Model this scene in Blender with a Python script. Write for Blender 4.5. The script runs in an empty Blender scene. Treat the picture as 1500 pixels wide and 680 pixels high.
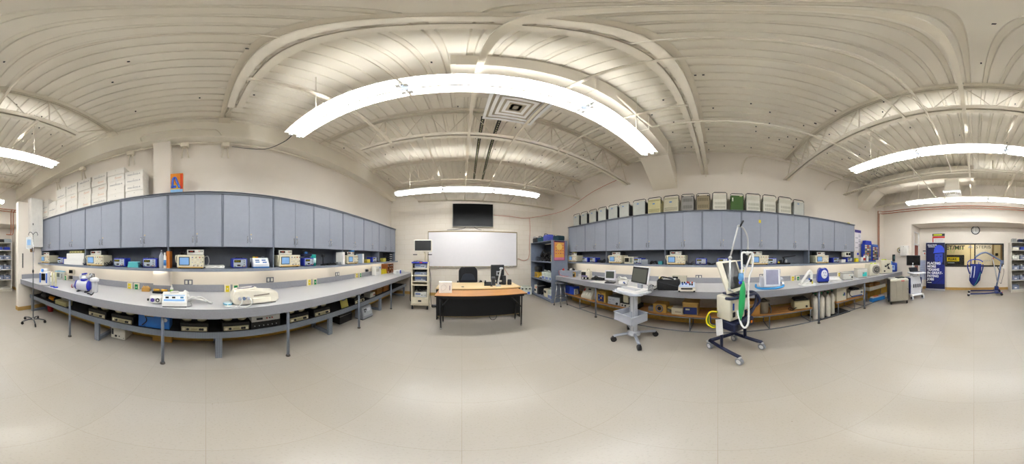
import bpy, bmesh, math, random
from math import sin, cos, tan, atan, atan2, radians as R, pi, sqrt
from mathutils import Vector as V, Matrix
random.seed(7)
sc = bpy.context.scene
col = sc.collection
# ---------------------------------------------------------------- camera, world, exposure
H = 1.55                                     # camera height
cam = bpy.data.cameras.new('camera'); camo = bpy.data.objects.new('camera', cam); col.objects.link(camo)
cam.type = 'PANO'; cam.panorama_type = 'EQUIRECTANGULAR'
cam.latitude_min = R(-73.2); cam.latitude_max = R(90)
cam.longitude_min = -pi; cam.longitude_max = pi
cam.clip_start = .01
camo.location = (0, 0, H); camo.rotation_euler = (R(90), 0, R(-17.64))
sc.camera = camo
w = bpy.data.worlds.new('world'); sc.world = w; w.use_nodes = True
w.node_tree.nodes['Background'].inputs[0].default_value = (.9, .95, 1, 1)
w.node_tree.nodes['Background'].inputs[1].default_value = .3
sc.view_settings.view_transform = 'Standard'; sc.view_settings.look = 'None'
sc.view_settings.gamma = 1; sc.view_settings.use_curve_mapping = False
sc.view_settings.exposure = 2.03
TUBE = 17.0                                  # ceiling lamp tubes
UNDER = 3.0                                  # under-shelf lamps
# ---------------------------------------------------------------- materials
def lin(h):
    h = h.lstrip('#'); o = []
    for i in (0, 2, 4):
        c = int(h[i:i+2], 16) / 255
        o.append(c/12.92 if c <= .04045 else ((c+.055)/1.055)**2.4)
    return tuple(o) + (1,)
MATS = {}
def M(h, rough=.55, metal=0, var=.05, scale=9, spec=.4, emit=0, bump=0, key=''):
    k = (h, rough, metal, var, scale, spec, emit, bump, key)
    if k in MATS: return MATS[k]
    m = bpy.data.materials.new('paint_' + h.strip('#')); m.use_nodes = True
    nt = m.node_tree; b = nt.nodes['Principled BSDF']
    c = lin(h)
    b.inputs['Roughness'].default_value = rough; b.inputs['Metallic'].default_value = metal
    b.inputs['Specular IOR Level'].default_value = spec
    b.inputs['Base Color'].default_value = c
    if emit:
        b.inputs['Emission Color'].default_value = c; b.inputs['Emission Strength'].default_value = emit
    elif var:
        tc = nt.nodes.new('ShaderNodeTexCoord'); n = nt.nodes.new('ShaderNodeTexNoise')
        n.inputs['Scale'].default_value = scale; n.inputs['Detail'].default_value = 4
        nt.links.new(tc.outputs['Object'], n.inputs['Vector'])
        r = nt.nodes.new('ShaderNodeValToRGB')
        r.color_ramp.elements[0].position = .3; r.color_ramp.elements[1].position = .7
        r.color_ramp.elements[0].color = tuple(max(0, x*(1-var)) for x in c[:3]) + (1,)
        r.color_ramp.elements[1].color = tuple(min(1, x*(1+var)) for x in c[:3]) + (1,)
        nt.links.new(n.outputs['Fac'], r.inputs['Fac']); nt.links.new(r.outputs['Color'], b.inputs['Base Color'])
        if bump:
            bp = nt.nodes.new('ShaderNodeBump'); bp.inputs['Strength'].default_value = bump; bp.inputs['Distance'].default_value = .01
            nt.links.new(n.outputs['Fac'], bp.inputs['Height']); nt.links.new(bp.outputs['Normal'], b.inputs['Normal'])
    MATS[k] = m
    return m
def glassm(h, alpha=.25, rough=.05):
    k = ('glass', h, alpha, rough)
    if k in MATS: return MATS[k]
    m = bpy.data.materials.new('clear_' + h.strip('#')); m.use_nodes = True; nt = m.node_tree
    b = nt.nodes['Principled BSDF']; b.inputs['Base Color'].default_value = lin(h); b.inputs['Roughness'].default_value = rough
    t = nt.nodes.new('ShaderNodeBsdfTransparent'); mx = nt.nodes.new('ShaderNodeMixShader')
    mx.inputs[0].default_value = alpha
    nt.links.new(t.outputs[0], mx.inputs[1]); nt.links.new(b.outputs[0], mx.inputs[2])
    nt.links.new(mx.outputs[0], nt.nodes['Material Output'].inputs[0]); MATS[k] = m
    return m
def floor_mat():
    m = bpy.data.materials.new('vinyl_tile_floor'); m.use_nodes = True; nt = m.node_tree; N = nt.nodes; L = nt.links
    b = N['Principled BSDF']; tc = N.new('ShaderNodeTexCoord')
    br = N.new('ShaderNodeTexBrick'); br.offset = 0; br.inputs['Scale'].default_value = 1
    br.inputs['Brick Width'].default_value = .61; br.inputs['Row Height'].default_value = .61
    br.inputs['Mortar Size'].default_value = .0012; br.inputs['Mortar Smooth'].default_value = .4
    br.inputs['Color1'].default_value = lin('#b1aca3'); br.inputs['Color2'].default_value = lin('#aea9a0'); br.inputs['Mortar'].default_value = lin('#9a9284')
    n = N.new('ShaderNodeTexNoise'); n.inputs['Scale'].default_value = .7; n.inputs['Detail'].default_value = 5
    s = N.new('ShaderNodeTexNoise'); s.inputs['Scale'].default_value = 70; s.inputs['Detail'].default_value = 2
    v = N.new('ShaderNodeTexVoronoi'); v.inputs['Scale'].default_value = 5
    for q in (br, n, s, v): L.new(tc.outputs['Object'], q.inputs['Vector'])
    r1 = N.new('ShaderNodeMapRange'); r1.inputs[1].default_value = .35; r1.inputs[2].default_value = .7; r1.inputs[3].default_value = 0; r1.inputs[4].default_value = .45
    L.new(n.outputs['Fac'], r1.inputs[0])
    m1 = N.new('ShaderNodeMixRGB'); m1.blend_type = 'MULTIPLY'; m1.inputs['Color2'].default_value = lin('#f0e6d2')
    L.new(r1.outputs[0], m1.inputs['Fac']); L.new(br.outputs['Color'], m1.inputs['Color1'])
    r2 = N.new('ShaderNodeMapRange'); r2.inputs[1].default_value = .56; r2.inputs[2].default_value = .72; r2.inputs[4].default_value = .22
    L.new(s.outputs['Fac'], r2.inputs[0])
    m2 = N.new('ShaderNodeMixRGB'); m2.blend_type = 'MIX'; m2.inputs['Color2'].default_value = lin('#877f74')
    L.new(r2.outputs[0], m2.inputs['Fac']); L.new(m1.outputs[0], m2.inputs['Color1'])
    r3 = N.new('ShaderNodeMapRange'); r3.inputs[1].default_value = .012; r3.inputs[2].default_value = .03; r3.inputs[3].default_value = .6; r3.inputs[4].default_value = 0
    L.new(v.outputs['Distance'], r3.inputs[0])
    m3 = N.new('ShaderNodeMixRGB'); m3.inputs['Color2'].default_value = lin('#6d5a44')
    L.new(r3.outputs[0], m3.inputs['Fac']); L.new(m2.outputs[0], m3.inputs['Color1'])
    L.new(m3.outputs[0], b.inputs['Base Color'])
    b.inputs['Roughness'].default_value = .29; b.inputs['Specular IOR Level'].default_value = .4
    return m
def block_mat():
    m = bpy.data.materials.new('painted_block'); m.use_nodes = True; nt = m.node_tree; N = nt.nodes; L = nt.links
    b = N['Principled BSDF']; tc = N.new('ShaderNodeTexCoord'); mp = N.new('ShaderNodeMapping'); mp.inputs['Rotation'].default_value = (R(90), 0, 0)
    br = N.new('ShaderNodeTexBrick'); br.inputs['Scale'].default_value = 1; br.offset = .5
    br.inputs['Brick Width'].default_value = .41; br.inputs['Row Height'].default_value = .2
    br.inputs['Mortar Size'].default_value = .006; br.inputs['Mortar Smooth'].default_value = .5
    br.inputs['Color1'].default_value = lin('#e4dccf'); br.inputs['Color2'].default_value = lin('#e1d9cb'); br.inputs['Mortar'].default_value = lin('#d6cbb8')
    L.new(tc.outputs['Object'], mp.inputs[0]); L.new(mp.outputs[0], br.inputs['Vector']); L.new(br.outputs['Color'], b.inputs['Base Color'])
    bp = N.new('ShaderNodeBump'); bp.inputs['Strength'].default_value = .5; bp.inputs['Distance'].default_value = .004; bp.invert = True
    L.new(br.outputs['Fac'], bp.inputs['Height']); L.new(bp.outputs[0], b.inputs['Normal']); b.inputs['Roughness'].default_value = .6
    return m
def wood_mat(c1, c2, key, rough=.35, axis=0):
    k = ('wood', key)
    if k in MATS: return MATS[k]
    m = bpy.data.materials.new('wood_' + key); m.use_nodes = True; nt = m.node_tree; N = nt.nodes; L = nt.links
    b = N['Principled BSDF']; tc = N.new('ShaderNodeTexCoord'); mp = N.new('ShaderNodeMapping')
    s = [14, 14, 14]; s[axis] = 1.2; mp.inputs['Scale'].default_value = s
    n = N.new('ShaderNodeTexNoise'); n.inputs['Scale'].default_value = 1.6; n.inputs['Detail'].default_value = 8; n.inputs['Roughness'].default_value = .65
    r = N.new('ShaderNodeValToRGB'); r.color_ramp.elements[0].color = lin(c1); r.color_ramp.elements[1].color = lin(c2)
    r.color_ramp.elements[0].position = .3; r.color_ramp.elements[1].position = .72
    L.new(tc.outputs['Object'], mp.inputs[0]); L.new(mp.outputs[0], n.inputs['Vector']); L.new(n.outputs['Fac'], r.inputs['Fac'])
    L.new(r.outputs[0], b.inputs['Base Color']); b.inputs['Roughness'].default_value = rough
    MATS[k] = m; return m
def perf_mat(h, hole, sc_=60, key='p'):
    """sheet steel with rows of small round holes"""
    k = ('perf', h, hole, sc_, key)
    if k in MATS: return MATS[k]
    m = bpy.data.materials.new('perforated_' + h.strip('#')); m.use_nodes = True; nt = m.node_tree; N = nt.nodes; L = nt.links
    b = N['Principled BSDF']; tc = N.new('ShaderNodeTexCoord'); v = N.new('ShaderNodeTexVoronoi'); v.inputs['Scale'].default_value = sc_; v.inputs['Randomness'].default_value = 0
    L.new(tc.outputs['Object'], v.inputs['Vector'])
    r = N.new('ShaderNodeValToRGB'); r.color_ramp.interpolation = 'CONSTANT'
    r.color_ramp.elements[0].color = lin(hole); r.color_ramp.elements[1].color = lin(h); r.color_ramp.elements[1].position = .3
    L.new(v.outputs['Distance'], r.inputs['Fac']); L.new(r.outputs[0], b.inputs['Base Color']); b.inputs['Roughness'].default_value = .5
    MATS[k] = m; return m
CREAM = M('#e9e1d5', .7, var=.015, scale=2); DECK = M('#ece5d5', .65, var=.03, scale=1.5)
STEEL = M('#e2d9c6', .55, var=.03); DUCT = M('#e2d9c8', .6, var=.03, scale=2)
GREY = M('#949aa7', .45, var=.025, scale=14); GREYD = M('#747b88', .5, var=.04); GREYE = M('#5e6672', .5)
LAM = M('#c0c1c5', .3, var=.02, scale=30); LAMF = M('#8b8c92', .4, var=.04, scale=60); WHITE = M('#ecebe7', .35, var=.01); OFFW = M('#dcdacb', .45, var=.02)
BEIGE = M('#cdc8ae', .5, var=.03); BEIGE2 = M('#d8d2ba', .5, var=.03); BLACK = M('#101113', .4, var=.1); CHAR = M('#26282c', .5); RUB = M('#17181a', .7)
SCREEN = M('#0a0b0e', .12, var=0, spec=.6); LCD = M('#86b4e6', .25, var=.03); BLUE = M('#2436a8', .4, var=.04); NAVY = M('#1c2340', .45); PANEL = M('#a9b2bb', .45)
CHROME = M('#c4c7ca', .25, 1, var=.02); ALU = M('#a7abb0', .38, .9, var=.03); TEAL = M('#2aa6ac', .45); YEL = M('#e3cf1e', .45); GRN = M('#0f8a4e', .45)
REDM = M('#c22a22', .45); TAN = M('#bf9a58', .6, var=.1, scale=5); CARD = M('#b5843f', .7, var=.05); CARTON = M('#eae6dd', .6, var=.015)
# ---------------------------------------------------------------- mesh building
class MB:
    def __init__(s, mat=None):
        s.bm = bmesh.new(); s.mats = []; s.d = mat
    def _i(s, m):
        m = m or s.d
        if m not in s.mats: s.mats.append(m)
        return s.mats.index(m)
    def _fin(s, faces, m, smooth=False):
        i = s._i(m)
        for f in faces: f.material_index = i; f.smooth = smooth
    def box(s, c, size, m=None, bev=0, rot=None, seg=1):
        r = bmesh.ops.create_cube(s.bm, size=1)['verts']
        bmesh.ops.scale(s.bm, vec=size, verts=r)
        fs = list({f for v in r for f in v.link_faces})
        if bev:
            es = list({e for v in r for e in v.link_edges})
            q = bmesh.ops.bevel(s.bm, geom=es, offset=min(bev, min(size)*.45), segments=seg, affect='EDGES', profile=.5)
            vs = set()
            st = [q['verts'][0]]
            while st:
                v = st.pop()
                if v in vs: continue
                vs.add(v); st += [e.other_vert(v) for e in v.link_edges]
            r = list(vs); fs = list({f for v in r for f in v.link_faces})
        if rot: bmesh.ops.rotate(s.bm, verts=r, cent=(0, 0, 0), matrix=rot)
        bmesh.ops.translate(s.bm, vec=c, verts=r)
        s._fin(fs, m, seg > 1); return s
    def b2(s, a, b, m=None, bev=0):            # box from corner to corner
        return s.box([(a[i]+b[i])/2 for i in range(3)], [abs(b[i]-a[i]) for i in range(3)], m, bev)
    def ring(s, c, ax, r, seg, up=None):
        ax = V(ax).normalized(); u = V(up) if up else (V((0, 0, 1)) if abs(ax.z) < .9 else V((1, 0, 0)))
        u = (u - ax*u.dot(ax)).normalized(); w_ = ax.cross(u)
        return [s.bm.verts.new(V(c) + u*(r*cos(2*pi*k/seg)) + w_*(r*sin(2*pi*k/seg))) for k in range(seg)]
    def skin(s, rings, m, cap=True, smooth=True):
        fs = []
        for a, b in zip(rings, rings[1:]):
            n = len(a)
            for k in range(n): fs.append(s.bm.faces.new((a[k], a[(k+1) % n], b[(k+1) % n], b[k])))
        s._fin(fs, m, smooth)
        if cap: s._fin([s.bm.faces.new(rings[0][::-1]), s.bm.faces.new(rings[-1])], m)
    def cyl(s, p, q, r, m=None, seg=12, r2=None):
        ax = V(q) - V(p)
        s.skin([s.ring(p, ax, r, seg), s.ring(q, ax, r if r2 is None else r2, seg)], m); return s
    def tube(s, pts, r, m=None, seg=7, sub=0, ribs=None):
        P = [V(p) for p in pts]
        if sub:
            Q = []
            for i in range(len(P)-1):
                a = P[max(i-1, 0)]; b = P[i]; c = P[i+1]; d = P[min(i+2, len(P)-1)]
                for k in range(sub):
                    t = k/sub
                    Q.append(.5*((2*b) + (c-a)*t + (2*a-5*b+4*c-d)*t*t + (3*b-a-3*c+d)*t**3))
            P = Q + [P[-1]]
        rs = []; up = None
        for i, p in enumerate(P):
            t = (P[min(i+1, len(P)-1)] - P[max(i-1, 0)])
            if t.length < 1e-6: t = V((0, 0, 1))
            t.normalize()
            if up is None: up = V((0, 0, 1)) if abs(t.z) < .9 else V((1, 0, 0))
            up = (up - t*up.dot(t))
            if up.length < 1e-4: up = V((0, 1, 0)) - t*t.y
            up.normalize()
            rr = r if ribs is None else r*(1 if i % 2 else ribs)
            rs.append(s.ring(p, t, rr, seg, up))
        s.skin(rs, m); return s
    def lathe(s, prof, c=(0, 0, 0), m=None, seg=16, ax=(0, 0, 1)):
        ax = V(ax)
        s.skin([s.ring(V(c) + ax*z, ax, max(r, 1e-4), seg) for r, z in prof], m); return s
    def prism(s, poly, a, b, m=None, plane='xz', smooth=False):
        """polygon in a plane, extruded from a to b along the third axis"""
        f = {'xz': lambda u, v, t: (u, t, v), 'yz': lambda u, v, t: (t, u, v), 'xy': lambda u, v, t: (u, v, t)}[plane]
        A = [s.bm.verts.new(f(u, v, a)) for u, v in poly]; B = [s.bm.verts.new(f(u, v, b)) for u, v in poly]
        s.skin([A, B], m, True, smooth); return s
    def ball(s, c, r, m=None, scale=(1, 1, 1), u=14, v=9):
        q = bmesh.ops.create_uvsphere(s.bm, u_segments=u, v_segments=v, radius=r)['verts']
        bmesh.ops.scale(s.bm, vec=scale, verts=q); bmesh.ops.translate(s.bm, vec=c, verts=q)
        s._fin({f for x in q for f in x.link_faces}, m, True); return s
    def torus(s, c, r1, r2, m=None, ax=(0, 0, 1), seg=24, s2=8):
        ax = V(ax).normalized(); u = V((0, 0, 1)) if abs(ax.z) < .9 else V((1, 0, 0)); u = (u-ax*u.dot(ax)).normalized(); w_ = ax.cross(u)
        rs = []
        for k in range(seg):
            a = 2*pi*k/seg; d = u*cos(a) + w_*sin(a)
            rs.append([s.bm.verts.new(V(c) + d*(r1 + r2*cos(2*pi*j/s2)) + ax*(r2*sin(2*pi*j/s2))) for j in range(s2)])
        s.skin(rs + [rs[0]], m, False); return s
    def text(s, txt, size, pos, m=None, rot=(R(90), 0, 0), ext=.001, off=0, align='CENTER', sx=1):
        c = bpy.data.curves.new('t', 'FONT'); c.body = txt; c.size = size; c.extrude = ext; c.offset = off; c.align_x = align; c.align_y = 'CENTER'; c.resolution_u = 3; c.space_line = .9
        o = bpy.data.objects.new('t', c); col.objects.link(o)
        me = bpy.data.meshes.new_from_object(o.evaluated_get(bpy.context.evaluated_depsgraph_get()))
        bpy.data.objects.remove(o); bpy.data.curves.remove(c)
        from mathutils import Euler
        mt = Matrix.Translation(pos) @ Euler(rot).to_matrix().to_4x4() @ Matrix.Diagonal((sx, 1, 1, 1)); me.transform(mt)
        n0 = len(s.bm.faces); s.bm.from_mesh(me); bpy.data.meshes.remove(me); s.bm.faces.ensure_lookup_table()
        s._fin(s.bm.faces[n0:], m); return s
    def build(s, name, parent=None, loc=(0, 0, 0), rz=0, label=None):
        bmesh.ops.recalc_face_normals(s.bm, faces=s.bm.faces)
        me = bpy.data.meshes.new(name); s.bm.to_mesh(me); s.bm.free()
        for m in s.mats: me.materials.append(m)
        o = bpy.data.objects.new(name, me); col.objects.link(o); o.location = loc; o.rotation_euler = (0, 0, rz)
        if parent: o.parent = parent
        if label: o['label'] = label
        return o
def tag(o, label, cat, group=None, kind=None):
    o['label'] = label; o['category'] = cat
    if group: o['group'] = group
    if kind: o['kind'] = kind
    return o
def thing(name, label, cat, loc=(0, 0, 0), rz=0, group=None):
    o = bpy.data.objects.new(name, None); col.objects.link(o); o.empty_display_size = .1
    o.location = loc; o.rotation_euler = (0, 0, rz)
    return tag(o, label, cat, group)
def struct(name, mb, label=None, parent=None):
    o = mb.build(name, parent); o['kind'] = 'structure'
    if label and not parent: o['label'] = label
    return o
def clone(root, loc, rz, label, scale=None, group=None):
    r = root.copy(); col.objects.link(r); r.location = loc; r.rotation_euler = (0, 0, rz); r['label'] = label
    if group: r['group'] = group
    if scale: r.scale = scale
    for ch in root.children:
        c = ch.copy(); col.objects.link(c); c.parent = r
        for g in ch.children:
            d = g.copy(); col.objects.link(d); d.parent = c
    return r
# ---------------------------------------------------------------- where things stand (sight lines from the survey to world planes)
K = R(.24)
XL, XR, YF, YB = -2.86, 3.8, 6.15, -7.25      # room planes
def yl(px, d): return d*tan((px-301.5)*K)     # along the left wall, at distance d from the centre line
def yr(px, d): return -d*tan((px-1051.5)*K)   # along the right wall
def xf(px, d): return d*tan((px-676.5)*K)     # along the front
def xb(px, d): return -d*tan((px-1426.5)*K)   # along the back
def on(px, py, z):                            # point on the level z
    a = (px-676.5)*K; d = (z-H)/tan((375-py)*K); return V((d*sin(a), d*cos(a), z))
def hz(py, dist): return H + dist*tan((375-py)*K)
RL, RR = R(90), R(-90)
def left(p0, p1, d, z):                       # centre of the front edge, width
    a, b = yl(p0, d), yl(p1, d); return V((-d, (a+b)/2, z)), b-a
def right(p0, p1, d, z):
    a, b = yr(p0, d), yr(p1, d); return V((d, (a+b)/2, z)), a-b
# ================================================================ the room
JOG = -6.2; SOF = 2.86
def deckz(x): return 4.475 - (x-XL)/(XR-XL)*.125
b = MB(floor_mat()); b.b2((-3.1, -10.2, -.08), (4.1, 6.4, 0)); struct('floor', b)
b = MB(CREAM); b.b2((XL-.2, YB-.2, 0), (XL, YF+.2, 4.7)); struct('wall_left', b)
b = MB(CREAM); b.b2((XR, JOG, 0), (XR+.2, YF+.2, 4.7)); struct('wall_right', b)
b = MB(block_mat()); b.b2((XL, YF, 0), (XR, YF+.2, 4.7)); struct('wall_front', b)
WX0, WX1, WZ0, WZ1 = -1.345, 1.285, 1.07, 2.11     # the window opening in the back wall
b = MB(CREAM); t = .14
b.b2((XL, YB-t, 0), (WX0, YB, SOF)); b.b2((WX1, YB-t, 0), (2.5, YB, SOF)); b.b2((WX0, YB-t, 0), (WX1, YB, WZ0)); b.b2((WX0, YB-t, WZ1), (WX1, YB, SOF))
struct('wall_back', b)
b = MB(CREAM); b.b2((2.5, JOG-.14, 0), (XR+.2, JOG, 4.7)); struct('wall_back_right', b)
DY0, DY1 = -6.5, -7.18
b = MB(CREAM); b.b2((2.5, JOG-.14, 0), (2.64, DY0, SOF)); b.b2((2.5, DY1, 0), (2.64, YB-t, SOF)); b.b2((2.5, DY0, 2.6), (2.64, DY1, SOF)); struct('wall_recess_side', b)
b = MB(CREAM); b.b2((XL, YB-t, SOF), (2.5, JOG, 4.7)); struct('ceiling_soffit', b)
# corrugated roof deck with open flutes
b = MB(DECK); per = .161; prof = []; x = XL-.12
while x < XR+.15:
    z = deckz(x); prof += [(x, z), (x+.108, z), (x+.116, z+.026), (x+.153, z+.026)]; x += per
rows = [[b.bm.verts.new((px_, y, pz_)) for px_, pz_ in prof] for y in (YB-.1, YF+.1)]
fs = [b.bm.faces.new((rows[0][k], rows[0][k+1], rows[1][k+1], rows[1][k])) for k in range(len(prof)-1)]
b._fin(fs, DECK)
random.seed(3)
for k in range(150):                          # small dark hanger tabs poking through the deck
    if k < 70: xx = random.uniform(1.8, 3.7); yy = random.uniform(-4.5, 5.5)
    else: xx = random.uniform(XL+.4, 3.6); yy = random.uniform(-6, 5.8)
    xx = XL-.12 + per*round((xx-XL)/per) + .03
    b.box((xx, yy, deckz(xx)-.012), (.012, .02, .03), CHAR)
struct('ceiling', b)
b = MB(DECK); b.b2((XL, JOG, 3.94), (XL+.2, YF, 4.44)); b.b2((XL, JOG, 3.91), (XL+.24, YF, 3.94)); b.b2((XL, JOG, 4.42), (XL+.26, YF, 4.46)); struct('ceiling_beam', b)
b = MB(CREAM); b.b2((XL, -.905, 0), (XL+.15, -.6, 3.91)); struct('pilaster', b)
b = MB(CREAM); b.b2((XL, -4.2, 0), (-1.81, -4.05, 3.08)); b.b2((-1.815, -4.205, 3.06), (XL, -4.045, 3.09)); struct('partition_stub', b)
def basebd(name, a, c): bb = MB(TAN); bb.b2(a, c); struct(name, bb)
basebd('baseboard_front', (XL, YF-.012, 0), (XR, YF, .12)); basebd('baseboard_left', (XL, YB, 0), (XL+.012, YF, .12))
basebd('baseboard_right', (XR-.012, JOG, 0), (XR, YF, .2)); basebd('baseboard_back', (XL, YB, 0), (2.5, YB+.012, .12))
bb = MB(TAN); bb.b2((XL, -4.05, 0), (-1.80, -4.038, .11)); bb.b2((-1.81, -4.21, 0), (-1.798, -4.038, .11)); struct('baseboard_partition', bb)
bb = MB(TAN); bb.b2((2.5, JOG, 0), (XR, JOG+.012, .12)); struct('baseboard_back_right', bb)
bb = MB(M('#d0a548', .6, var=.15)); bb.b2((XL, -4.05, 0), (XL+.17, YF-.013, .3)); struct('baseboard_under_left_bench', bb)
bb = MB(M('#c09a40', .6, var=.15)); bb.b2((XR-.29, JOG+.013, 0), (XR, 4.37, .3)); struct('baseboard_under_right_bench', bb)
# door in the recess side
DOORM = wood_mat('#8f4a3c', '#a65c48', 'door', .45, 2)
d = MB(DOORM); d.b2((2.54, DY0-.04, .01), (2.59, DY1+.04, 2.02)); dr = d.build('door_1'); dr['kind'] = 'structure'
f = MB(WHITE); f.b2((2.49, DY0, 0), (2.62, DY0-.05, 2.6)); f.b2((2.49, DY1, 0), (2.62, DY1+.05, 2.6)); f.b2((2.49, DY0, 2.03), (2.62, DY1, 2.1)); f.b2((2.49, DY0, 2.56), (2.62, DY1, 2.62))
f.b2((2.55, DY0-.05, 2.1), (2.57, DY1+.05, 2.56), CREAM); f.build('door_frame', dr)
hd = MB(CHROME); hd.cyl((2.54, DY0-.11, 1.0), (2.49, DY0-.11, 1.0), .02); hd.cyl((2.49, DY0-.11, 1.0), (2.49, DY0-.23, 1.0), .01); hd.build('door_handle', dr)
# window with black frame, two panes with vinyl lettering, corridor beyond
f = MB(BLACK); fw = .06
f.b2((WX0, YB-.1, WZ0), (WX1, YB+.03, WZ0+fw)); f.b2((WX0, YB-.1, WZ1-fw), (WX1, YB+.03, WZ1)); f.b2((WX0, YB-.1, WZ0), (WX0+fw, YB+.03, WZ1)); f.b2((WX1-fw, YB-.1, WZ0), (WX1, YB+.03, WZ1))
MX = xb(1428, 7.25); f.b2((MX-.03, YB-.1, WZ0), (MX+.03, YB+.03, WZ1))
wn = f.build('window_1'); wn['kind'] = 'structure'
for a, c in ((WX0+fw, MX-.03), (MX+.03, WX1-fw)):
    g = MB(glassm('#20241f', .10)); g.b2((a, YB-.06, WZ0+fw), (c, YB-.055, WZ1-fw)); g.build('window_pane', wn)
def wtxt(s_, px, py, size, m, off=0, sx=1):
    g = MB(m); g.text(s_, size, (xb(px, 7.25), YB-.052, hz(py, 7.25)), m, (R(90), 0, pi), .001, off, sx=sx); return g
INK = M('#15181a', .5, var=0)
wtxt('ET/MIT', 1399, 363, .26, INK, .008, 1.1).build('window_lettering', wn)
wtxt('STERIS', 1440.5, 362, .19, M('#3a3f40', .5, var=0), .002, 1.25).build('window_lettering', wn)
g = MB(M('#6fbf4a', .5, var=0)); zc = hz(363.5, 7.25)
pts = [(1388, .0), (1391, .0), (1393, -.18), (1396, -.24), (1400, .02), (1402, .06), (1404, -.1), (1407, 0), (1412, 0)]
g.tube([(xb(p, 7.25), YB-.048, zc+dz_) for p, dz_ in pts], .006); g.build('window_emblem', wn)
g = MB(M('#5f87c8', .5, var=0)); x0 = xb(1421.5, 7.25)
for k in range(3): g.tube([(x0+(.09-.03*k)*cos(q*pi/8), YB-.05, hz(363.5, 7.25)+(.12-.04*k)*sin(q*pi/8)) for q in range(9)], .008)
g.build('window_emblem', wn)
g = MB(M('#7286b8', .5, var=0))               # small handwritten line low on the right pane
g.tube([(xb(1436+k*.5, 7.25), YB-.05, hz(382, 7.25)+.03*sin(k*1.9)*(.5+.5*sin(k*.7))) for k in range(32)], .005, sub=2, seg=5); g.build('window_emblem', wn)
# corridor seen through the window
COR = M('#d9cda8', .6, var=.02)
b = MB(COR); b.b2((-3, -9.4, 0), (3, -9.3, 2.8)); struct('wall_corridor', b)
b = MB(COR); b.b2((-3, -9.4, 2.8), (3, YB-.14, 2.9)); struct('ceiling_corridor', b)
b = MB(COR); b.b2((-3.1, -9.4, 0), (-3, YB-.14, 2.9)); b.b2((3, -9.4, 0), (3.1, YB-.14, 2.9)); struct('wall_corridor_ends', b)
g = MB(M('#7c6748', .5)); 
for a, c in ((1421, 1422.2), (1454, 1455.5), (1466, 1473)): g.b2((xb(a, 9.2), -9.3, .1), (xb(c, 9.2), -9.26, 2.6))
struct('trim_1', g)
g = thing('corridor_fill_lamp', 'unseen ceiling lamp added to light the corridor behind the wide window', 'lamp', (0, -8.4, 2.8))  # added lamp, out of view, brightens the corridor beyond the panes
q = MB(WHITE); q.b2((-.62, -.32, -.05), (.62, .32, -.001)); q.build('housing', g)
q = MB(M('#fff6e0', emit=5.5)); q.b2((-.58, -.28, -.055), (.58, .28, -.05)); q.build('diffuser', g)
def flat(name, label, cat, px0, px1, py0, py1, d, m, th=.02, back=True):
    bb = MB(m); x0, x1 = xb(px0, d), xb(px1, d)
    bb.b2((x0, -d, hz(py1, d)), (x1, -d-th, hz(py0, d))); o = bb.build(name); tag(o, label, cat); return o
g = flat('display_board', 'black display board with a yellow stripe behind the window', 'board', 1383, 1412.5, 373.5, 391.5, 9.25, BLACK, .05)
q = MB(YEL); q.b2((xb(1386, 9.2), -9.2, hz(383, 9.2)), (xb(1405, 9.2), -9.25, hz(377, 9.2))); p_ = q.build('yellow_stripe', g)
q = MB(INK); q.text('FLUKE.', .17, (xb(1395.5, 9.2), -9.197, hz(380, 9.2)), INK, (R(90), 0, pi), .001, .006); q.build('lettering', p_)
q = MB(M('#8fa0b0', .5)); q.b2((xb(1388, 9.2), -9.2, hz(386, 9.2)), (xb(1398, 9.2), -9.25, hz(384.6, 9.2))); q.build('caption_strip', g)
flat('frosted_panel', 'pale frosted panel on the corridor wall behind the window', 'panel', 1428, 1453, 355, 400, 9.27, M('#cfcabb', .4), .02)
flat('light_switch', 'small black wall switch seen through the right window pane', 'switch', 1458, 1462, 371, 375, 9.25, BLACK, .04)
# ---------------------------------------------------------------- roof joists
NJ = [6.0, 4.28, 2.32, .30, -1.68, -3.72, -5.6]
names = ['steel roof joist against the whiteboard wall', 'steel roof joist over the teacher desk, next from the whiteboard wall', 'steel roof joist beyond the long lamp that hangs before the desk',
 'steel roof joist right overhead, in the middle of the room', 'steel roof joist next behind the overhead one', 'steel roof joist between the two rear lamps', 'steel roof joist by the copper pipes near the recess']
def ztop(x): return deckz(x)-.0
def zbot(x): return 3.70 - (x+1.65)*.014
jr = thing('roof_joist', names[0], 'joist', (0, NJ[0], 0), 0, 'steel roof joists')
def chord(x0, x1, zf, dz0, dz1):
    bb = MB(STEEL)
    for s in (-1, 1):
        a, c = s*.013, s*.082
        for (y0, y1, u0, u1) in ((a, c, 0, .007), (a, a+s*.006, 0, .055*(1 if dz0 < 0 else 1))):
            v = [bb.bm.verts.new((x, y, zf(x)+dz0+(u if dz0 >= 0 else -u))) for x in (x0, x1) for y in (y0, y1) for u in (u0, u1)]
            A = [v[0], v[1], v[3], v[2]]; B = [v[4], v[5], v[7], v[6]]
            bb.skin([A, B], None, True, False)
    return bb
chord(XL+.27, XR, ztop, -.003, 0).build('top_chord', jr)
chord(-1.65, XR, zbot, 0, 0).build('bottom_chord', jr)
n = 8; xs = [-1.5 + (XR-.1+1.5)*k/n for k in range(n+1)]; zz = []
for k in range(n):
    m_ = (xs[k]+xs[k+1])/2; zz += [(xs[k], 0, zbot(xs[k])+.03), (m_, 0, ztop(m_)-.04)]
    if k % 2 == 0: MB(STEEL).cyl((m_, 0, ztop(m_)-.04), (m_, 0, zbot(m_)+.03), .012, seg=6).build('vertical_strut', jr)
MB(STEEL).tube(zz + [(xs[n], 0, zbot(xs[n])+.03)], .012, None, 6).build('web_rod', jr)
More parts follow.
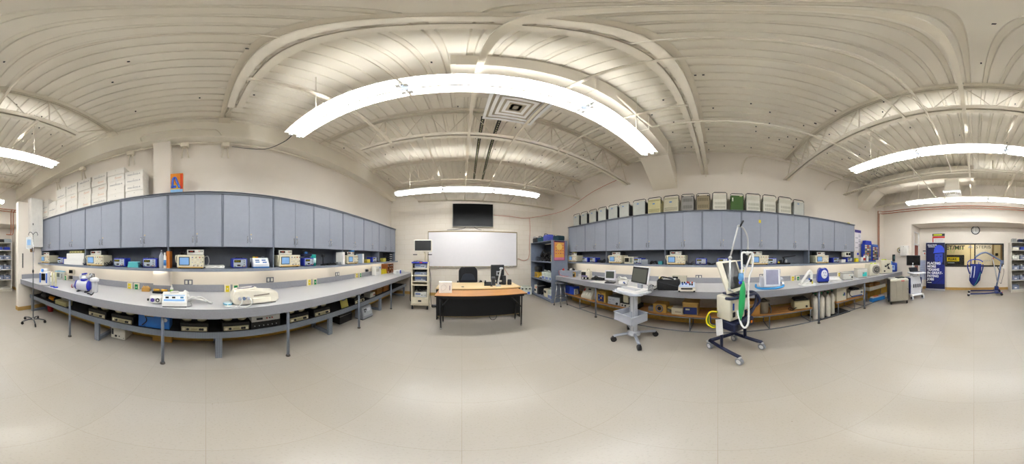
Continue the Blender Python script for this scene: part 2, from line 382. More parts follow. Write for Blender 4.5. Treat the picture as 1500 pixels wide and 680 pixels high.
e = MB(STEEL); e.cyl((-1.6, 0, zbot(-1.6)+.03), (XL+.45, 0, ztop(-2.4)-.05), .014, seg=6); e.build('end_diagonal', jr)
e = MB(STEEL); e.b2((XL+.2, -.1, deckz(XL+.2)-.075), (XL+.36, .1, deckz(XL+.2)-.055)); e.b2((XL+.2, -.05, deckz(XL+.2)-.055), (XL+.3, .05, deckz(XL+.2)-.005)); e.build('bearing_seat', jr)
for y, nm in zip(NJ[1:], names[1:]): clone(jr, (0, y, 0), 0, nm)
# bridging angles between bottom chords, running front to back
def bridge(x, y0, y1, label, z=3.66, wdt=.04):
    bb = MB(STEEL); z0 = zbot(x)+.0
    bb.b2((x-wdt/2, y0, z0-.008), (x+wdt/2, y1, z0-.001)); bb.b2((x-wdt/2, y0, z0-.03), (x-wdt/2+.006, y1, z0-.001))
    tag(bb.build('bridging_bar'), label, 'steel bar', 'bridging bars of the roof')
bridge(-1.08, .28, 2.34, 'steel bridging bar overhead nearest the boxes side, ending at the middle joist')
bridge(.1, -5.6, 6.0, 'long steel bridging bar over the middle of the room, front to back')
bridge(.77, -1.7, 6.0, 'steel bridging bar crossing above the ceiling vent by the front lamp')
bridge(1.56, .28, 2.34, 'steel bridging bar over the duct elbow, ending at the middle joist')
bridge(-.55, 2.3, 6.0, 'steel bridging bar left of the dark slotted channels')
bridge(1.75, 2.3, 6.0, 'steel bridging bar right of the dark slotted channels')
bridge(-1.0, -5.6, -1.66, 'steel bridging bar over the rear lamp on the boxes side')
bridge(1.3, -5.6, -1.66, 'steel bridging bar over the rear lamp on the blue banner side')
def conduit(pts, r, label, cat='conduit', m=None, name='conduit', sub=4):
    bb = MB(m or STEEL); bb.tube(pts, r, None, 7, sub); return tag(bb.build(name), label, cat)
conduit([(-.5, .3, 3.95), (-.5, -1.7, 3.8), (-.5, -3.6, 3.75), (-.5, -4.2, 4.0), (-.5, -4.3, 4.42)], .016, 'thin cream conduit running over the middle joist to the rear lamps')
conduit([(1.35, .98, 4.05), (1.85, .85, 3.7), (1.9, .5, 3.63), (1.9, -1.6, 3.62), (1.95, -2.6, 3.62), (2.05, -3.0, 3.85), (2.05, -3.1, 4.35)], .016, 'thin cream conduit running back from the front duct')
conduit([(.5, .3, 3.68), (.5, -1.6, 3.66), (.5, -3.6, 3.6)], .014, 'thin cream conduit over the long bridging bar')
conduit([(XR-.03, .28, 3.55), (XR-.03, .28, 3.85), (XR-.1, .2, 4.0), (XR-.3, .3, 4.1), (2.6, .42, 4.2)], .013, 'short bent conduit on the wall above the brown equipment case')
conduit([(XR-.03, -.55, 3.65), (XR-.03, -.62, 4.05), (XR-.12, -.78, 4.18), (XR-.12, -1.4, 4.18), (XR-.12, -3.6, 4.12)], .014, 'cream conduit bent down the wall above the right cases')
conduit([(XR-.03, -2.9, 3.6), (XR-.05, -3.1, 3.9), (XR-.3, -3.4, 4.0), (XR-.9, -4.4, 3.9)], .014, 'cream conduit dropping behind the last grey case')
# wall conduit with junction boxes along the left beam
c_ = thing('wall_conduit', 'cream conduit with junction boxes under the left roof beam', 'conduit', (XL+.03, 0, 3.84))
q = MB(STEEL); q.tube([(.06, JOG+.6, -.02), (.06, -3, 0), (.06, 0, .02), (.06, 3, 0), (.06, YF-.02, 0)], .017, None, 7, 4); q.build('pipe', c_)
q = MB(STEEL); q.tube([(.06, -1.2, .02), (.1, -1.1, .12), (.3, -1.0, .2), (.3, 0, .2), (.25, .2, .2), (.1, .3, .12), (.06, .4, .0)], .014, None, 7, 4); q.build('loop_pipe', c_)
for px in (85, 122, 192, 271, 330):
    y = yl(px, 2.8); q = MB(STEEL); q.box((.05, y, -.03), (.1, .14, .11), None, .01)
    for s in (-1, 1): q.tube([(.05, y+s*.03, -.08), (.03, y+s*.045, -.2), (.0, y+s*.06, -.33)], .013)
    q.build('junction_box', c_)
# copper pipes at the back corner
COP = M('#a5603c', .4, .4, var=.2)
cp = thing('copper_pipework', 'two parallel copper pipes along the soffit, dropping beside the blue parts racks', 'pipes', (3.72, -5.58, 1.5))
for k, o in enumerate((0, .09)):
    bb = MB(COP); bb.tube([V(p)-V((3.72, -5.58, 1.5)) for p in ((3.72, -5.58-o, 1.5), (3.72, -5.58-o, 3.44-o), (3.66, -5.86+o*.2, 3.46-o), (3.4, -5.92, 3.46-o), (-2.5, -5.92, 3.4-o), (-2.72, -5.8, 3.42-o), (-2.76, -5.0-o, 3.5), (-2.76, -4.9-o, 3.3), (-2.76, -4.9-o, 2.0))], .017); pp = bb.build('pipe', cp)
    for x in (2.2, .1, -1.8): MB(STEEL).cyl((x-3.72, -.34, 1.93-o), (x-3.72, -.34, 2.12), .006).build('hanger', pp)
t_ = thing('copper_pipework', 'short copper pipe pair turned down before the soffit above the bins shelf', 'pipes', (-2.4, -6.1, 2.4))
for o in (0, .1): MB(COP).tube([(-o, .2, 1.0-o*.3), (-o, .05, 1.0-o*.3), (-o, 0, .9), (-o, 0, .1), (.02-o, 0, .02), (.1-o, 0, 0), (.2-o*.5, 0, .01)], .016).build('pipe', t_)
# ---------------------------------------------------------------- ducts
def duct(y0, y1, xa, xe, zb, label, flip=1):
    t_ = thing('air_duct', label, 'duct', (0, (y0+y1)/2, 0)); hw = abs(y1-y0)/2
    q = MB(DUCT); q.prism([(xa, zb), (xe, zb), (xe, zb+.42), (xa, zb+.42)], -hw, hw); q.build('main_run', t_)
    q = MB(DUCT); q.prism([(xe, zb), (XR, 3.285), (XR, 3.75), (xe+.12, zb+.42), (xe, zb+.42)], -hw, hw); q.build('elbow', t_)
    for x in ([xe-.02] + [xa+.02+k*1.1 for k in range(int((xe-xa)/1.1)+1)]):
        MB(DUCT).prism([(-hw-.012, zb-.012), (hw+.012, zb-.012), (hw+.012, zb+.42), (hw, zb+.42), (hw, zb), (-hw, zb), (-hw, zb+.42), (-hw-.012, zb+.42)], x-.015, x+.015, None, 'yz').build('flange', t_)
    return t_
def vent(t_, x, y, z, s, zt):
    q = MB(DUCT); q.b2((x-s*.4, y-s*.4, z), (x+s*.4, y+s*.4, zt)); o = q.build('vent_neck', t_)
    q = MB(WHITE)
    for k in range(5):
        h0 = s/2-k*s*.1; h1 = h0-s*.055
        for (a, c) in (((-h0, -h0), (h0, -h1)), ((-h0, h1), (h0, h0)), ((-h0, -h1), (-h1, h1)), ((h1, -h1), (h0, h1))):
            q.b2((x+a[0], y+a[1], z-.03+k*.006), (x+c[0], y+c[1], z-.015+k*.006))
    q.b2((x-s*.47, y-s*.47, z-.006), (x+s*.47, y+s*.47, z), M('#b5ab97', .6))
    q.build('vent_louvre', t_)
d1 = duct(.97, 1.58, -.07, 3.06, 3.87, 'big cream air duct over the front half, bent down to the right wall'); vent(d1, .55, .33, 3.74, .62, 3.87)
d2 = duct(-5.02, -4.42, 0, 3.06, 3.87, 'cream air duct over the rear half with a louvred vent'); vent(d2, .62, .0, 3.5, .5, 3.87)
# dark slotted channels
for k, (xa, xb_) in enumerate(((.31, .40), (.565, .68))):
    t_ = thing('slotted_channel', ['dark slotted steel channel under the deck, the one toward the boxes', 'dark slotted steel channel under the deck, the one toward the cases'][k], 'channel', (0, 0, 4.25), 0, 'slotted channels')
    ch = MB(M('#2a2b20', .6)); a_ = V((xa, 2.35, 0)); c2 = V((xb_, 5.4, 0)); dv = (c2-a_); n_ = V((dv.y, -dv.x, 0)).normalized()
    pl = [a_-n_*.028, a_+n_*.028, c2+n_*.028, c2-n_*.028]; ch.prism([(p.x, p.y) for p in pl], 0, .04, None, 'xy')
    for j in range(46):
        p = a_ + dv*(j+.5)/46; ch.box((p.x, p.y, -.001), (.016, .03, .003), M('#d8d4a8', .6, var=0))
    ch.build('channel', t_)
    for j in (.02, .98):
        p = a_ + dv*j; MB(STEEL).cyl((p.x, p.y, .04), (p.x, p.y, .2), .006, seg=6).build('hanger_rod', t_)
# ---------------------------------------------------------------- ceiling lamps
TB = M('#fbfdff', emit=TUBE, key='tube'); REF = M('#f4f2ec', .3, var=0)
def lamp(label, x0, x1, y, z=3.2, rz=0, zt=None):
    L_ = (x1-x0); cx = (x0+x1)/2; t_ = thing('fluorescent_lamp', label, 'lamp', (cx, y, z), rz, 'long fluorescent ceiling lamps')
    sl = L_/3
    for k in range(3):
        a = -L_/2+k*sl+.006; c = a+sl-.012
        q = MB(REF); q.prism([(-.026, .03), (.026, .03), (.026, .095), (-.026, .095)], a, c, None, 'yz')
        for s in (-1, 1): q.prism([(s*.05, .034), (s*.122, .012), (s*.122, .018), (s*.05, .04)], a, c, None, 'yz')
        for e_ in (a+.004, (a+c)/2, c-.004): q.prism([(-.122, .011), (-.05, .03), (.05, .03), (.122, .011), (.07, .06), (.034, .07), (-.034, .07), (-.07, .06)], e_-.004, e_+.004, None, 'yz')
        o = q.build('reflector', t_)
        for s in (-1, 1):
            MB(TB).cyl((a+.04, s*.05, -.014), (c-.04, s*.05, -.014), .014, None, 8).build('lamp_tube', t_)
            for e_ in (a+.02, c-.02): MB(WHITE).box((e_, s*.05, .0), (.03, .034, .05)).build('socket', o)
    for e_ in (-L_/2+sl, -L_/2+2*sl): MB(GREYD).box((e_, 0, .022), (.06, .07, .02)).build('joint_clip', t_)
    for e_ in (-L_/2+.4, L_/2-.4): MB(STEEL).cyl((e_, 0, .09), (e_, 0, (zt or deckz(cx+e_))-z), .006, seg=6).build('hanger_rod', t_)
    return t_
lamp('long three-section fluorescent lamp over the open floor before the desk', -1.56, 2.10, .93, rz=R(0))
lamp('three-section fluorescent lamp close above the wall television', -1.67, 1.97, 3.85)
lamp('three-section fluorescent lamp hanging over the open floor behind', -1.62, 1.97, -2.14)
lamp('three-section fluorescent lamp nearest the clock recess', -1.6, 2.02, -4.6, zt=3.87)
bb = MB(CHAR); bb.tube([(-1.55, .93, 3.24), (-1.75, .9, 3.2), (-2.1, .8, 3.28), (-2.5, .6, 3.55), (-2.77, .45, 3.78)], .006, None, 6, 5); tag(bb.build('power_cable'), 'thin dark cord from the front lamp to the wall junction box', 'cord')
ORC = M('#c8755c', .5)
def ocable(pts, label):
    bb = MB(ORC); bb.tube(pts, .008, None, 6, 5); tag(bb.build('network_cable'), label, 'cable')
xo = xf(776.5, YF-.03)
ocable([(1.08, YF-.02, 3.15), (2.0, YF-.05, 3.12), (2.6, 6.0, 3.1), (3.5, 4.9, 3.25), (3.6, 3.5, 3.62), (3.62, 2.6, 3.78)], 'orange cable strung high from the wall lamp toward the duct')
ocable([(xo-.02, YF-.02, 3.13), (xo, YF-.02, 2.6), (xo-.03, YF-.02, 2.0), (xo-.03, YF-.02, 1.65), (xo-.1, YF-.03, 1.42), (xo-.3, YF-.03, 1.36), (xf(759, 6.1), YF-.03, 1.45)], 'orange cable hanging down the block wall between whiteboard and bookcase')
ocable([(xf(739, 6.1), YF-.04, 1.09), (xf(741, 6.1), YF-.04, .95), (xf(745, 6.1), YF-.04, .8)], 'short orange cable dropping from the whiteboard tray behind the desk monitor')
# ================================================================ wall cabinets, shelves and benches on both long walls
ZC, ZS = .912, 1.355                          # counter top, shelf top
LD, RD = 2.53, 3.51                           # door planes
LE = [-4.03+.858*i for i in range(12)] + [5.85]
RE = [4.57-.847*i for i in range(11)]
ORD = ['first', 'second', 'third', 'fourth', 'fifth', 'sixth', 'seventh', 'eighth', 'ninth', 'tenth', 'eleventh', 'twelfth', 'thirteenth', 'fourteenth', 'fifteenth', 'sixteenth', 'seventeenth']
def cab_proto(wd, dp, z0, z1, name, label, loc, rz, grp, doors=2):
    t_ = thing(name, label, 'cabinet', loc, rz, grp); h = z1-z0
    q = MB(GREYE); q.b2((-wd/2, .02, 0), (wd/2, dp, h)); q.b2((-wd/2, 0, 0), (-wd/2+.012, .03, h), GREYD); q.b2((wd/2-.012, 0, 0), (wd/2, .03, h), GREYD); q.build('carcass', t_)
    dw = (wd-.03)/doors
    for k in range(doors):
        x0 = -wd/2+.015+k*dw
        o = MB(GREY).b2((x0+.0015, 0, .004), (x0+dw-.0015, .019, h-.006), None, .002).build('door', t_)
        hx = (x0+dw-.03) if (k == 0 and doors == 2) else x0+.03
        MB(CHROME).tube([(hx, 0, .07), (hx, -.022, .075), (hx, -.026, .09), (hx, -.026, .15), (hx, -.022, .165), (hx, 0, .17)], .0062, None, 6).build('handle', o)
        if k: MB(M('#c9b483', .4, .5)).cyl((hx+.004, .002, .205), (hx+.004, -.006, .205), .011, None, 10).build('lock', o)
    return t_
lp = None
for i in range(11):
    lab = 'grey two-door wall cabinet on the left wall, %s from the partition with the IV pole' % ORD[i]
    y = (LE[i]+LE[i+1])/2
    if lp is None: lp = cab_proto(.856, -XL-LD, 1.69, 2.575, 'wall_cabinet', lab, (-LD, y, 1.69), RL, 'left wall cabinets')
    else: clone(lp, (-LD, y, 1.69), RL, lab)
cab_proto(LE[12]-LE[11]-.002, -XL-LD, 1.69, 2.575, 'wall_cabinet', 'narrow grey end cabinet on the left wall, closest to the block wall', (-LD, (LE[11]+LE[12])/2, 1.69), RL, 'left wall cabinets', 1)
rp = None
for i in range(10):
    lab = 'grey two-door wall cabinet on the right wall, %s from the bookcase' % ORD[i]
    y = (RE[i]+RE[i+1])/2
    if rp is None: rp = cab_proto(.845, XR-RD, 1.685, 2.54, 'wall_cabinet', lab, (RD, y, 1.685), RR, 'right wall cabinets')
    else: clone(rp, (RD, y, 1.685), RR, lab)
for nm, x0, x1, ya, yb_, z in (('left', XL, -LD+.03, LE[0], LE[12], 2.575), ('right', XR, RD-.03, RE[10], RE[0], 2.54)):
    t_ = thing('cabinet_top', 'grey top board with a lipped edge over the %s wall cabinets' % nm, 'board', ((x0+x1)/2, (ya+yb_)/2, z))
    hx = abs(x1-x0)/2; hy = (yb_-ya)/2; s = 1 if nm == 'left' else -1
    MB(GREYD).b2((-hx, -hy, 0), (hx, hy, .02)).build('board', t_)
    MB(GREY).b2((s*hx, -hy, -.012), (s*(hx-.012), hy, .026)).build('edge_strip', t_)
def hutch(nm, xw, xf_, xd, ys, ends, yend, zb, label):
    s = 1 if xf_ > xw else -1; y0, y1 = min(ys[0], yend), max(ys[0], yend)
    t_ = thing('long_shelf', label, 'shelf', (xw, 0, ZS-.03))
    MB(M('#7d8592', .35, var=.03)).b2((0, y0, 0), (xf_-xw-s*.012, y1, .03)).build('shelf_board', t_)
    MB(M('#858c99', .4)).b2((xf_-xw, y0, -.014), (xf_-xw-s*.012, y1, .0305), None, .003).build('front_edge', t_)
    q = MB(M('#656a73', .6)); q.b2((xw+s*.002, min(ys), ZS+.001), (xw+s*.018, max(ys), zb-.001)); tag(q.build('back_panel'), 'dark grey back panel of the open shelf on the %s wall' % nm, 'panel')
    g = 'dividers of the open shelves'
    for i, y in enumerate(ends):
        q = MB(GREYD); q.b2((xw+s*.02, y-.011, ZS+.001), (xd-s*.004, y+.011, zb-.001), None, .002)
        tag(q.build('shelf_divider'), 'grey upright divider of the %s open shelf, %s from the %s end' % (nm, ORD[i], 'partition' if nm == 'left' else 'bookcase'), 'divider', g)
hutch('left', XL, -2.42, -LD, LE, (LE[0]+.02, LE[2], LE[4], LE[6], LE[8], LE[10], LE[12]-.02), LE[12], 1.69, 'long grey open shelf under the left wall cabinets')
hutch('right', XR, 3.40, RD, RE, (RE[0]-.02, RE[2], RE[4], RE[6], RE[8], RE[10]+.02), -5.5, 1.685, 'long grey open shelf under the right wall cabinets, running on past them')
q = MB(M('#656a73', .6)); q.b2((-2.709, -.93, ZS+.001), (-2.698, -.585, 1.689)); tag(q.build('back_panel'), 'narrow dark grey panel over the pilaster inside the left open shelf', 'panel')
# lamps under the shelves wash the wall behind the benches
UT = M('#fff8ea', emit=UNDER, key='u'); up = None
def under(x, y, lab):
    global up
    if up: return clone(up, (x, y, ZS-.03), 0, lab)
    up = thing('under_shelf_lamp', lab, 'lamp', (x, y, ZS-.03), 0, 'lamps under the shelves')
    MB(WHITE).b2((-.04, -.8, -.01), (.04, .8, -.0005)).build('housing', up)
    MB(UT).cyl((0, -.775, -.02), (0, .775, -.02), .009, None, 8).build('lamp_tube', up)
    for k in (-.785, .785): MB(WHITE).b2((-.02, k-.015, -.03), (.02, k+.015, -.01)).build('socket', up)
for i, k in enumerate((0, 2, 4, 6, 8, 10)): under(-2.66, (LE[k]+LE[min(k+2, 12)])/2 - (.03 if k == 10 else 0), 'white lamp strip under the left shelf, %s from the partition' % ORD[i])
for i, k in enumerate((0, 2, 4, 6, 8)): under(3.62, (RE[k]+RE[k+2])/2, 'white lamp strip under the right shelf, %s from the bookcase' % ORD[i])
under(3.62, -4.7, 'white lamp strip under the right shelf end, below the blue parts racks')
# benches
def bench(label, xw, xf_, y0, y1, legs, xl):
    s = 1 if xf_ > xw else -1; t_ = thing('workbench', label, 'workbench', (xw, 0, 0))
    dpt = abs(xf_-xw)
    MB(LAM).b2((s*.0, y0, ZC-.03), (s*(dpt-.001), y1, ZC), None, .002).build('worktop', t_)
    MB(LAMF).b2((s*dpt, y0, ZC-.13), (s*(dpt-.03), y1, ZC-.0015), None, .002).build('front_apron', t_)
    q = MB(M('#9a9ca4', .4, var=.05, scale=40)); q.b2((xw, y0, ZC+.0005), (xw+s*.022, y1, ZC+.125), None, .003); tag(q.build('backsplash'), 'grey laminate backsplash on the %s wall behind the workbench' % ('left' if s > 0 else 'right'), 'backsplash')
    for y in legs:
        o = MB(GREYD).cyl((s*abs(xl-xw), y, .03), (s*abs(xl-xw), y, ZC-.03), .021, None, 12).build('leg', t_)
        MB(M('#4a4640', .6)).cyl((s*abs(xl-xw), y, 0), (s*abs(xl-xw), y, .03), .034, None, 12, .026).build('foot', o)
    return t_
bl = bench('long laminate workbench along the left wall', XL, -1.87, -4.045, YF-.005, [-2.13, -.524, 1.066, 2.64, 4.16], -1.93)
q = MB(M('#9a9ca4', .4, var=.05, scale=40)); q.b2((XL+.024, -4.045, ZC+.0005), (XL+.95, -4.022, ZC+.125)); tag(q.build('backsplash'), 'short grey backsplash on the partition at the bench end', 'backsplash')
br_ = bench('long laminate workbench along the right wall', XR, 2.82, -6.0, 4.36, [2.667, -.47, -2.05, -3.62, -5.2], 2.87)
q = MB(M('#9a9ca4', .4, var=.05, scale=40)); q.b2((-2.709, -.92, ZC+.0005), (-2.69, -.585, ZC+.125)); tag(q.build('backsplash'), 'short grey backsplash across the wall pilaster behind the brass valve', 'backsplash')
# steel rack under the left bench
rk = thing('storage_rack', 'low grey steel rack of perforated angle under the left bench', 'rack', (-2.13, 0, 0))
PERF = perf_mat('#7c838d', '#4f555e', 45)
RY0, RY1 = -3.95, 5.95
MB(M('#15161a', .6)).b2((.012, RY0, .43), (-.53, RY1, .455)).build('rack_shelf', rk)
MB(PERF).b2((.018, RY0, .375), (.006, RY1, .475)).build('front_angle', rk)
MB(PERF).b2((-.52, RY0, .375), (-.532, RY1, .475)).build('rear_angle', rk)
for y in (-3.86, -1.69, .17, 2.05, 3.92, 5.8):
    q = MB(PERF); q.b2((.0, y-.045, 0), (-.05, y+.045, .375)); q.b2((-.05, y-.03, 0), (-.48, y+.03, .06)); q.b2((-.48, y-.045, 0), (-.525, y+.045, .43)); q.build('leg_frame', rk)
# wooden shelves on a thin pipe frame under the right bench
PIPE = M('#6f747c', .45, .3)
def lowshelf(label, y0, y1, posts):
    t_ = thing('low_shelf', label, 'shelf', (3.05, 0, 0))
    MB(wood_mat('#8c5a26', '#c68f4e', 'shelf_y', .5, 1)).b2((0, y0, .325), (.44, y1, .352), None, .003).build('board', t_)
    MB(PIPE).cyl((.0, y0, .31), (.0, y1, .31), .012, None, 8).build('front_rail', t_)
    MB(PIPE).cyl((.42, y0, .31), (.42, y1, .31), .012, None, 8).build('rear_rail', t_)
    for y in posts:
        q = MB(PIPE); q.tube([(0, y, .31), (0, y, .012), (.42, y, .012), (.42, y, .31)], .012, None, 8); q.build('pipe_leg', t_)
    return t_
fl = thing('floor_rail', 'thin dark pipe rail on the floor under the right bench', 'rail', (3.05, -.8, .012))
MB(PIPE).cyl((-.026, -5.0, 0), (-.026, 4.9, 0), .011, None, 8).build('pipe', fl)
lowshelf('long wooden shelf under the right bench from the bookcase to the gas cylinders', -2.0, 4.2, [3.45, 2.0, .53, -1.0, -1.95])
lowshelf('short wooden shelf under the right bench past the gas cylinders', -3.85, -2.72, [-2.78, -3.4, -3.8])
# ================================================================ bench instruments
PROTO = {}
def kind(key, maker):
    """first call builds the thing, later calls copy it"""
    def place(label, loc, rz, scale=None):
        if key not in PROTO:
            t_ = maker(label, loc, rz); PROTO[key] = t_
            if scale: t_.scale = scale
            return t_
        return clone(PROTO[key], loc, rz, label, scale or (1, 1, 1))
    return place
def knob(par, x, z, r=.008, y=0, m=None, l=.014, name='knob'):
    return MB(m or CHAR).cyl((x, y, z), (x, y-l, z), r, None, 10, r*.8).build(name, par)
def mk_scope(label, loc, rz):
    t_ = thing('oscilloscope', label, 'oscilloscope', loc, rz, 'cream oscilloscopes on the shelves'); w_, h, d = .42, .2, .3
    MB(BEIGE).box((0, .012+d/2, .012+h/2), (w_, d, h-.004), None, .012).build('case', t_)
    fp = MB(BEIGE2); fp.box((0, .004, .012+h/2), (w_-.008, .024, h-.006), None, .006)
    fp.b2((-w_/2+.02, -.0085, .014), (w_/2-.02, -.007, .026), M('#d9a93a', .5))
    for i in range(3):
        for j in range(4): fp.box((.03+.042*j, -.009, .06+.038*i), (.016, .006, .008), [WHITE, M('#9aa3c8', .5), M('#b8a8a0', .5)][(i+j) % 3])
    fp.b2((.2, -.009, .03), (.203, -.008, .19), CHAR); p_ = fp.build('front_panel', t_)
    MB(CHAR).box((-.095, -.008, .115), (.165, .006, .13), None, .004).build('screen_bezel', t_)
    MB(LCD).box((-.095, -.011, .115), (.142, .004, .108)).build('screen', t_)
    for (x, z, m) in ((.03, .17, M('#7c84b8', .5)), (.085, .17, None), (.14, .17, M('#b04a44', .5)), (.185, .17, None), (.05, .045, None), (.11, .045, None), (.17, .045, None), (.185, .105, None)): knob(t_, x, z, .0105, -.008, m or M('#8e8b7c', .5))
    MB(BEIGE2).tube([(-w_/2-.002, .06, .1), (-w_/2-.016, .05, .1), (-w_/2-.016, -.005, .17), (-w_/2-.016, .03, .2)], .010, None, 7, 3).build('handle', t_)
    for x in (-.17, .17): MB(CHAR).box((x, .04, .006), (.03, .04, .012)).build('foot', t_)
    return t_
scope = kind('scope', mk_scope)
def mk_dmm(label, loc, rz):
    t_ = thing('bench_meter', label, 'meter', loc, rz, 'bench meters on the oscilloscopes'); w_, h, d = .26, .085, .24
    MB(CHAR).box((0, .01+d/2, h/2+.004), (w_, d, h-.004), None, .006).build('case', t_)
    fp = MB(M('#c9c8c0', .5)); fp.box((0, .004, h/2+.004), (w_, .016, h-.006), None, .004)
    for i in range(6): fp.box((-.02+.024*i, -.006, .025), (.014, .006, .01), WHITE)
    fp.build('front_panel', t_)
    MB(M('#2a0a0a', .2, var=0)).box((-.06, -.005, .057), (.1, .004, .03)).build('display', t_)
    MB(M('#d8442e', .3, var=0)).text('0.00', .024, (-.06, -.008, .057), None, ext=.0005).build('digits', t_)
    for x, m in ((.06, REDM), (.085, CHAR), (.108, CHAR)): knob(t_, x, .06, .008, -.004, m)
    MB(CHAR).tube([(-.135, .05, .05), (-.142, -.01, .05), (-.142, -.02, .02)], .006).build('handle', t_)
    return t_
dmm = kind('dmm', mk_dmm)
def mk_ps(label, loc, rz):
    t_ = thing('power_supply', label, 'power supply', loc, rz, 'blue bench power supplies'); w_, h, d = .235, .15, .22
    q = MB(BLUE); q.box((0, d/2, h/2+.006), (w_, d, h), None, .012)
    q.build('case', t_)
    fp = MB(PANEL); fp.box((0, -.003, h/2+.006), (w_-.035, .012, h-.03), None, .004); p_ = fp.build('front_panel', t_)
    MB(M('#151a10', .2, var=0)).box((-.04, -.011, .112), (.1, .004, .034)).build('display', t_)
    MB(M('#d6c52e', .3, var=0)).text('00.0 0.00', .02, (-.04, -.014, .112), None, ext=.0005).build('digits', t_)
    MB(M('#2a0c0c', .2, var=0)).box((-.02, -.011, .05), (.05, .004, .02)).build('red_display', t_)
    for z in (.125, .095, .062): knob(t_, .065, z, .009, -.008, M('#6b737c', .5))
    for x, m in ((-.08, GRN), (.035, CHAR), (.06, REDM), (.085, CHAR)): MB(m).cyl((x, -.008, .035), (x, -.024, .035), .007, None, 8).build('terminal', t_)
    MB(CHAR).tube([(-.05, .08, h+.004), (-.05, .08, h+.02), (.05, .08, h+.02), (.05, .08, h+.004)], .006).build('handle', t_)
    return t_
psu = kind('psu', mk_ps)
def cable(label, pts, r=.005, m=None, sub=5, cat='cable', name='cable'):
    q = MB(m or BLACK); q.tube(pts, r, None, 6, sub); return tag(q.build(name), label, cat)
def tangle(label, c, size, n=3, m=None, r=.006, seed=1, cat='cable', name='cable_tangle'):
    """a heap of looped cable lying on a surface"""
    rd = random.Random(seed); q = MB(m or BLACK)
    P = []
    for i in range(n*7):
        a = i*2*pi/7+rd.uniform(-.3, .3); f = .75 + rd.uniform(-.3, .3)
        P.append((c[0]+size[0]/2*f*cos(a), c[1]+size[1]/2*f*sin(a), c[2]+r+max(0, size[2]-2*r)*(.5+.5*sin(i*1.7+seed))*rd.uniform(.4, 1)))
    P[0] = (P[0][0], P[0][1], c[2]+r)
    q.tube(P, r, None, 6, 4); return tag(q.build(name), label, cat)
def Ls(p, d=2.46, z=ZS): return (-d, yl(p, d), z)
def Rs(p, d=3.43, z=ZS): return (d, yr(p, d), z)
# ---- left shelf
LSC = [((59+73)/2, 'beside the partition'), (138.5, 'in the bay past the white boxes'), (279, 'in the bay facing the camera'), (425, 'left of the teal wipes tube'), (517, 'beside the white binder')]
for p, s in LSC: scope('cream oscilloscope on the left shelf ' + s, Ls(p), RL, (1.0, 1, 1.0))
for (p, s), sh in zip(LSC, (-.03, -.02, .07, -.06, -.01)):
    dmm('small meter on the left shelf oscilloscope ' + s, (-2.52, yl(p, 2.46)+sh, ZS+.206), RL)
for p, s in ((88.5, 'next to the white boxes'), (174.5, 'left of the teal container'), (219, 'left of the clear bottles'), (351.5, 'beyond the flat white laptop'), (453, 'between oscilloscope and teal tube'), (549, 'beside the small yellow box')):
    psu('blue bench power supply on the left shelf ' + s, Ls(p), RL)
# ---- right shelf
RSC = [(838.5, 'next to the bookcase'), (901, 'in the second bay from the bookcase'), (990, 'in the bay behind the black camera bag'), (1113, 'behind the white breathing hoses'), (1205, 'in the end bay')]
for p, s in RSC: scope('cream oscilloscope on the right shelf ' + s, Rs(p), RR)
for (p, s), sh in zip(RSC, (.0, .02, .02, .06, .0)):
    dmm('small meter on the right shelf oscilloscope ' + s, (3.5, yr(p, 3.43)+sh, ZS+.206), RR)
for p, s in ((856.5, 'first after the bookcase oscilloscope'), (868, 'second after the bookcase oscilloscope'), (934, 'beside the beige screen unit'), (1027, 'alone in the middle bay'), (1058.5, 'half behind the tall ventilator'), (1131, 'beside the black arm stand'), (1225, 'beside the small white unit'), (1245, 'under the white monitor')):
    psu('blue bench power supply on the right shelf ' + s, Rs(p), RR, (.97, 1, .92))
# ---- other left shelf things
def simple(name, label, cat, loc, rz, fn, group=None):
    t_ = thing(name, label, cat, loc, rz, group); fn(t_); return t_
def carton_small(w_, h, d, m=None):
    def f(t_):
        MB(m or WHITE).box((0, d/2, h/2), (w_, d, h), None, .003).build('body', t_)
        MB(M('#d5d3cc', .6)).b2((-w_/2-.001, -.001, h*.72), (w_/2+.001, d+.001, h*.74)).build('lid_seam', t_)
    return f
y0, y1 = yl(93, 2.46), yl(121, 2.46)
simple('storage_box', 'wide white box, lower one of two on the left shelf', 'box', (-2.47, (y0+y1)/2, ZS), RL, carton_small(.62, .125, .3))
simple('storage_box', 'white box on the wide white box of the left shelf', 'box', (-2.5, (y0+y1)/2+.03, ZS+.126), RL, carton_small(.55, .125, .26))
def gold_unit(t_):
    MB(M('#8f8748', .45)).box((0, .11, .03), (.4, .2, .05), None, .006).build('case', t_)
    MB(M('#b9b27a', .45)).box((0, .005, .03), (.38, .012, .04)).build('front_panel', t_)
    for x in (-.12, -.04, .05, .14): knob(t_, x, .03, .009, 0)
simple('gold_instrument', 'flat olive-gold instrument on top of the white boxes', 'instrument', (-2.52, (y0+y1)/2+.03, ZS+.252), RL, gold_unit)
tangle('dark blue coiled lead beside the white boxes on the left shelf', (-2.5, yl(121.5, 2.5)+.06, ZS), (.1, .16, .07), 2, NAVY, .01, 4)
tangle('black leads beside the oscilloscope left of the blue supply', (-2.58, yl(158, 2.55), ZS), (.2, .14, .12), 3, CHAR, .008, 5)
def rounded_tub(w_, h, d, m, lid=None):
    def f(t_):
        MB(m).prism([(-w_/2, 0), (w_/2, 0), (w_/2*.86, h*.8), (-w_/2*.86, h*.8)], 0, d).build('tub', t_)
        MB(lid or m).box((0, d/2, h*.88), (w_*.92, d*1.02, h*.18), None, .01).build('lid', t_)
    return f
simple('wipes_tub', 'teal plastic tub between two blue supplies on the left shelf', 'tub', Ls(194.5), RL, rounded_tub(.2, .1, .13, M('#59b7bd', .4), M('#7fd0d3', .35)))
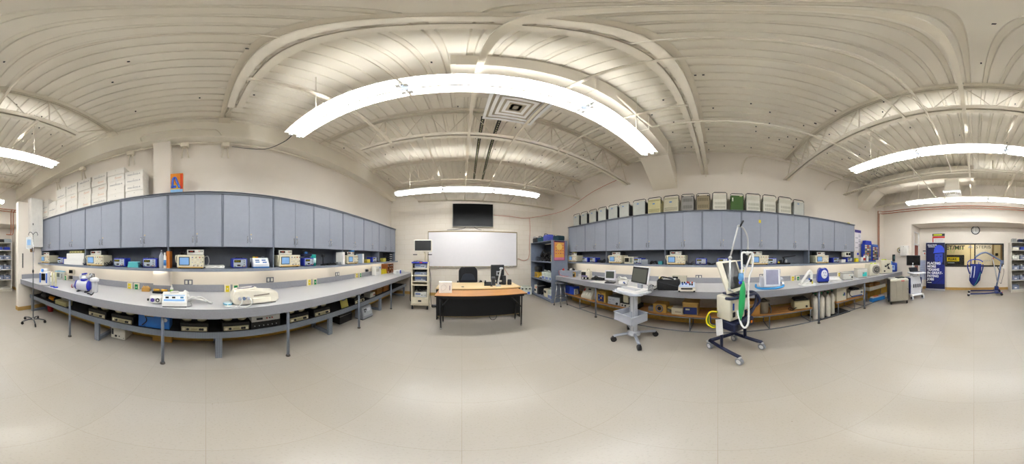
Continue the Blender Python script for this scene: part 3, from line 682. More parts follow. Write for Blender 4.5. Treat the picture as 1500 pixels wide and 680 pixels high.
tangle('thin dark leads hanging around the blue supply by the bottles', (-2.52, yl(204, 2.5), ZS), (.1, .18, .09), 3, CHAR, .004, 8)
def bottle(h, r, m, cap, label_m=None):
    def f(t_):
        MB(m).lathe([(r*.9, 0), (r, .008), (r, h*.62), (r*.8, h*.72), (r*.38, h*.82), (r*.34, h*.9)]).build('body', t_)
        MB(cap).lathe([(r*.42, h*.88), (r*.42, h*.97), (r*.3, h)]).build('cap', t_)
        if label_m: MB(label_m).lathe([(r*1.02, h*.16), (r*1.02, h*.52)]).build('paper_label', t_)
    return f
CL = glassm('#cfd6dc', .55)
simple('spray_bottle', 'clear spray bottle on the left shelf beside the divider, taller one', 'bottle', (-2.5, yl(236.5, 2.5), ZS), RL, bottle(.29, .042, CL, M('#6d7076', .5)))
simple('squeeze_bottle', 'pale squeeze bottle on the left shelf with a blue band', 'bottle', (-2.52, yl(241.5, 2.52), ZS), RL, bottle(.25, .036, WHITE, WHITE, M('#4a86c8', .5)))
def book(w_, h, d, m, spine=None):
    def f(t_):
        MB(M('#eee8da', .7)).box((0, d/2, h/2), (w_*.8, d*.97, h*.97)).build('pages', t_)
        for s_ in (-1, 1): MB(m).box((s_*w_*.45, d/2, h/2), (w_*.1, d, h)).build('cover', t_)
        MB(spine or m).box((0, .002, h/2), (w_, .006, h)).build('spine', t_)
    return f
simple('manual', 'orange manual standing on the left shelf against the divider', 'book', (-2.5, yl(246, 2.5), ZS), RL, book(.05, .27, .2, M('#c8762a', .5)))
tangle('black power leads heaped on the oscilloscope in the bay facing the camera', (-2.6, yl(272, 2.6), ZS+.206), (.16, .16, .08), 3, BLACK, .01, 11)
cable('grey lead looped at the side of the oscilloscope facing the camera', [(-2.6, yl(300, 2.6)-.02, ZS+.16), (-2.56, yl(304, 2.6), ZS+.19), (-2.52, yl(306, 2.6), ZS+.1), (-2.54, yl(302, 2.6), ZS+.02), (-2.6, yl(304, 2.6), ZS+.006)], .006, M('#a9abab', .5))
def laptop_flat(t_):
    MB(WHITE).box((0, .15, .014), (.32, .26, .024), None, .006).build('base', t_)
    MB(M('#e6e6e2', .35)).box((0, .16, .036), (.33, .27, .018), None, .006).build('lid', t_)
    MB(CHAR).box((-.15, .0, .02), (.03, .06, .016), None, .004).build('charger', t_)
simple('laptop', 'closed white laptop lying flat on the left shelf', 'laptop', (-2.46, yl(314, 2.46), ZS), RL, laptop_flat)
def solder_unit(t_):
    MB(M('#d8dce0', .4)).prism([(0, .02), (.2, .02), (.2, .16), (.07, .16), (0, .06)], -.135, .135, None, 'yz').build('case', t_)
    MB(M('#2f6fb0', .4)).box((0, .1, .012), (.28, .21, .024), None, .006).build('base', t_)
    q = MB(M('#e9edf0', .4)); q.box((0, 0, 0), (.24, .006, .1), None, .003)
    for x, z, m in ((-.06, .02, M('#355a90', .3)), (-.06, -.015, M('#4a7ab0', .4)), (.05, .02, M('#3a66a8', .4)), (.06, -.02, M('#3a66a8', .4))): q.box((x, -.004, z), (.07, .004, .02), m)
    o = q.build('control_face', t_); o.location = (0, .03, .105); o.rotation_euler = (R(-35), 0, 0)
    for x, m in ((-.09, YEL), (-.04, M('#d98a2a', .5)), (.07, GREYD)): MB(m).box((x, .12, .17), (.035, .05, .022), None, .004).build('plug', t_)
simple('soldering_station', 'white and blue sloped soldering station on the left shelf', 'instrument', Ls(383), RL, solder_unit)
tangle('black leads behind the white and blue soldering station', (-2.6, yl(371, 2.6), ZS), (.12, .12, .14), 3, BLACK, .009, 14)
def caddy(t_):
    MB(NAVY).box((0, .08, .03), (.2, .16, .05), None, .008).build('base', t_)
    MB(BLACK).tube([(-.08, .06, .05), (-.09, .05, .1), (0, .05, .12), (.09, .05, .1), (.08, .06, .05)], .012, None, 7, 4).build('handle', t_)
    MB(M('#3f74b8', .5)).box((-.03, .03, .07), (.05, .04, .04), None, .006).build('clip', t_)
simple('meter_pouch', 'dark blue instrument pouch on the power supply left of the teal tube', 'pouch', (-2.5, yl(452, 2.5), ZS+.181), RL, caddy)
def wipes(t_):
    MB(M('#19a596', .4)).cyl((0, .05, 0), (0, .05, .2), .05, None, 18).build('canister', t_)
    MB(M('#bfe6e0', .4)).lathe([(.0515, .06), (.0515, .15)], (0, .05, 0), None, 18).build('paper_label', t_)
    MB(M('#2fb3a8', .4)).lathe([(.052, .2), (.052, .215), (.04, .225)], (0, .05, 0), None, 18).build('lid', t_)
simple('wipes_canister', 'round teal wipes canister standing on the left shelf', 'canister', Ls(461.5), RL, wipes)
def armstand(t_):
    MB(BLACK).lathe([(.06, 0), (.06, .015), (.02, .025)], (0, .06, 0)).build('base', t_)
    MB(BLACK).tube([(0, .06, .02), (0, .06, .12), (-.01, .05, .2)], .012).build('stem', t_)
    MB(CHAR).box((-.01, .05, .2), (.05, .07, .06), None, .01).build('head', t_)
simple('microscope', 'small black microscope on the left shelf right of the teal canister', 'microscope', Ls(476), RL, armstand)
def tray(w_, d, h, m):
    def f(t_):
        q = MB(m); q.b2((-w_/2, 0, 0), (w_/2, d, .006))
        for a, c in (((-w_/2, 0), (w_/2, .006)), ((-w_/2, d-.006), (w_/2, d)), ((-w_/2, 0), (-w_/2+.006, d)), ((w_/2-.006, 0), (w_/2, d))): q.b2((a[0], a[1], 0), (c[0], c[1], h))
        q.build('tray', t_)
    return f
simple('tool_tray', 'low black tray of leads on the left shelf beyond the microscope', 'tray', Ls(487), RL, tray(.24, .16, .03, BLACK))
tangle('black leads lying in the low black tray', (-2.54, yl(487, 2.54), ZS+.007), (.1, .18, .05), 3, CHAR, .006, 18)
simple('small_adapter', 'small grey adapter box on the left shelf by the white binder', 'adapter', Ls(497.5), RL, carton_small(.12, .06, .1, M('#8f9294', .5)))
simple('binder', 'white binder standing on the left shelf at the fourth divider', 'binder', Ls(503.8, 2.44), RL, book(.06, .28, .22, WHITE))
def blue_bag(t_): MB(M('#2f7fd0', .5)).box((0, .05, .02), (.14, .1, .04), None, .012).build('pack', t_)
simple('blue_pack', 'small bright blue pack on the meter beside the white binder', 'pack', (-2.54, yl(519, 2.5), ZS+.297), RL, blue_bag)
simple('binder', 'white and blue binder standing right of the far oscilloscope', 'binder', Ls(532, 2.44), RL, book(.07, .25, .22, M('#c5d4e6', .5), WHITE))
simple('parts_box', 'small yellow box on the left shelf beside the far blue supply', 'box', Ls(540), RL, carton_small(.16, .1, .12, M('#c9b23a', .5)))
simple('parts_box', 'olive yellow box on the left shelf by the black paper trays', 'box', Ls(563.5), RL, carton_small(.2, .12, .12, M('#a8a23a', .5)))
def papertray(t_):
    for k in range(4):
        q = MB(BLACK); z = .01+.075*k; q.b2((-.13, 0, z), (.13, .26, z+.006)); q.b2((-.13, 0, z), (-.124, .26, z+.05)); q.b2((.124, 0, z), (.13, .26, z+.05)); q.build('tray', t_)
        MB(WHITE).b2((-.11, .012, z+.007), (.11, .24, z+.022)).build('paper', t_)
    for s_ in (-1, 1): MB(BLACK).b2((s_*.131, .12, 0), (s_*.137, .14, .29)).build('post', t_)
simple('paper_trays', 'black stack of paper trays at the far end of the left shelf', 'trays', Ls(573), RL, papertray)
tangle('dark tangled leads by the small power supply at the far left shelf end', (-2.52, yl(556, 2.5), ZS), (.14, .16, .06), 3, CHAR, .006, 21)
# ---- right shelf other things
simple('parts_box', 'small olive box on the meter of the bookcase oscilloscope', 'box', (3.55, yr(836, 3.43), ZS+.297), RR, carton_small(.14, .035, .1, M('#b7a83a', .5)))
tangle('black leads between blue supplies and the first shelf divider', (3.55, yr(880, 3.5), ZS), (.2, .34, .12), 5, BLACK, .009, 24)
def crt(t_):
    MB(BEIGE2).box((0, .13, .085), (.27, .26, .17), None, .008).build('case', t_)
    MB(M('#1a1d1c', .2, var=0)).box((-.055, -.002, .095), (.12, .008, .1), None, .004).build('screen', t_)
    MB(M('#7f867c', .4)).box((.06, -.001, .09), (.07, .006, .12)).build('key_panel', t_)
    for z in (.05, .08, .11, .14): knob(t_, .115, z, .007, 0)
simple('screen_unit', 'beige unit with a small black screen on the right shelf', 'instrument', Rs(921), RR, crt)
simple('adapter_box', 'grey adapter box right of the blue supply in the second bay', 'adapter', Rs(944), RR, carton_small(.17, .11, .16, M('#9097a0', .5)))
tangle('black leads in front of the third shelf divider', (3.5, yr(958, 3.5), ZS), (.16, .24, .1), 4, BLACK, .007, 27)
simple('wipes_tub', 'small teal box among black leads on the right shelf', 'tub', Rs(967, 3.45), RR, rounded_tub(.1, .08, .08, M('#3e8c92', .5)))
tangle('dark leads right of the oscilloscope behind the camera bag', (3.52, yr(1010, 3.5), ZS), (.14, .2, .1), 3, CHAR, .006, 30)
tangle('black coiled leads right of the lone blue supply', (3.5, yr(1042, 3.5), ZS), (.14, .2, .07), 3, BLACK, .007, 31)
simple('parts_box', 'small yellow box on the right shelf behind the ventilator screen', 'box', Rs(1079), RR, carton_small(.09, .07, .08, YEL))
def robot(t_):
    MB(BLACK).box((0, .07, .02), (.32, .14, .035), None, .008).build('base', t_)
    MB(BLACK).tube([(.0, .07, .03), (.02, .05, .12), (-.02, .06, .16)], .02).build('stand', t_)
    MB(BLACK).tube([(-.03, .06, .16), (.08, .05, .17), (.3, .03, .2)], .011).build('arm', t_)
    MB(CHAR).box((-.08, .04, .07), (.07, .06, .07), None, .012).build('clamp', t_)
    MB(M('#b0b2b4', .3, .5)).box((.06, .03, .07), (.04, .05, .08), None, .01).build('holder', t_)
    MB(YEL).box((-.13, .02, .05), (.03, .03, .03)).build('tip', t_)
simple('helping_hand', 'black articulated arm stand on the right shelf', 'stand', Rs(1149), RR, robot)
simple('adapter_box', 'small white unit between the last two blue supplies', 'adapter', Rs(1236), RR, carton_small(.16, .09, .14, WHITE))
def vitals(t_):
    MB(OFFW).box((0, .1, .07), (.23, .18, .14), None, .01).build('case', t_)
    for x in (-.05, .05): MB(M('#1c2020', .2, var=0)).box((x, 0, .08), (.06, .02, .07)).build('screen', t_)
simple('small_monitor', 'white twin-screen monitor standing on the last blue supply', 'monitor', (3.44, yr(1243, 3.43), ZS+.17), RR, vitals)
simple('label_tub', 'yellow and green tub on the shelf end past the cabinets', 'tub', Rs(1255.5, 3.45), RR, rounded_tub(.16, .13, .12, YEL, M('#8fae2a', .5)))
simple('drink_carton', 'white and red carton on the shelf end below the wall poster', 'carton', Rs(1263, 3.47), RR, carton_small(.12, .15, .1, WHITE))
simple('spray_bottle', 'orange-capped white bottle on the right shelf end', 'bottle', Rs(1266, 3.52), RR, bottle(.25, .045, WHITE, M('#e0603a', .5), REDM))
simple('spray_bottle', 'pale round bottle with grey cap on the right shelf end', 'bottle', Rs(1270.5, 3.47), RR, bottle(.23, .045, M('#dfe2e0', .4), M('#8e9294', .5)))
# blue parts racks
def prack(t_):
    MB(M('#1f3fae', .45)).prism([(-.22, 0), (.22, 0), (.22, .62), (-.22, .62)], .0, .16).build('frame', t_)
    rd = random.Random(9)
    for r_ in range(8):
        for c_ in range(3):
            m = [M('#b8a46a', .5), M('#8a8d84', .5), M('#4a4a40', .5), M('#a05a3a', .5), M('#6b7040', .5), M('#c8c4b4', .5)][rd.randrange(6)]
            MB(m).b2((-.16+.12*c_-.052, -.02, .04+.07*r_), (-.16+.12*c_+.052, 0, .04+.07*r_+.055), None, .004).build('bin_drawer', t_)
simple('parts_rack', 'taller blue rack of small parts drawers on the shelf end', 'rack', (3.56, yr(1272.5, 3.55), ZS), RR, prack)
t_ = clone([o for o in col.objects if o.name == 'parts_rack'][0], (3.58, yr(1283.3, 3.56), ZS), RR, 'shorter blue rack of small parts drawers nearest the copper pipes', (.9, 1, .9))
simple('blue_bin', 'flat bright blue bin lying on the taller parts rack', 'bin', (3.57, yr(1273, 3.55), ZS+.621), RR, rounded_tub(.4, .13, .14, M('#1233b8', .4)))
simple('blue_bin', 'light blue bin lying on the shorter parts rack', 'bin', (3.585, yr(1283.5, 3.56), ZS+.559), RR, rounded_tub(.34, .08, .14, M('#4a78c8', .4)))
# ---- cartons on the left cabinets
TXT = M('#6f6f78', .6, var=0); ORG = M('#dba27a', .6, var=0)
SE = [-4.02, -3.66, -3.30, -2.93, -2.54, -2.14, -1.76, -1.37, -1.02]; SN = [4, 3, 5, 5, 5, 5, 5, 4]
SN_ = ['against the partition', 'second from the partition', 'third from the partition', 'fourth from the partition', 'fifth from the partition', 'sixth from the partition', 'seventh from the partition', 'beside the wall pilaster']
LV = ['bottom', 'second', 'third', 'fourth', 'top']
bp_ = {}
def mk_box(txt):
    def f(label, loc, rz):
        t_ = thing('carton', label, 'box', loc, rz, 'white cartons on the left cabinets'); w_, h, d = .355, .141, .3
        MB(CARTON).box((0, d/2, h/2), (w_, d, h-.001), None, .002).build('box_body', t_)
        MB(M('#cfcac0', .6)).b2((-w_/2-.0006, -.0006, h-.03), (w_/2+.0006, d, h-.0285)).build('lid', t_)
        MB(CHAR).cyl((0, -.0004, h-.045), (0, .002, h-.045), .006, None, 8).build('hand_hole', t_)
        if txt: MB(TXT if txt[0] == 'M' else ORG).text(txt, .048, (0, -.001, h*.42), None, ext=.0004, sx=1.1).build('lettering', t_)
        return t_
    return f
kinds = [kind('bx%d' % i, mk_box(tx)) for i, tx in enumerate(('MACROS-4', None, 'MACROS-4'))]
def scrib(label, loc, rz):
    t_ = mk_box(None)(label, loc, rz); rd = random.Random(2)
    for k in range(2): MB(ORG).tube([(-.02+.011*i, -.001, .055+.02*k+.01*sin(i*2.2)+rd.uniform(-.004, .004)) for i in range(14)], .0022, None, 5).build('scribble', t_)
    return t_
kinds[2] = kind('bx2', scrib)
PAT = [[0, 2, 0, 1], [1, 0, 1], [1, 2, 1, 0, 1], [1, 1, 2, 1, 0], [2, 1, 2, 1, 0], [0, 2, 2, 2, 0], [1, 1, 0, 2, 1], [1, 0, 0, 0]]
for i in range(8):
    for k in range(SN[i]):
        rd = random.Random(i*10+k); yc = (SE[i]+SE[i+1])/2 + rd.uniform(-.006, .006)
        wd = (SE[i+1]-SE[i]-.014)/.355
        lv = LV[k] if k < SN[i]-1 else 'top'
        o = kinds[PAT[i][k]]('white carton, %s in the stack %s' % (lv, SN_[i]), (-2.53+rd.uniform(-.008, .01), yc, 2.596+.1412*k), RL, (min(wd, 1.02), 1, 1))
q = MB(M('#e8e0c8', .5)); q.box((.05, .0, .055), (.1, .11, .1), None, .004)
# bright software box on the cabinets
def softbox(t_):
    a, c = yl(249.5, 2.6), yl(268, 2.6); w_ = c-a
    q = MB(M('#d8862a', .45)); q.box((0, .03, .21), (w_, .06, .42), None, .003)
    q.b2((-w_/2+.002, -.0015, .004), (w_/2-.002, 0, .1), M('#7fb0d8', .45)); q.b2((-w_/2+.002, -.0015, .1), (w_/2-.05, 0, .2), M('#dcb43a', .45)); q.build('box_body', t_)
    q = MB(M('#2f58b8', .45)); q.tube([(-.07, -.004, .12), (-.06, -.004, .3), (-.02, -.004, .33), (.0, -.004, .27), (.05, -.004, .12)], .02, None, 6, 3); q.box((-.05, -.004, .15), (.09, .004, .05)); q.build('picture', t_)
    MB(M('#c8401f', .45)).b2((w_/2-.045, -.002, .1), (w_/2-.004, 0, .4)).build('side_band', t_)
simple('software_box', 'orange and blue picture box standing on the left cabinets by the pilaster', 'box', (-2.6, yl(258.7, 2.6), 2.596), RL, softbox)
# ---- equipment cases on the right cabinets
def mk_case(body, ventm, style):
    def f(label, loc, rz):
        t_ = thing('equipment_case', label, 'case', loc, rz, 'equipment cases on the right cabinets'); w_, h, d = .34, .39, .24
        MB(body).box((0, d/2, h/2), (w_, d, h), None, .01).build('body', t_)
        MB(CHAR).tube([(-w_/2-.008, .06, h*.7), (-w_/2-.008, .03, h+.03), (-w_/2+.03, .03, h+.055), (w_/2-.03, .03, h+.055), (w_/2+.008, .03, h+.03), (w_/2+.008, .06, h*.7)], .009, None, 6).build('handle', t_)
        if style == 'plain':
            MB(M('#3a7fd0', .4)).box((-.03, -.002, h*.83), (.05, .004, .02)).build('sticker', t_)
            MB(CHAR).box((w_/2+.004, .1, h/2), (.01, .18, h*.8)).build('side_panel', t_)
        if style == 'beige':
            MB(M('#3a7fd0', .4)).box((-.01, -.002, h*.68), (.06, .004, .025)).build('sticker', t_)
            for z in (.05, .08, .11, .34): MB(ventm).b2((-w_/2+.02, -.002, z), (w_/2-.02, .0, z+.014)).build('vent_slot', t_)
        if style in ('perf', 'vent'):
            for r_ in ((.07, .15), (.24, .32)) if style == 'perf' else ((.05, .11), (.14, .2)):
                q = MB(ventm)
                for k in range(9): q.b2((-w_/2+.045+.03*k, -.002, r_[0]), (-w_/2+.062+.03*k, .0, r_[1]))
                q.build('vent_grille', t_)
        if style == 'perf':
            for x in (-.13, .13):
                for z in (.012, h-.012): MB(BLACK).box((x, -.004, z), (.035, .02, .024), None, .004).build('corner_foot', t_)
        if style == 'vent': MB(M('#c5c2b2', .5)).b2((-w_/2+.01, -.003, .27), (w_/2-.01, 0, .36)).build('badge_panel', t_)
        if style == 'green':
            MB(M('#e6e6d2', .5)).box((-.12, -.003, .28), (.03, .004, .09)).build('paper_tag', t_)
            MB(M('#cfc79a', .5)).box((.1, -.003, .37), (.07, .004, .02)).build('sticker', t_)
        return t_
    return f
GP = M('#bcbfb8', .5); plain = kind('cpl', mk_case(GP, None, 'plain')); beige = kind('cbe', mk_case(M('#c9c293', .5), M('#8a8462', .6), 'beige')); beige2 = kind('cb2', mk_case(M('#cdc8ad', .5), M('#928d74', .6), 'beige'))
dark = kind('cdk', mk_case(M('#8f8c86', .5), M('#66645e', .6), 'perf')); brown = kind('cbr', mk_case(M('#94876a', .5), M('#6d624a', .6), 'perf')); vent_ = kind('cvt', mk_case(M('#cfcdc0', .5), M('#a3a292', .6), 'vent')); green = kind('cgr', mk_case(M('#3e5e2a', .5), None, 'green'))
CS = [(839, 848.8, plain, 0), (850, 860, plain, 0), (862, 873.6, plain, 0), (875, 888, plain, 0), (890, 905, plain, 0), (906, 922, plain, 0), (926, 946, plain, 0), (947.6, 968.7, beige, 0), (971, 995, beige2, 0), (996.8, 1017.4, dark, 0), (1019, 1040.8, brown, 0), (1042.7, 1066, vent_, 0), (1069, 1090.5, green, 0), (1092, 1115, vent_, 0), (1117, 1138, vent_, 0), (1140, 1160.7, vent_, 0), (1162, 1179, plain, 0)]
SAY = {}
for i, (a, c, fn, _) in enumerate(CS):
    ya, yb_ = yr(a, 3.54), yr(c, 3.54); w_ = (ya-yb_)-.03
    what = 'grey' if i < 7 else {7: 'olive beige', 8: 'pale beige', 9: 'dark grey perforated', 10: 'brown perforated', 12: 'green'}.get(i, 'white vented')
    where = '%s from the bookcase end' % ORD[i]
    fn('%s equipment case with a carry handle, %s' % (what, where), (3.54, (ya+yb_)/2, 2.561), RR, (max(.6, min(w_/.36, 1.05)), 1, 1.02 if i in (11, 13, 14, 15) else .97))
bb = MB(M('#d8d04a', .6)); bb.box((3.5, yr(1243, 3.5), 2.575), (.05, .08, .022)); tag(bb.build('sticky_pad'), 'small yellow pad lying on the right end of the right cabinets', 'pad')
def sticky(t_): MB(YEL).b2((-.03, -.001, -.04), (.03, 0, .04)).build('paper', t_)
bb = MB(YEL); bb.box((RD-.004, yr(1113, RD), hz(324.5, 3.63)), (.002, .05, .07)); tag(bb.build('sticky_note'), 'yellow sticky note on a cabinet door above the white breathing hoses', 'note')
# ================================================================ things on and under the left bench
def C(px, py, z=ZC): return on(px, py, z)
def outlet(label, side, px, py, m, hh=.115, ww=.075, face=None, dark=False):
    d = (-XL-.0225) if side == 'L' else (XR-.0225)
    if face == 'wall': d = -XL-.0005 if side == 'L' else XR-.0005
    y = (yl if side == 'L' else yr)(px, d); dist = sqrt(d*d+y*y)
    t_ = thing('outlet_plate', label, 'outlet', ((-d if side == 'L' else d), y, hz(py, dist)), RL if side == 'L' else RR)
    if dark:
        MB(M('#6c7079', .4)).box((0, -.004, 0), (.15, .008, .1), None, .003).build('plate', t_)
        for s_ in (-1, 1): MB(M('#e8e6da', .4)).box((s_*.035, -.009, 0), (.04, .004, .062), None, .004).build('socket', t_)
    else:
        MB(M('#ece4cc', .45)).box((0, -.022, 0), (ww+.03, .044, hh+.03), None, .005).build('box', t_)
        MB(m).box((0, -.045, 0), (ww-.012, .004, hh-.005)).build('face_plate', t_)
        MB(WHITE).cyl((0, -.046, 0), (0, -.05, 0), .012, None, 10).build('port', t_)
        MB(m).box((0, -.049, .028), (ww*.5, .006, .018), None, .003).build('label_strip', t_)
    return t_
for px, py, nm, mm in ((137, 0, 0, 0),): pass
outlet('yellow gas outlet behind the patient monitor near the partition', 'L', 93.5, 407, YEL); outlet('green gas outlet behind the patient monitor near the partition', 'L', 97.8, 407.3, GRN)
outlet('yellow gas outlet next to the wooden block, left bench', 'L', 191, 419, YEL); outlet('green gas outlet next to the wooden block, left bench', 'L', 201, 420.3, GRN)
outlet('yellow gas outlet beside the big white pump, left bench', 'L', 332.7, 422.5, YEL); outlet('green gas outlet beside the big white pump, left bench', 'L', 344.8, 422.2, GRN)
outlet('yellow gas outlet on the bare part of the left bench', 'L', 451.5, 413.5, YEL); outlet('green gas outlet on the bare part of the left bench', 'L', 460, 413, GRN)
outlet('yellow gas outlet toward the yellow bin, left bench', 'L', 521, 403.5, YEL); outlet('green gas outlet toward the yellow bin, left bench', 'L', 526.5, 403, GRN)
outlet('grey double socket behind the clear lidded jar, left bench', 'L', 135, 404, None, face='wall', dark=True); outlet('grey double socket above the white infusion unit, left bench', 'L', 276, 413.7, None, face='wall', dark=True)
outlet('grey double socket above the big white pump, left bench', 'L', 395.5, 410, None, face='wall', dark=True); outlet('grey double socket above the bare worktop, left bench', 'L', 494, 401.5, None, face='wall', dark=True)
def blackplug(t_): MB(BLACK).box((0, -.03, 0), (.1, .06, .07), None, .008).build('plug', t_); MB(M('#8c8f96', .4)).box((0, -.003, 0), (.14, .006, .1)).build('plate', t_)
d_ = -XL; simple('socket_plug', 'black plug in a wall socket above the left bench, toward the yellow bin', 'plug', (XL+.0005, yl(536.5, d_), hz(396.5, d_/cos((536.5-301.5)*K))), RL, blackplug)
# tall infusion pump
def pump(t_):
    MB(M('#e3e3e0', .4)).box((0, .07, .13), (.17, .14, .25), None, .02, seg=2).build('case', t_)
    MB(SCREEN).box((0, -.003, .16), (.075, .012, .12)).build('screen', t_)
    for s_ in (-1, 1):
        q = MB(M('#3f6cc0', .4)); q.box((s_*.062, -.002, .14), (.026, .016, .17), None, .004); q.build('side_channel', t_)
    MB(WHITE).box((0, .06, .275), (.13, .1, .05), None, .012).build('handle_hood', t_)
    MB(M('#4a86d8', .4)).box((-.02, .0, .27), (.04, .03, .05), None, .006).build('clip', t_)
    MB(CHAR).box((0, .07, .004), (.13, .1, .008)).build('foot', t_)
p = C(63.5, 419); simple('infusion_pump', 'white infusion pump with dark screen and blue sides nearest the partition', 'pump', p, R(118), pump).scale = (1.2, 1.1, 1.22)
def pole_pump(t_):
    MB(WHITE).box((0, .05, .11), (.11, .1, .22), None, .012).build('case', t_)
    MB(CHAR).box((.01, -.002, .14), (.07, .01, .035)).build('screen', t_)
    MB(REDM).box((-.02, .0, .235), (.05, .03, .02), None, .004).build('cap', t_)
simple('syringe_pump', 'slim white syringe pump behind the clear measuring cylinders', 'pump', C(74, 413), R(115), pole_pump)
def cylm(t_):
    MB(M('#2340c0', .4)).lathe([(.05, 0), (.05, .014), (.03, .02)]).build('base', t_)
    MB(glassm('#eee9b8', .5)).lathe([(.024, .018), (.024, .3), (.028, .31)]).build('tube', t_)
for px, py, l in ((76.8, 420), ) and ((76.8, 420, 'measuring cylinder with a blue base beside the infusion pump'), (81.5, 421.5, 'measuring cylinder with a blue base, the one farther from the partition')): simple('measuring_cylinder', 'tall pale yellow ' + l, 'cylinder', C(px, py), RL, cylm)
def monitor(t_):
    MB(M('#cfd2cc', .4)).box((0, .1, .11), (.3, .2, .2), None, .012).build('case', t_)
    MB(M('#5fa6c8', .4)).box((0, .1, .218), (.29, .2, .018), None, .006).build('top_band', t_)
    q = MB(M('#b6bbb6', .4)); q.box((0, -.002, .11), (.26, .008, .16)); q.build('front_panel', t_)
    MB(M('#6d7670', .25)).box((-.04, -.008, .12), (.12, .006, .1)).build('screen', t_)
    for z in (.06, .1, .14): knob(t_, .09, z, .012, -.006)
simple('patient_monitor', 'light grey patient monitor with a blue-topped case by the partition end', 'monitor', C(86.5, 409.5), R(108), monitor)
def nibp(t_):
    MB(M('#d3cdbb', .4)).box((0, .1, .075), (.26, .2, .145), None, .008).build('case', t_)
    MB(SCREEN).box((-.06, -.003, .085), (.1, .01, .085)).build('screen', t_)
    q = MB(M('#c4bfae', .4)); q.box((.07, -.002, .08), (.09, .008, .1)); q.build('key_panel', t_)
    MB(M('#4a94ac', .4)).box((.137, .09, .08), (.016, .15, .14), None, .004).build('blue_side', t_)
    MB(WHITE).box((.147, .09, .09), (.006, .05, .08)).build('connector', t_)
p = C(107, 411.5); simple('vital_monitor', 'cream monitor with small dark screen, lower of a stacked pair', 'monitor', p, R(112), nibp)
simple('vital_monitor', 'cream monitor with small dark screen, upper of a stacked pair', 'monitor', p + V((0, 0, .1485)), R(112), nibp)
def ventsim(t_):
    MB(glassm('#e4e6ee', .62)).lathe([(.105, -.12), (.115, -.1), (.115, .1), (.105, .12)], (0, 0, .135), None, 20, (1, 0, 0)).build('clear_drum', t_)
    MB(M('#1c28b0', .35)).lathe([(.1, .121), (.11, .128), (.08, .17), (.04, .18)], (0, 0, .135), None, 18, (1, 0, 0)).build('blue_end', t_)
    MB(M('#1c28b0', .35)).lathe([(.1, -.121), (.1, -.15), (.05, -.17)], (0, 0, .135), None, 18, (1, 0, 0)).build('blue_end', t_)
    MB(M('#c9cbd6', .4)).tube([(-.15, 0, .12), (-.2, -.02, .13), (-.24, -.02, .1)], .04).build('valve', t_)
    MB(REDM).torus((-.245, -.02, .1), .035, .01, None, (1, 0, 0), 16, 6).build('red_ring', t_)
    MB(M('#1c28b0', .35)).cyl((.02, 0, .23), (.02, 0, .27), .075, None, 18).build('blue_collar', t_)
    MB(M('#d9dbe0', .35)).lathe([(.06, 0), (.07, .02), (.05, .06), (.02, .065)], (.02, 0, .27)).build('cap', t_)
    MB(M('#d9dbe0', .35)).tube([(-.05, .0, .25), (-.08, 0, .31), (-.02, 0, .35), (.06, 0, .36)], .02, None, 8, 3).build('elbow_pipe', t_)
    MB(M('#1c28b0', .35)).box((.03, 0, .375), (.12, .05, .03), None, .008, Matrix.Rotation(R(-12), 3, 'Y')).build('blue_handle', t_)
    MB(M('#c9ccd4', .3)).tube([(.1, 0, .3), (.16, 0, .34), (.2, 0, .38)], .016, None, 8).build('lever', t_)
    for x in (-.09, .09): MB(CHAR).box((x, 0, .012), (.05, .17, .024), None, .004).build('foot', t_)
simple('lung_simulator', 'clear drum device with dark blue ends near the partition', 'medical device', C(116, 428.5)+V((-.1, 0, 0)), R(104), ventsim).scale = (.86, .86, .86)
def jar(t_):
    MB(glassm('#eef0f2', .3)).lathe([(.055, 0), (.062, .01), (.062, .2), (.06, .21)], (0, 0, 0), None, 18).build('jar', t_)
    MB(M('#e8e8ea', .35)).lathe([(.075, .2), (.08, .21), (.08, .245), (.05, .26)], (0, 0, 0), None, 18).build('lid', t_)
simple('suction_jar', 'clear suction jar with a wide white lid, left bench', 'jar', C(134, 429)+V((-.06, .02, 0)), 0, jar)
cable('black hose end beside the clear lidded jar', [C(128, 430, ZC+.012), C(131, 430.5, ZC+.012), C(134, 432, ZC+.012), C(137, 429, ZC+.03)], .012)
def wblock(t_):
    MB(M('#c89a50', .55)).box((0, .05, .035), (.14, .1, .07), None, .003).build('block', t_)
    for x in (-.04, 0, .035): MB(M('#d9b06a', .5)).lathe([(.014, .07), (.018, .085), (.006, .1)], (x, .04, 0), None, 10).build('peg', t_)
simple('wooden_block', 'tan wooden block with pegs beside the green gas outlet', 'block', C(213, 427.5), R(98), wblock)
def brass(t_):
    MB(BLACK).box((0, .04, .018), (.27, .08, .035), None, .006).build('base', t_)
    for x in (-.065, .065): MB(M('#c99a38', .35, .6)).lathe([(.02, -.055), (.026, -.045), (.026, .045), (.02, .055)], (x, .04, .05), None, 12, (1, 0, 0)).build('brass_cylinder', t_)
simple('brass_valve', 'black bar with two brass cylinders against the left backsplash', 'valve', (-2.585, yl(234, 2.57), ZC), R(92), brass)
simple('spray_bottle', 'white squeeze bottle with a green label on the left bench', 'bottle', C(251.5, 431), RL, bottle(.155, .027, WHITE, WHITE, M('#86c92e', .45)))
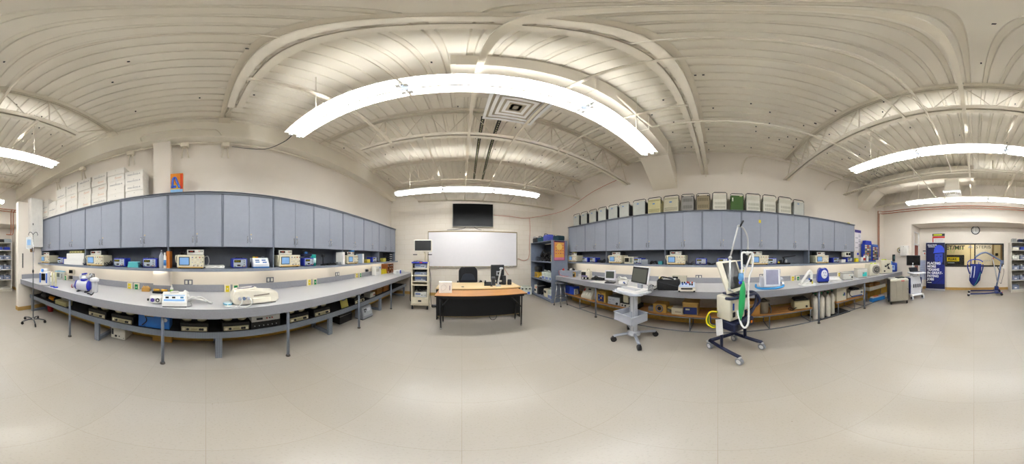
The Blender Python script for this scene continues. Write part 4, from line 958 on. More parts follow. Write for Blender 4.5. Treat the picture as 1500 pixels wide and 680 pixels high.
def pulseox(t_):
    MB(WHITE).box((0, .06, .055), (.17, .12, .1), None, .03, seg=3).build('case', t_)
    for x, m in ((-.04, M('#4a3a8a', .3)), (.025, BLACK)): MB(m).cyl((x, -.001, .06), (x, -.012, .06), .026, None, 16).build('dial', t_)
    MB(WHITE).cyl((.025, -.012, .06), (.025, -.016, .06), .012, None, 12).build('hub', t_)
    MB(CHAR).cyl((-.09, .05, .05), (-.115, .05, .05), .016, None, 10).build('side_knob', t_)
    MB(M('#e23a2a', .4)).cyl((.09, .05, .04), (.13, .05, .04), .022, None, 12).build('red_plug', t_)
simple('breathing_unit', 'small white rounded unit with two dark dials and a red plug', 'medical device', C(228, 446), R(104), pulseox)
def inf(t_):
    MB(WHITE).prism([(0, .012), (.19, .012), (.19, .16), (.06, .16), (0, .06)], -.15, .15, None, 'yz').build('case', t_)
    q = MB(M('#eef2f6', .4)); q.box((0, 0, 0), (.27, .006, .1), None, .003)
    q.box((-.005, -.004, -.025), (.25, .004, .022), M('#7fb2e6', .4)); q.box((0, -.004, .038), (.25, .004, .012), M('#a9c8ea', .4)); o = q.build('control_face', t_); o.location = (0, .027, .11); o.rotation_euler = (R(-31), 0, 0)
    for x in (-.09, -.01, .09): MB(BLACK if x < .05 else M('#4a86b0', .4)).box((x, -.004, .01), (.04, .006, .022)).build('display', o)
    MB(BLACK).box((0, .09, .006), (.29, .18, .012)).build('base', t_)
    MB(WHITE).tube([(-.05, .12, .16), (-.04, .12, .175), (.04, .12, .175), (.05, .12, .16)], .012, None, 8).build('handle', t_)
simple('warming_unit', 'white sloped unit with a light blue key panel on the left bench', 'medical device', C(255.5, 450.5), R(99), inf)
WH = M('#e4e4e0', .4)
q0 = C(276, 446)
cable('white coiled hose heaped beside the white sloped unit', [q0+V((-.02, -.05, .02)), q0+V((-.15, .02, .06)), q0+V((-.2, .12, .03)), q0+V((-.12, .22, .02)), q0+V((-.02, .2, .05)), q0+V((-.03, .08, .07)), q0+V((-.1, .02, .03)), q0+V((-.17, .14, .06)), q0+V((-.08, .25, .02)), q0+V((-.02, .3, .015))], .014, WH, 6, 'hose', 'hose')
cable('thin grey lead looping at the front edge of the left bench', [q0+V((.02, -.1, .05)), q0+V((.1, -.08, .015)), q0+V((.12, .0, .006)), q0+V((.07, .05, .006)), q0+V((.0, .03, .02))], .005, M('#9a9c9e', .4))
def probe(t_):
    MB(WH).tube([(0, 0, 0), (0, .0, .06), (-.02, 0, .1)], .022, None, 9).build('grip', t_)
    MB(WH).box((-.035, 0, .125), (.075, .05, .045), None, .012, Matrix.Rotation(R(25), 3, 'Y')).build('head', t_)
simple('hose_connector', 'white hose connector standing beside the coiled white hose', 'connector', C(275.5, 443)+V((-.06, .0, .0)), R(85), probe)
def disc(t_):
    MB(M('#cfe6ee', .4)).lathe([(.055, 0), (.062, .01), (.06, .03), (.03, .036)]).build('pad', t_)
    MB(M('#3f9fc0', .4)).torus((0, 0, .02), .058, .008, None, (0, 0, 1), 20, 6).build('blue_rim', t_)
simple('sensor_disc', 'pale round sensor disc with a blue rim at the bench front', 'sensor', C(335, 448.5)+V((-.06, 0, 0)), 0, disc)
def bcuff(t_): MB(M('#2f9ad2', .45)).lathe([(.045, 0), (.05, .012), (.03, .04), (.01, .045)]).build('dome', t_); MB(CHAR).lathe([(.052, 0), (.052, .008)]).build('base_ring', t_)
simple('sensor_dome', 'bright blue small dome beside the big white pump', 'sensor', C(351, 445.5)+V((-.06, 0, 0)), 0, bcuff)
cable('thin grey sensor lead looped behind the round disc', [C(337, 446, ZC+.02), C(336, 441, ZC+.03), C(341, 438, ZC+.05), C(345, 441, ZC+.02), C(348, 443, ZC+.02)], .004, M('#b0b2b4', .4))
def bigpump(t_):
    q = MB(M('#e6e1d2', .4)); q.prism([(-.31, .035), (-.27, .012), (.27, .012), (.31, .05), (.30, .13), (.26, .17), (.08, .185), (.0, .205), (-.2, .215), (-.285, .2), (-.32, .13)], 0, .2); o = q.build('case', t_)
    m = o.modifiers.new('round', 'BEVEL'); m.width = .02; m.segments = 3
    MB(M('#efe9da', .35)).lathe([(.145, 0), (.15, .008), (.12, .016)], (0, 0, 0), None, 24).build('top_rim', t_)
    o = [c for c in t_.children if c.name.startswith('top_rim')][-1]; o.location = (-.13, .1, .206); o.scale = (1, .55, 1); o.rotation_euler = (0, R(-2.5), 0)
    o = MB(M('#4a4560', .2)).lathe([(.115, .012), (.118, .018), (.08, .021)], (0, 0, 0), None, 24).build('dark_display', t_); o.location = (-.13, .1, .206); o.scale = (1, .55, 1); o.rotation_euler = (0, R(-2.5), 0)
    for x, m_ in ((-.23, M('#b7b9c4', .4)), (-.175, M('#5a6a88', .4)), (-.12, M('#b7b9c4', .4))): MB(m_).cyl((x, .002, .1), (x, -.022, .1), .021, None, 14).build('port', t_)
    MB(M('#f0ead9', .4)).box((.06, -.004, .06), (.24, .02, .07), None, .006).build('drawer', t_)
    q = MB(M('#6a5a52', .5, var=0))
    for k in range(12): q.box((-.04+.018*k, -.002, .125+.001*k), (.011, .005, .016))
    q.build('lettering_strip', t_)
    for x in (-.24, .24): MB(CHAR).box((x, .1, .006), (.06, .15, .012)).build('foot', t_)
bp = C(377, 446.5); simple('lithotripsy_unit' if 0 else 'compression_pump', 'large cream-white pump with an oval dark display on the left bench', 'pump', bp, R(91), bigpump)
cable('white tubing from the big white pump to the round disc', [bp+V((.02, -.2, .1)), bp+V((.06, -.22, .05)), bp+V((.07, -.28, .012)), bp+V((.04, -.36, .012)), bp+V((.05, -.42, .02))], .007, WH, 6, 'tube', 'air_tube')
cable('white tubing curling in front of the big white pump', [bp+V((.02, -.1, .1)), bp+V((.07, -.09, .05)), bp+V((.085, -.17, .012)), bp+V((.07, -.28, .028)), bp+V((.0, -.38, .012)), bp+V((-.05, -.34, .03))], .007, WH, 6, 'tube', 'air_tube')
simple('yellow_bin', 'bright yellow open parts bin at the far end of the left bench', 'bin', C(561.5, 401.5), R(82), lambda t_: (rounded_tub(.44, .17, .2, YEL, M('#d6c21a', .45))(t_), [MB(M('#c9b614', .5)).b2((x-.004, -.004, .01), (x+.004, .012, .13)).build('rib', t_) for x in (-.07, .07)]))
def gbox(t_): MB(WHITE).box((0, .08, .15), (.36, .16, .3), None, .006).build('case', t_); MB(M('#5aa0d8', .5)).box((.1, -.002, .24), (.06, .006, .04)).build('sticker', t_); MB(M('#c9c6bb', .4)).box((-.05, -.002, .17), (.2, .006, .1)).build('panel', t_)
simple('dispenser_box', 'white box with a small blue sticker behind the yellow bin', 'box', (-2.64, yl(564, 2.4), ZC), RL, gbox)
def cubby(t_):
    W_ = M('#8a4f28', .5)
    MB(W_).b2((-.24, 0, 0), (.24, .28, .012)).build('board', t_); MB(W_).b2((-.24, .27, .012), (.24, .28, .33)).build('back', t_)
    for x in (-.24, -.08, .08, .23): MB(W_).b2((x, 0, .012), (x+.012, .27, .33)).build('upright', t_)
    for z in (.12, .23, .33): MB(W_).b2((-.24, 0, z), (.24, .28, z+.01)).build('board', t_)
    rd = random.Random(5)
    for i, x in enumerate((-.15, .005, .16)):
        for z in (.014, .132, .242): MB([WHITE, BLACK, M('#c9c2b0', .5)][rd.randrange(3)]).b2((x-.055, .03, z), (x+.05, .24, z+.05), None, .004).build('compartment_filling', t_)
simple('pigeonhole_rack', 'brown wooden pigeonhole rack with papers at the end of the left bench', 'rack', C(578, 401.5)+V((-.3, .32, 0)), RL, cubby)
tangle('grey leads heaped on top of the brown pigeonhole rack', tuple(C(578, 401.5)+V((-.45, .32, .345))), (.2, .4, .07), 4, M('#8d8f92', .5), .006, 41)
def bw(t_): MB(M('#e0e2e6', .4)).box((0, .07, .06), (.26, .14, .12), None, .006).build('body', t_); MB(M('#2a4ac0', .45)).box((.1, -.002, .06), (.07, .006, .118)).build('blue_end', t_)
simple('supply_box', 'white and blue box on the left bench beside the tower cart', 'box', C(580.5, 401.5)+V((.05, .1, 0)), R(75), bw)
tangle('white coiled tubing on the far bench corner behind the tower cart', tuple(C(590, 399.5)+V((-.15, .1, 0))), (.35, .3, .12), 5, WH, .01, 43, 'tubing', 'tubing_coil')
# ---- on the low rack
ZR = .4555
def module(t_):
    MB(BLACK).box((0, .14, .085), (.40, .28, .165), None, .004).build('case', t_)
    q = MB(M('#b9b08e', .5)); q.box((0, -.01, .062), (.36, .012, .085), None, .003, Matrix.Rotation(R(0), 3, 'X')); q.box((0, -.018, .062), (.09, .006, .034), M('#a39a78', .5))
    q.build('control_panel', t_)
    for x, m in ((-.145, BEIGE2), (-.09, CHAR), (.085, CHAR), (.115, CHAR), (.15, BEIGE2)): MB(m).cyl((x, -.016, .062), (x, -.03, .062), .02, None, 12).build('knob', t_)
    for x in (-.11, .1): MB(M('#c9c2a0', .5)).lathe([(.06, .168), (.085, .19), (.09, .23), (.06, .25)], (x, .13, 0), None, 14).build('cream_cup', t_)
    MB(BLACK).box((0, .12, .19), (.1, .1, .05), None, .006).build('block', t_)
mod = kind('mod', lambda label, loc, rz: simple('lamp_module', label, 'module', loc, rz, module, 'black modules with cream panels on the low rack'))
for p, s in ((142, 'above the white computer on the floor'), (178.5, 'left of the blue case'), (284.5, 'right of the blue case, facing the camera'), (346, 'left of the white rack unit'), (438, 'right of the pipe leg beyond the rack unit'), (472, 'left of the yellow clipboard'), (526.5, 'above the grey floor heater')):
    mod('black module with a cream control panel, ' + s, (-2.17, yl(p, 2.17), ZR), RL, (min(1, .95), 1, .82))
def bcase(t_):
    MB(M('#2f74c8', .45)).box((0, .1, .11), (.46, .2, .2), None, .004).build('case', t_)
    MB(M('#2a66b4', .45)).box((-.17, -.003, .11), (.1, .006, .19)).build('side_panel', t_)
    MB(WHITE).lathe([(.03, 0), (.03, .004)], (.17, 0, .16), None, 14, (0, -1, 0)).build('badge', t_)
    MB(BLACK).tube([(-.12, -.008, .2), (-.1, -.012, .12), (-.17, -.012, .04)], .008, None, 6, 4).build('lead', t_)
    MB(M('#8f7a38', .5)).box((-.06, .0, .215), (.14, .05, .03), None, .005).build('brass_latch', t_)
simple('blue_case', 'blue metal case on the low rack behind a pipe leg', 'case', (-2.17, (yl(203, 2.17)+yl(248, 2.17))/2, ZR), RL, bcase)
def rackunit(t_):
    MB(BLACK).box((0, .15, .06), (.44, .3, .12), None, .004).build('lower_case', t_)
    MB(M('#cfd0cc', .4)).box((0, .14, .165), (.43, .28, .085), None, .004).build('upper_case', t_)
    MB(CHAR).box((-.1, -.003, .17), (.09, .01, .03)).build('display', t_)
    for x, m in ((.01, REDM), (.05, CHAR), (.09, REDM)): knob(t_, x, .17, .011, .002, m)
    for k in range(6): MB(M('#9a9c9e', .4)).cyl((-.17+.065*k, .0, .06), (-.17+.065*k, -.012, .06), .008, None, 8).build('jack', t_)
simple('rack_unit', 'white-faced rack unit over a black one on the low rack', 'instrument', (-2.15, yl(390, 2.15), ZR), RL, rackunit)
def clip(t_): 
    o = MB(M('#c9bf62', .5)).box((0, 0, .09), (.22, .012, .17), None, .003).build('sheet', t_); o.rotation_euler = (R(-14), 0, 0)
    o2 = MB(GREYD).box((0, -.008, .165), (.1, .012, .025), None, .003).build('clip', o)
simple('clipboard', 'yellow clipboard leaning on the low rack', 'clipboard', (-2.19, yl(506.5, 2.17), ZR), RL, clip)
simple('instrument_box', 'white small unit with a red knob at the far low rack end', 'instrument', (-2.2, yl(546, 2.2), ZR), RL, lambda t_: (carton_small(.24, .12, .2, OFFW)(t_), knob(t_, .06, .06, .02, 0, REDM)))
simple('carton', 'small brown carton at the far end of the low rack', 'box', (-2.25, yl(556, 2.25), ZR), RL, carton_small(.3, .18, .25, CARD))
simple('carton', 'small orange-brown carton last on the low rack by the block wall', 'box', (-2.25, yl(566, 2.25), ZR), RL, carton_small(.34, .2, .25, M('#b8742f', .7)))
def cbox(t_):
    MB(M('#d6cc98', .5)).box((0, .1, .05), (.36, .2, .09), None, .006).build('case', t_); MB(M('#c2b884', .5)).box((0, -.003, .05), (.33, .008, .06)).build('front_panel', t_)
simple('cream_instrument', 'flat cream instrument on the low rack near the partition', 'instrument', (-2.18, yl(88, 2.18), ZR), RL, cbox)
simple('cream_instrument', 'small grey instrument lying on the flat cream one', 'instrument', (-2.28, yl(91, 2.2), ZR+.0955), RL, carton_small(.26, .05, .14, M('#b9b29a', .5)))
def drill(m):
    def f(t_):
        MB(m).lathe([(.03, -.09), (.05, -.08), (.055, .05), (.03, .09)], (0, .08, .06), None, 14, (1, 0, 0)).build('motor', t_)
        MB(CHAR).lathe([(.03, .09), (.03, .14), (.01, .15)], (0, .08, .06), None, 12, (1, 0, 0)).build('chuck', t_)
        MB(CHAR).box((-.05, .08, .02), (.12, .1, .035), None, .008).build('grip', t_)
    return f
simple('power_tool', 'orange power tool on the low rack near the partition', 'tool', (-2.2, yl(72.5, 2.2), ZR), RL, drill(M('#d98f1f', .45)))
simple('power_tool', 'black and grey power tool nearest the partition on the low rack', 'tool', (-2.2, yl(61, 2.2), ZR), RL, drill(M('#5a5a58', .5)))
tangle('black and yellow leads heaped on the low rack behind the tools', (-2.4, yl(66, 2.3), ZR), (.3, .7, .18), 5, CHAR, .011, 47)
def pc(t_):
    MB(M('#cfcab8', .45)).box((0, .19, .17), (.27, .38, .32), None, .005).build('case', t_)
    q = MB(M('#d9d6ca', .4)); q.box((0, -.004, .17), (.265, .012, .315), None, .004); f = q.build('front_panel', t_)
    MB(CHAR).box((.04, -.012, .275), (.19, .006, .07)).build('drive_bay', f); MB(CHAR).box((-.1, -.012, .15), (.035, .006, .12)).build('side_vent', f)
    MB(CHAR).cyl((-.035, -.01, .07), (-.035, -.016, .07), .025, None, 6).build('socket', f); MB(CHAR).cyl((.03, -.01, .075), (.03, -.016, .075), .012, None, 8).build('button', f); MB(CHAR).box((.11, -.012, .05), (.012, .006, .012)).build('button', f)
    MB(CHAR).box((0, .19, .005), (.2, .3, .01)).build('base', t_)
simple('computer_case', 'cream computer case on the floor under the left rack', 'computer', on(172, 497.5, 0)+V((-.02, 0, 0)), R(92), pc)
def bucket(t_):
    MB(M('#b81f26', .45)).lathe([(.07, 0), (.1, .17), (.108, .175), (.108, .19), (.095, .188), (.068, .012)], (0, 0, 0), None, 20).build('pail', t_)
simple('bucket', 'small red bucket on the floor under the left bench', 'bucket', on(69.5, 457, 0)+V((-.1, .0, 0)), 0, bucket)
def heater(t_):
    q = MB(M('#8a8d93', .45)); q.prism([(0, .02), (.24, .02), (.24, .3), (.07, .32), (-.01, .06)], -.19, .19, None, 'yz'); q.build('case', t_)
    o = MB(M('#a3a6ab', .4)).box((0, -.006, .0), (.33, .012, .2), None, .005).build('front_panel', t_); o.location = (0, .03, .19); o.rotation_euler = (R(-17), 0, 0)
    for x, z in ((-.09, .05), (-.09, .0), (-.04, .05)): MB(BLACK).cyl((x, -.012, z), (x, -.02, z), .018, None, 10).build('control_knob', o)
    MB(M('#c9ccd0', .4)).box((.06, -.013, .03), (.12, .004, .08)).build('label_plate', o)
    MB(CHAR).b2((-.19, .0, 0), (.19, .23, .02)).build('base', t_)
p = on(541, 467.5, 0); simple('floor_heater', 'grey console unit with a sloped front on the floor under the left bench', 'console', p+V((-.06, .03, 0)), R(86), heater)
simple('carton', 'black box on the floor behind the grey console unit', 'box', p+V((-.30, -.48, 0)), R(90), carton_small(.4, .26, .3, BLACK))
bb = MB(M('#c89a4a', .7)); bb.box((-2.625, yl(238, 2.6), .065), (.11, .33, .13)); tag(bb.build('carton'), 'flat tan carton on the floor behind the blue case', 'box')
# ================================================================ things on and under the right bench
RB = {}
def rot(px): return R(-90 - .55*(px-1051.5)*.24)          # turned a little toward the room's middle
def mon_bag(t_): pass
outlet('yellow gas outlet behind the black camera bag', 'R', 968.5, 409.5, YEL); outlet('green gas outlet behind the black camera bag', 'R', 976.5, 409.5, GRN)
outlet('yellow gas outlet between touch-screen ventilator and white curved unit', 'R', 1160.5, 408.3, YEL); outlet('green gas outlet between touch-screen ventilator and white curved unit', 'R', 1168, 408.2, GRN)
outlet('yellow gas outlet behind the light grey centrifuge', 'R', 1228, 402.5, YEL); 
outlet('grey double socket above the bare worktop beside the tall ventilator', 'R', 1023.5, 406, None, face='wall', dark=True); outlet('grey double socket left of the touch-screen ventilator', 'R', 1116.5, 404.5, None, face='wall', dark=True)
def graybin(t_):
    q = MB(M('#8d93a0', .45)); q.prism([(-.27, 0), (.27, 0), (.3, .16), (-.3, .16)], 0, .2); q.build('tub', t_)
    MB(M('#a5aab5', .45)).box((0, .1, .168), (.62, .22, .018), None, .004).build('lid', t_)
simple('storage_bin', 'long grey bin on the right bench end beside the bookcase', 'bin', on(828, 404.5, ZC)+V((0, -.12, 0)), R(-66), graybin)
pb = on(829, 404.5, ZC)+V((0, -.12, 0))
def meter(t_):
    MB(M('#d8a01e', .45)).box((0, .025, .075), (.085, .05, .15), None, .012).build('rubber_case', t_); MB(M('#2a2c2e', .4)).box((0, -.002, .078), (.066, .008, .125), None, .004).build('face', t_)
    MB(M('#9aa892', .3)).box((0, -.007, .115), (.05, .004, .03)).build('display', t_); MB(CHAR).cyl((0, -.006, .06), (0, -.018, .06), .02, None, 14).build('dial', t_)
simple('hand_meter', 'yellow handheld meter leaning against the long grey bin', 'meter', on(840.5, 406.2, ZC), R(-62), meter)
for k, (px, m, l) in enumerate(((822, REDM, 'red clamp on the long grey bin'), (829, CHAR, 'black plug lying on the long grey bin'), (833, WHITE, 'white cube lying on the long grey bin'), (837, CHAR, 'black clip lying on the long grey bin, toward the yellow meter'))):
    q = MB(m); q.box((0, 0, .022), (.07, .05, .044), None, .01); q.cyl((0, 0, .04), (.01, 0, .07), .012); o = q.build('bin_top_item'); p = on(px, 404.5, ZC); dv = V((p.x, p.y, 0)).normalized(); o.location = V((p.x, p.y-.12, ZC+.1775)) + dv*.12; o.rotation_euler = (0, 0, k); o.name = ['red_clamp', 'black_plug', 'white_cube', 'black_clip'][k]; tag(o, l, 'clamp' if k in (0, 3) else 'plug' if k == 1 else 'cube')
cable('red test lead hanging over the long grey bin', [pb+V((-.1, .28, .18)), pb+V((-.16, .27, .16)), pb+V((-.18, .22, .06)), pb+V((-.12, .08, .012)), pb+V((-.05, -.08, .012))], .005, REDM)
def defib(t_):
    MB(M('#d9d2be', .4)).box((0, .1, .12), (.26, .2, .23), None, .02, seg=2).build('case', t_)
    MB(BLACK).box((-.045, -.003, .165), (.13, .012, .09), None, .004).build('screen', t_)
    MB(M('#4a3f8a', .4)).box((-.02, -.003, .1), (.18, .008, .025)).build('key_strip', t_)
    MB(BLACK).box((0, -.003, .045), (.21, .01, .06), None, .004).build('base_panel', t_)
    for x in (-.06, .03): MB(WHITE).cyl((x, -.006, .045), (x, -.02, .045), .02, None, 12).build('knob', t_)
    MB(M('#c9c2ac', .4)).tube([(.02, .1, .23), (.02, .1, .28), (.09, .1, .28), (.1, .1, .23)], .014, None, 8).build('handle', t_)
simple('defibrillator', 'cream defibrillator with small dark screen near the bookcase end', 'defibrillator', on(857, 410, ZC), R(-68), defib)
tangle('thick black leads heaped on the right bench beside the defibrillator', tuple(on(870, 411, ZC)+V((.12, -.05, 0))), (.28, .55, .1), 4, BLACK, .014, 51)
def notes(t_):
    MB(M('#efeeea', .6)).box((0, 0, .004), (.36, .26, .008)).build('paper', t_); o = MB(M('#e3e2dc', .6)).box((.05, .02, .013), (.22, .2, .008)).build('paper', t_); o.rotation_euler = (0, 0, .3)
simple('paper_stack', 'loose white papers lying in front of the thick black leads', 'papers', on(874, 413.5, ZC)+V((.08, 0, 0)), R(-70), notes)
def lcdmon(w_, h, tilt):
    def f(t_):
        MB(M('#3a3c40', .4)).box((0, .06, .012), (.24, .18, .024), None, .01).build('stand_base', t_); MB(M('#d6d6da', .4)).cyl((0, .08, .02), (0, .08, .1), .025).build('stand', t_)
        o = MB(M('#d9d8de', .35)).box((0, 0, 0), (w_, .045, h), None, .012).build('housing', t_); o.location = (0, .05, .06+h/2); o.rotation_euler = (R(tilt), 0, 0)
        MB(M('#4a4f48', .2, var=0)).box((0, -.023, .012), (w_-.06, .004, h-.08)).build('screen', o)
    return f
simple('bench_monitor', 'small white monitor with a dark screen on the right bench', 'monitor', on(893, 415, ZC)+V((.0, 0, 0)), R(-70), lcdmon(.26, .24, -8))
def nebul(t_):
    MB(WHITE).box((0, .07, .05), (.2, .14, .1), None, .035, seg=3).build('case', t_); MB(M('#5a6aa0', .4)).cyl((.03, .0, .06), (.03, -.01, .06), .02, None, 12).build('dial', t_); MB(CHAR).cyl((.05, .0, .04), (.05, -.012, .04), .014, None, 12).build('knob', t_)
simple('nebulizer', 'small white rounded unit with a dark dial behind the computer cart', 'medical device', on(912, 418, ZC), R(-68), nebul)
tangle('white coiled tubing behind the rounded white unit, right bench', tuple(on(908, 413, ZC)+V((.15, 0, 0))), (.25, .35, .13), 4, WH, .012, 53, 'tubing', 'tubing_coil')
def cambag(t_):
    q = MB(M('#1b1c1f', .7)); q.box((0, .11, .1), (.42, .22, .2), None, .03, seg=2); q.build('body', t_)
    MB(M('#3a3c42', .7)).box((.205, .11, .1), (.03, .17, .15), None, .012).build('side_pocket', t_)
    MB(M('#e5e5e3', .6)).box((.02, .09, .206), (.24, .12, .02), None, .006).build('white_flap', t_)
    MB(BLACK).tube([(-.14, .06, .2), (-.12, .02, .25), (.0, .0, .24), (.1, .03, .21)], .012, None, 7, 4).build('strap', t_)
    MB(M('#2e3036', .7)).prism([(-.19, .16), (.18, .07), (.18, .085), (-.19, .178)], -.006, .0).build('seam_band', t_)
simple('camera_bag', 'black soft camera bag on the right bench under gas outlets', 'bag', on(978.5, 426, ZC), R(-78), cambag)
tangle('black and white leads spilling left of the black camera bag', tuple(on(958, 424, ZC)+V((.06, 0, 0))), (.2, .26, .1), 4, BLACK, .009, 55)
tangle('white lead coiled beside the computer cart on the right bench', tuple(on(953, 424.5, ZC)+V((.06, 0, 0))), (.16, .2, .12), 3, WH, .01, 56)
def smallmon(t_):
    MB(M('#c3beae', .45)).box((0, .1, .085), (.34, .18, .17), None, .006).build('case', t_); MB(M('#23282a', .2, var=0)).box((-.09, -.001, .09), (.13, .01, .12), None, .004).build('screen', t_)
simple('screen_unit', 'beige unit with a small dark screen behind the black camera bag', 'instrument', on(994, 416, ZC)+V((.12, .02, 0)), RR, smallmon)
def trainer(t_):
    q = MB(M('#dcd6c6', .45)); q.prism([(0, .015), (.24, .015), (.24, .14), (.02, .075)], -.15, .15, None, 'yz'); q.build('case', t_)
    o = MB(M('#c5d4ec', .4)).box((0, 0, 0), (.28, .2, .006)).build('sloped_panel', t_); o.location = (0, .125, .112); o.rotation_euler = (R(16.5), 0, 0)
    for x, y, m in ((-.09, .04, CHAR), (-.05, .05, CHAR), (.0, .06, REDM), (.03, .05, REDM), (-.08, -.01, M('#3b5fc0', .4)), (-.02, 0, M('#3b5fc0', .4)), (.05, -.02, CHAR), (.09, .05, M('#e0602e', .4)), (.09, -.03, CHAR)): MB(m).lathe([(.013, .003), (.013, .03), (.006, .036)], (x, y, 0), None, 8).build('terminal', o)
    MB(BLACK).box((0, -.002, .06), (.2, .012, .022)).build('slot', t_)
    for x in (-.13, .13): MB(CHAR).box((x, .0, .012), (.03, .03, .024)).build('foot', t_)
simple('trainer_board', 'cream trainer box with red and blue terminals on a sloped panel', 'instrument', on(1006, 428, ZC), R(-82), trainer)
def touchvent(t_):
    MB(M('#dfe1e8', .35)).box((-.12, .16, .12), (.16, .22, .21), None, .01).build('case', t_)
    MB(CHAR).box((0, .12, .008), (.32, .2, .016), None, .004).build('base', t_)
    o = MB(M('#e8e9ee', .35)).box((0, 0, 0), (.33, .06, .36), None, .015).build('screen_housing', t_); o.location = (.03, .03, .205); o.rotation_euler = (R(-9), 0, 0)
    MB(M('#9a9cb4', .15, var=.08)).box((0, -.031, .015), (.24, .004, .28)).build('screen', o)
    MB(M('#dfe1e8', .35)).cyl((.14, .07, .33), (.2, .07, .33), .05, None, 18).build('rear_knob', t_)
    MB(M('#cfd2da', .4)).box((.22, .08, .13), (.08, .12, .16), None, .025).build('side_module', t_)
    MB(WHITE).tube([(.22, .0, .14), (.23, -.06, .12), (.22, -.08, .1)], .022, None, 9).build('port', t_)
pv = on(1129, 423, ZC); simple('touch_ventilator', 'white ventilator with a tall pale touch screen on the right bench', 'ventilator', pv, R(-99), touchvent)
cable('bright blue breathing hose looped in front of the touch-screen ventilator', [pv+V((.0, -.22, .12)), pv+V((-.06, -.24, .05)), pv+V((-.075, -.1, .022)), pv+V((-.09, .05, .022)), pv+V((-.04, .19, .022)), pv+V((.06, .27, .03)), pv+V((.14, .26, .07))], .021, M('#3f9ee0', .4), 6, 'hose', 'breathing_hose')
def nav(t_):
    MB(M('#e2e2de', .4)).lathe([(.17, 0), (.175, .012), (.16, .03), (.08, .038)], (0, .17, 0), None, 24).build('round_base', t_)
    MB(M('#e2e2de', .4)).tube([(-.13, .12, .03), (-.05, .15, .14), (.03, .18, .24), (.07, .2, .255), (.1, .21, .2)], .03, None, 10, 4).build('curved_arm', t_)
    MB(M('#e2e2de', .4)).box((.1, .21, .13), (.05, .05, .2), None, .012).build('column', t_)
    MB(BLACK).box((.06, .1, .09), (.05, .04, .05), None, .008).build('clip', t_); MB(M('#2f5ec0', .4)).box((.03, .1, .12), (.03, .03, .03)).build('blue_plug', t_); MB(YEL).cyl((.08, .08, .03), (.09, .08, .08), .012).build('yellow_tip', t_)
    MB(WH).tube([(.05, .09, .1), (-.01, .07, .06), (-.04, .06, .04)], .005).build('lead', t_)
simple('curved_unit', 'white unit with a round foot and curved arm left of the blue one', 'medical device', on(1185, 419.5, ZC), R(-108), nav).scale = (1.12, 1, 1.15)
def bluecomp(t_):
    q = MB(M('#24389e', .4)); q.prism([(-.15, .02), (.15, .02), (.155, .1), (.13, .24), (.08, .29), (-.08, .29), (-.13, .24), (-.155, .1)], 0, .2); o = q.build('case', t_); m = o.modifiers.new('round', 'BEVEL'); m.width = .025; m.segments = 3
    o = MB(M('#dfe0ea', .35)).lathe([(.085, 0), (.08, .012)], (0, 0, 0), None, 24).build('round_panel', t_); o.location = (.02, .0, .17); o.rotation_euler = (R(90), 0, 0)
    for x, y in ((-.02, .03), (.03, .03), (.0, -.02), (.04, -.03)): MB(M('#6a6fa8', .4)).cyl((x, y, .012), (x, y, .016), .012, None, 8).build('button', o)
    MB(M('#e8e8e2', .4)).box((-.02, .05, .282), (.1, .08, .02), None, .008).build('top_pad', t_)
    MB(CHAR).box((0, .1, .01), (.26, .18, .02)).build('base', t_)
simple('compressor', 'royal blue compressor with a round white key panel', 'medical device', on(1206.5, 414.7, ZC), R(-112), bluecomp).scale = (.9, .95, 1.22)
def ptray(t_):
    q = MB(M('#eceae6', .4)); q.b2((-.17, 0, 0), (.17, .26, .01)); q.b2((-.17, .25, 0), (.17, .26, .1)); q.b2((-.17, 0, .01), (-.163, .26, .06)); q.build('tray', t_); o = MB(M('#f2f1ee', .5)).box((0, .13, .03), (.3, .22, .012)).build('paper', t_); o.rotation_euler = (R(10), 0, 0)
simple('document_tray', 'white document tray on the right bench beside the blue compressor', 'tray', on(1224.5, 412.5, ZC), R(-112), ptray)
tangle('white leads between the blue compressor and the document tray', tuple(on(1217, 414, ZC)+V((.07, 0, 0))), (.14, .18, .07), 3, WH, .007, 58)
def centri(t_):
    MB(M('#cfcfc8', .4)).box((0, .13, .085), (.3, .26, .15), None, .01).build('case', t_); o = MB(M('#9a9a94', .4)).box((0, .14, .175), (.31, .26, .03), None, .008).build('lid', t_)
    MB(CHAR).cyl((.1, -.001, .07), (.1, -.016, .07), .024, None, 12).build('knob', t_); MB(M('#d98a5a', .4)).box((.03, -.002, .12), (.02, .006, .012)).build('lamp', t_); MB(M('#4aa0b0', .4)).box((.065, -.002, .12), (.02, .006, .012)).build('lamp', t_)
    for x in (-.12, .12): MB(CHAR).box((x, .05, .006), (.04, .05, .012)).build('foot', t_)
simple('centrifuge', 'light grey centrifuge with a hinged lid on the right bench', 'centrifuge', (3.0, yr(1243, 3.0), ZC), R(-112), centri)
def analyzer(t_):
    MB(M('#c6c4be', .4)).box((0, .14, .13), (.32, .28, .25), None, .01).build('case', t_); MB(M('#a9a7a0', .4)).box((0, .14, .26), (.32, .28, .018), None, .004).build('lid', t_)
    MB(M('#35b5b2', .4)).box((.06, -.003, .1), (.14, .008, .12)).build('teal_label', t_); MB(REDM).box((.02, -.007, .135), (.04, .004, .02)).build('red_mark', t_); MB(CHAR).box((0, .1, .004), (.26, .2, .008)).build('foot', t_)
simple('analyser', 'grey boxy unit with a teal label on the right bench', 'instrument', (2.98, yr(1264, 2.98), ZC), R(-112), analyzer)
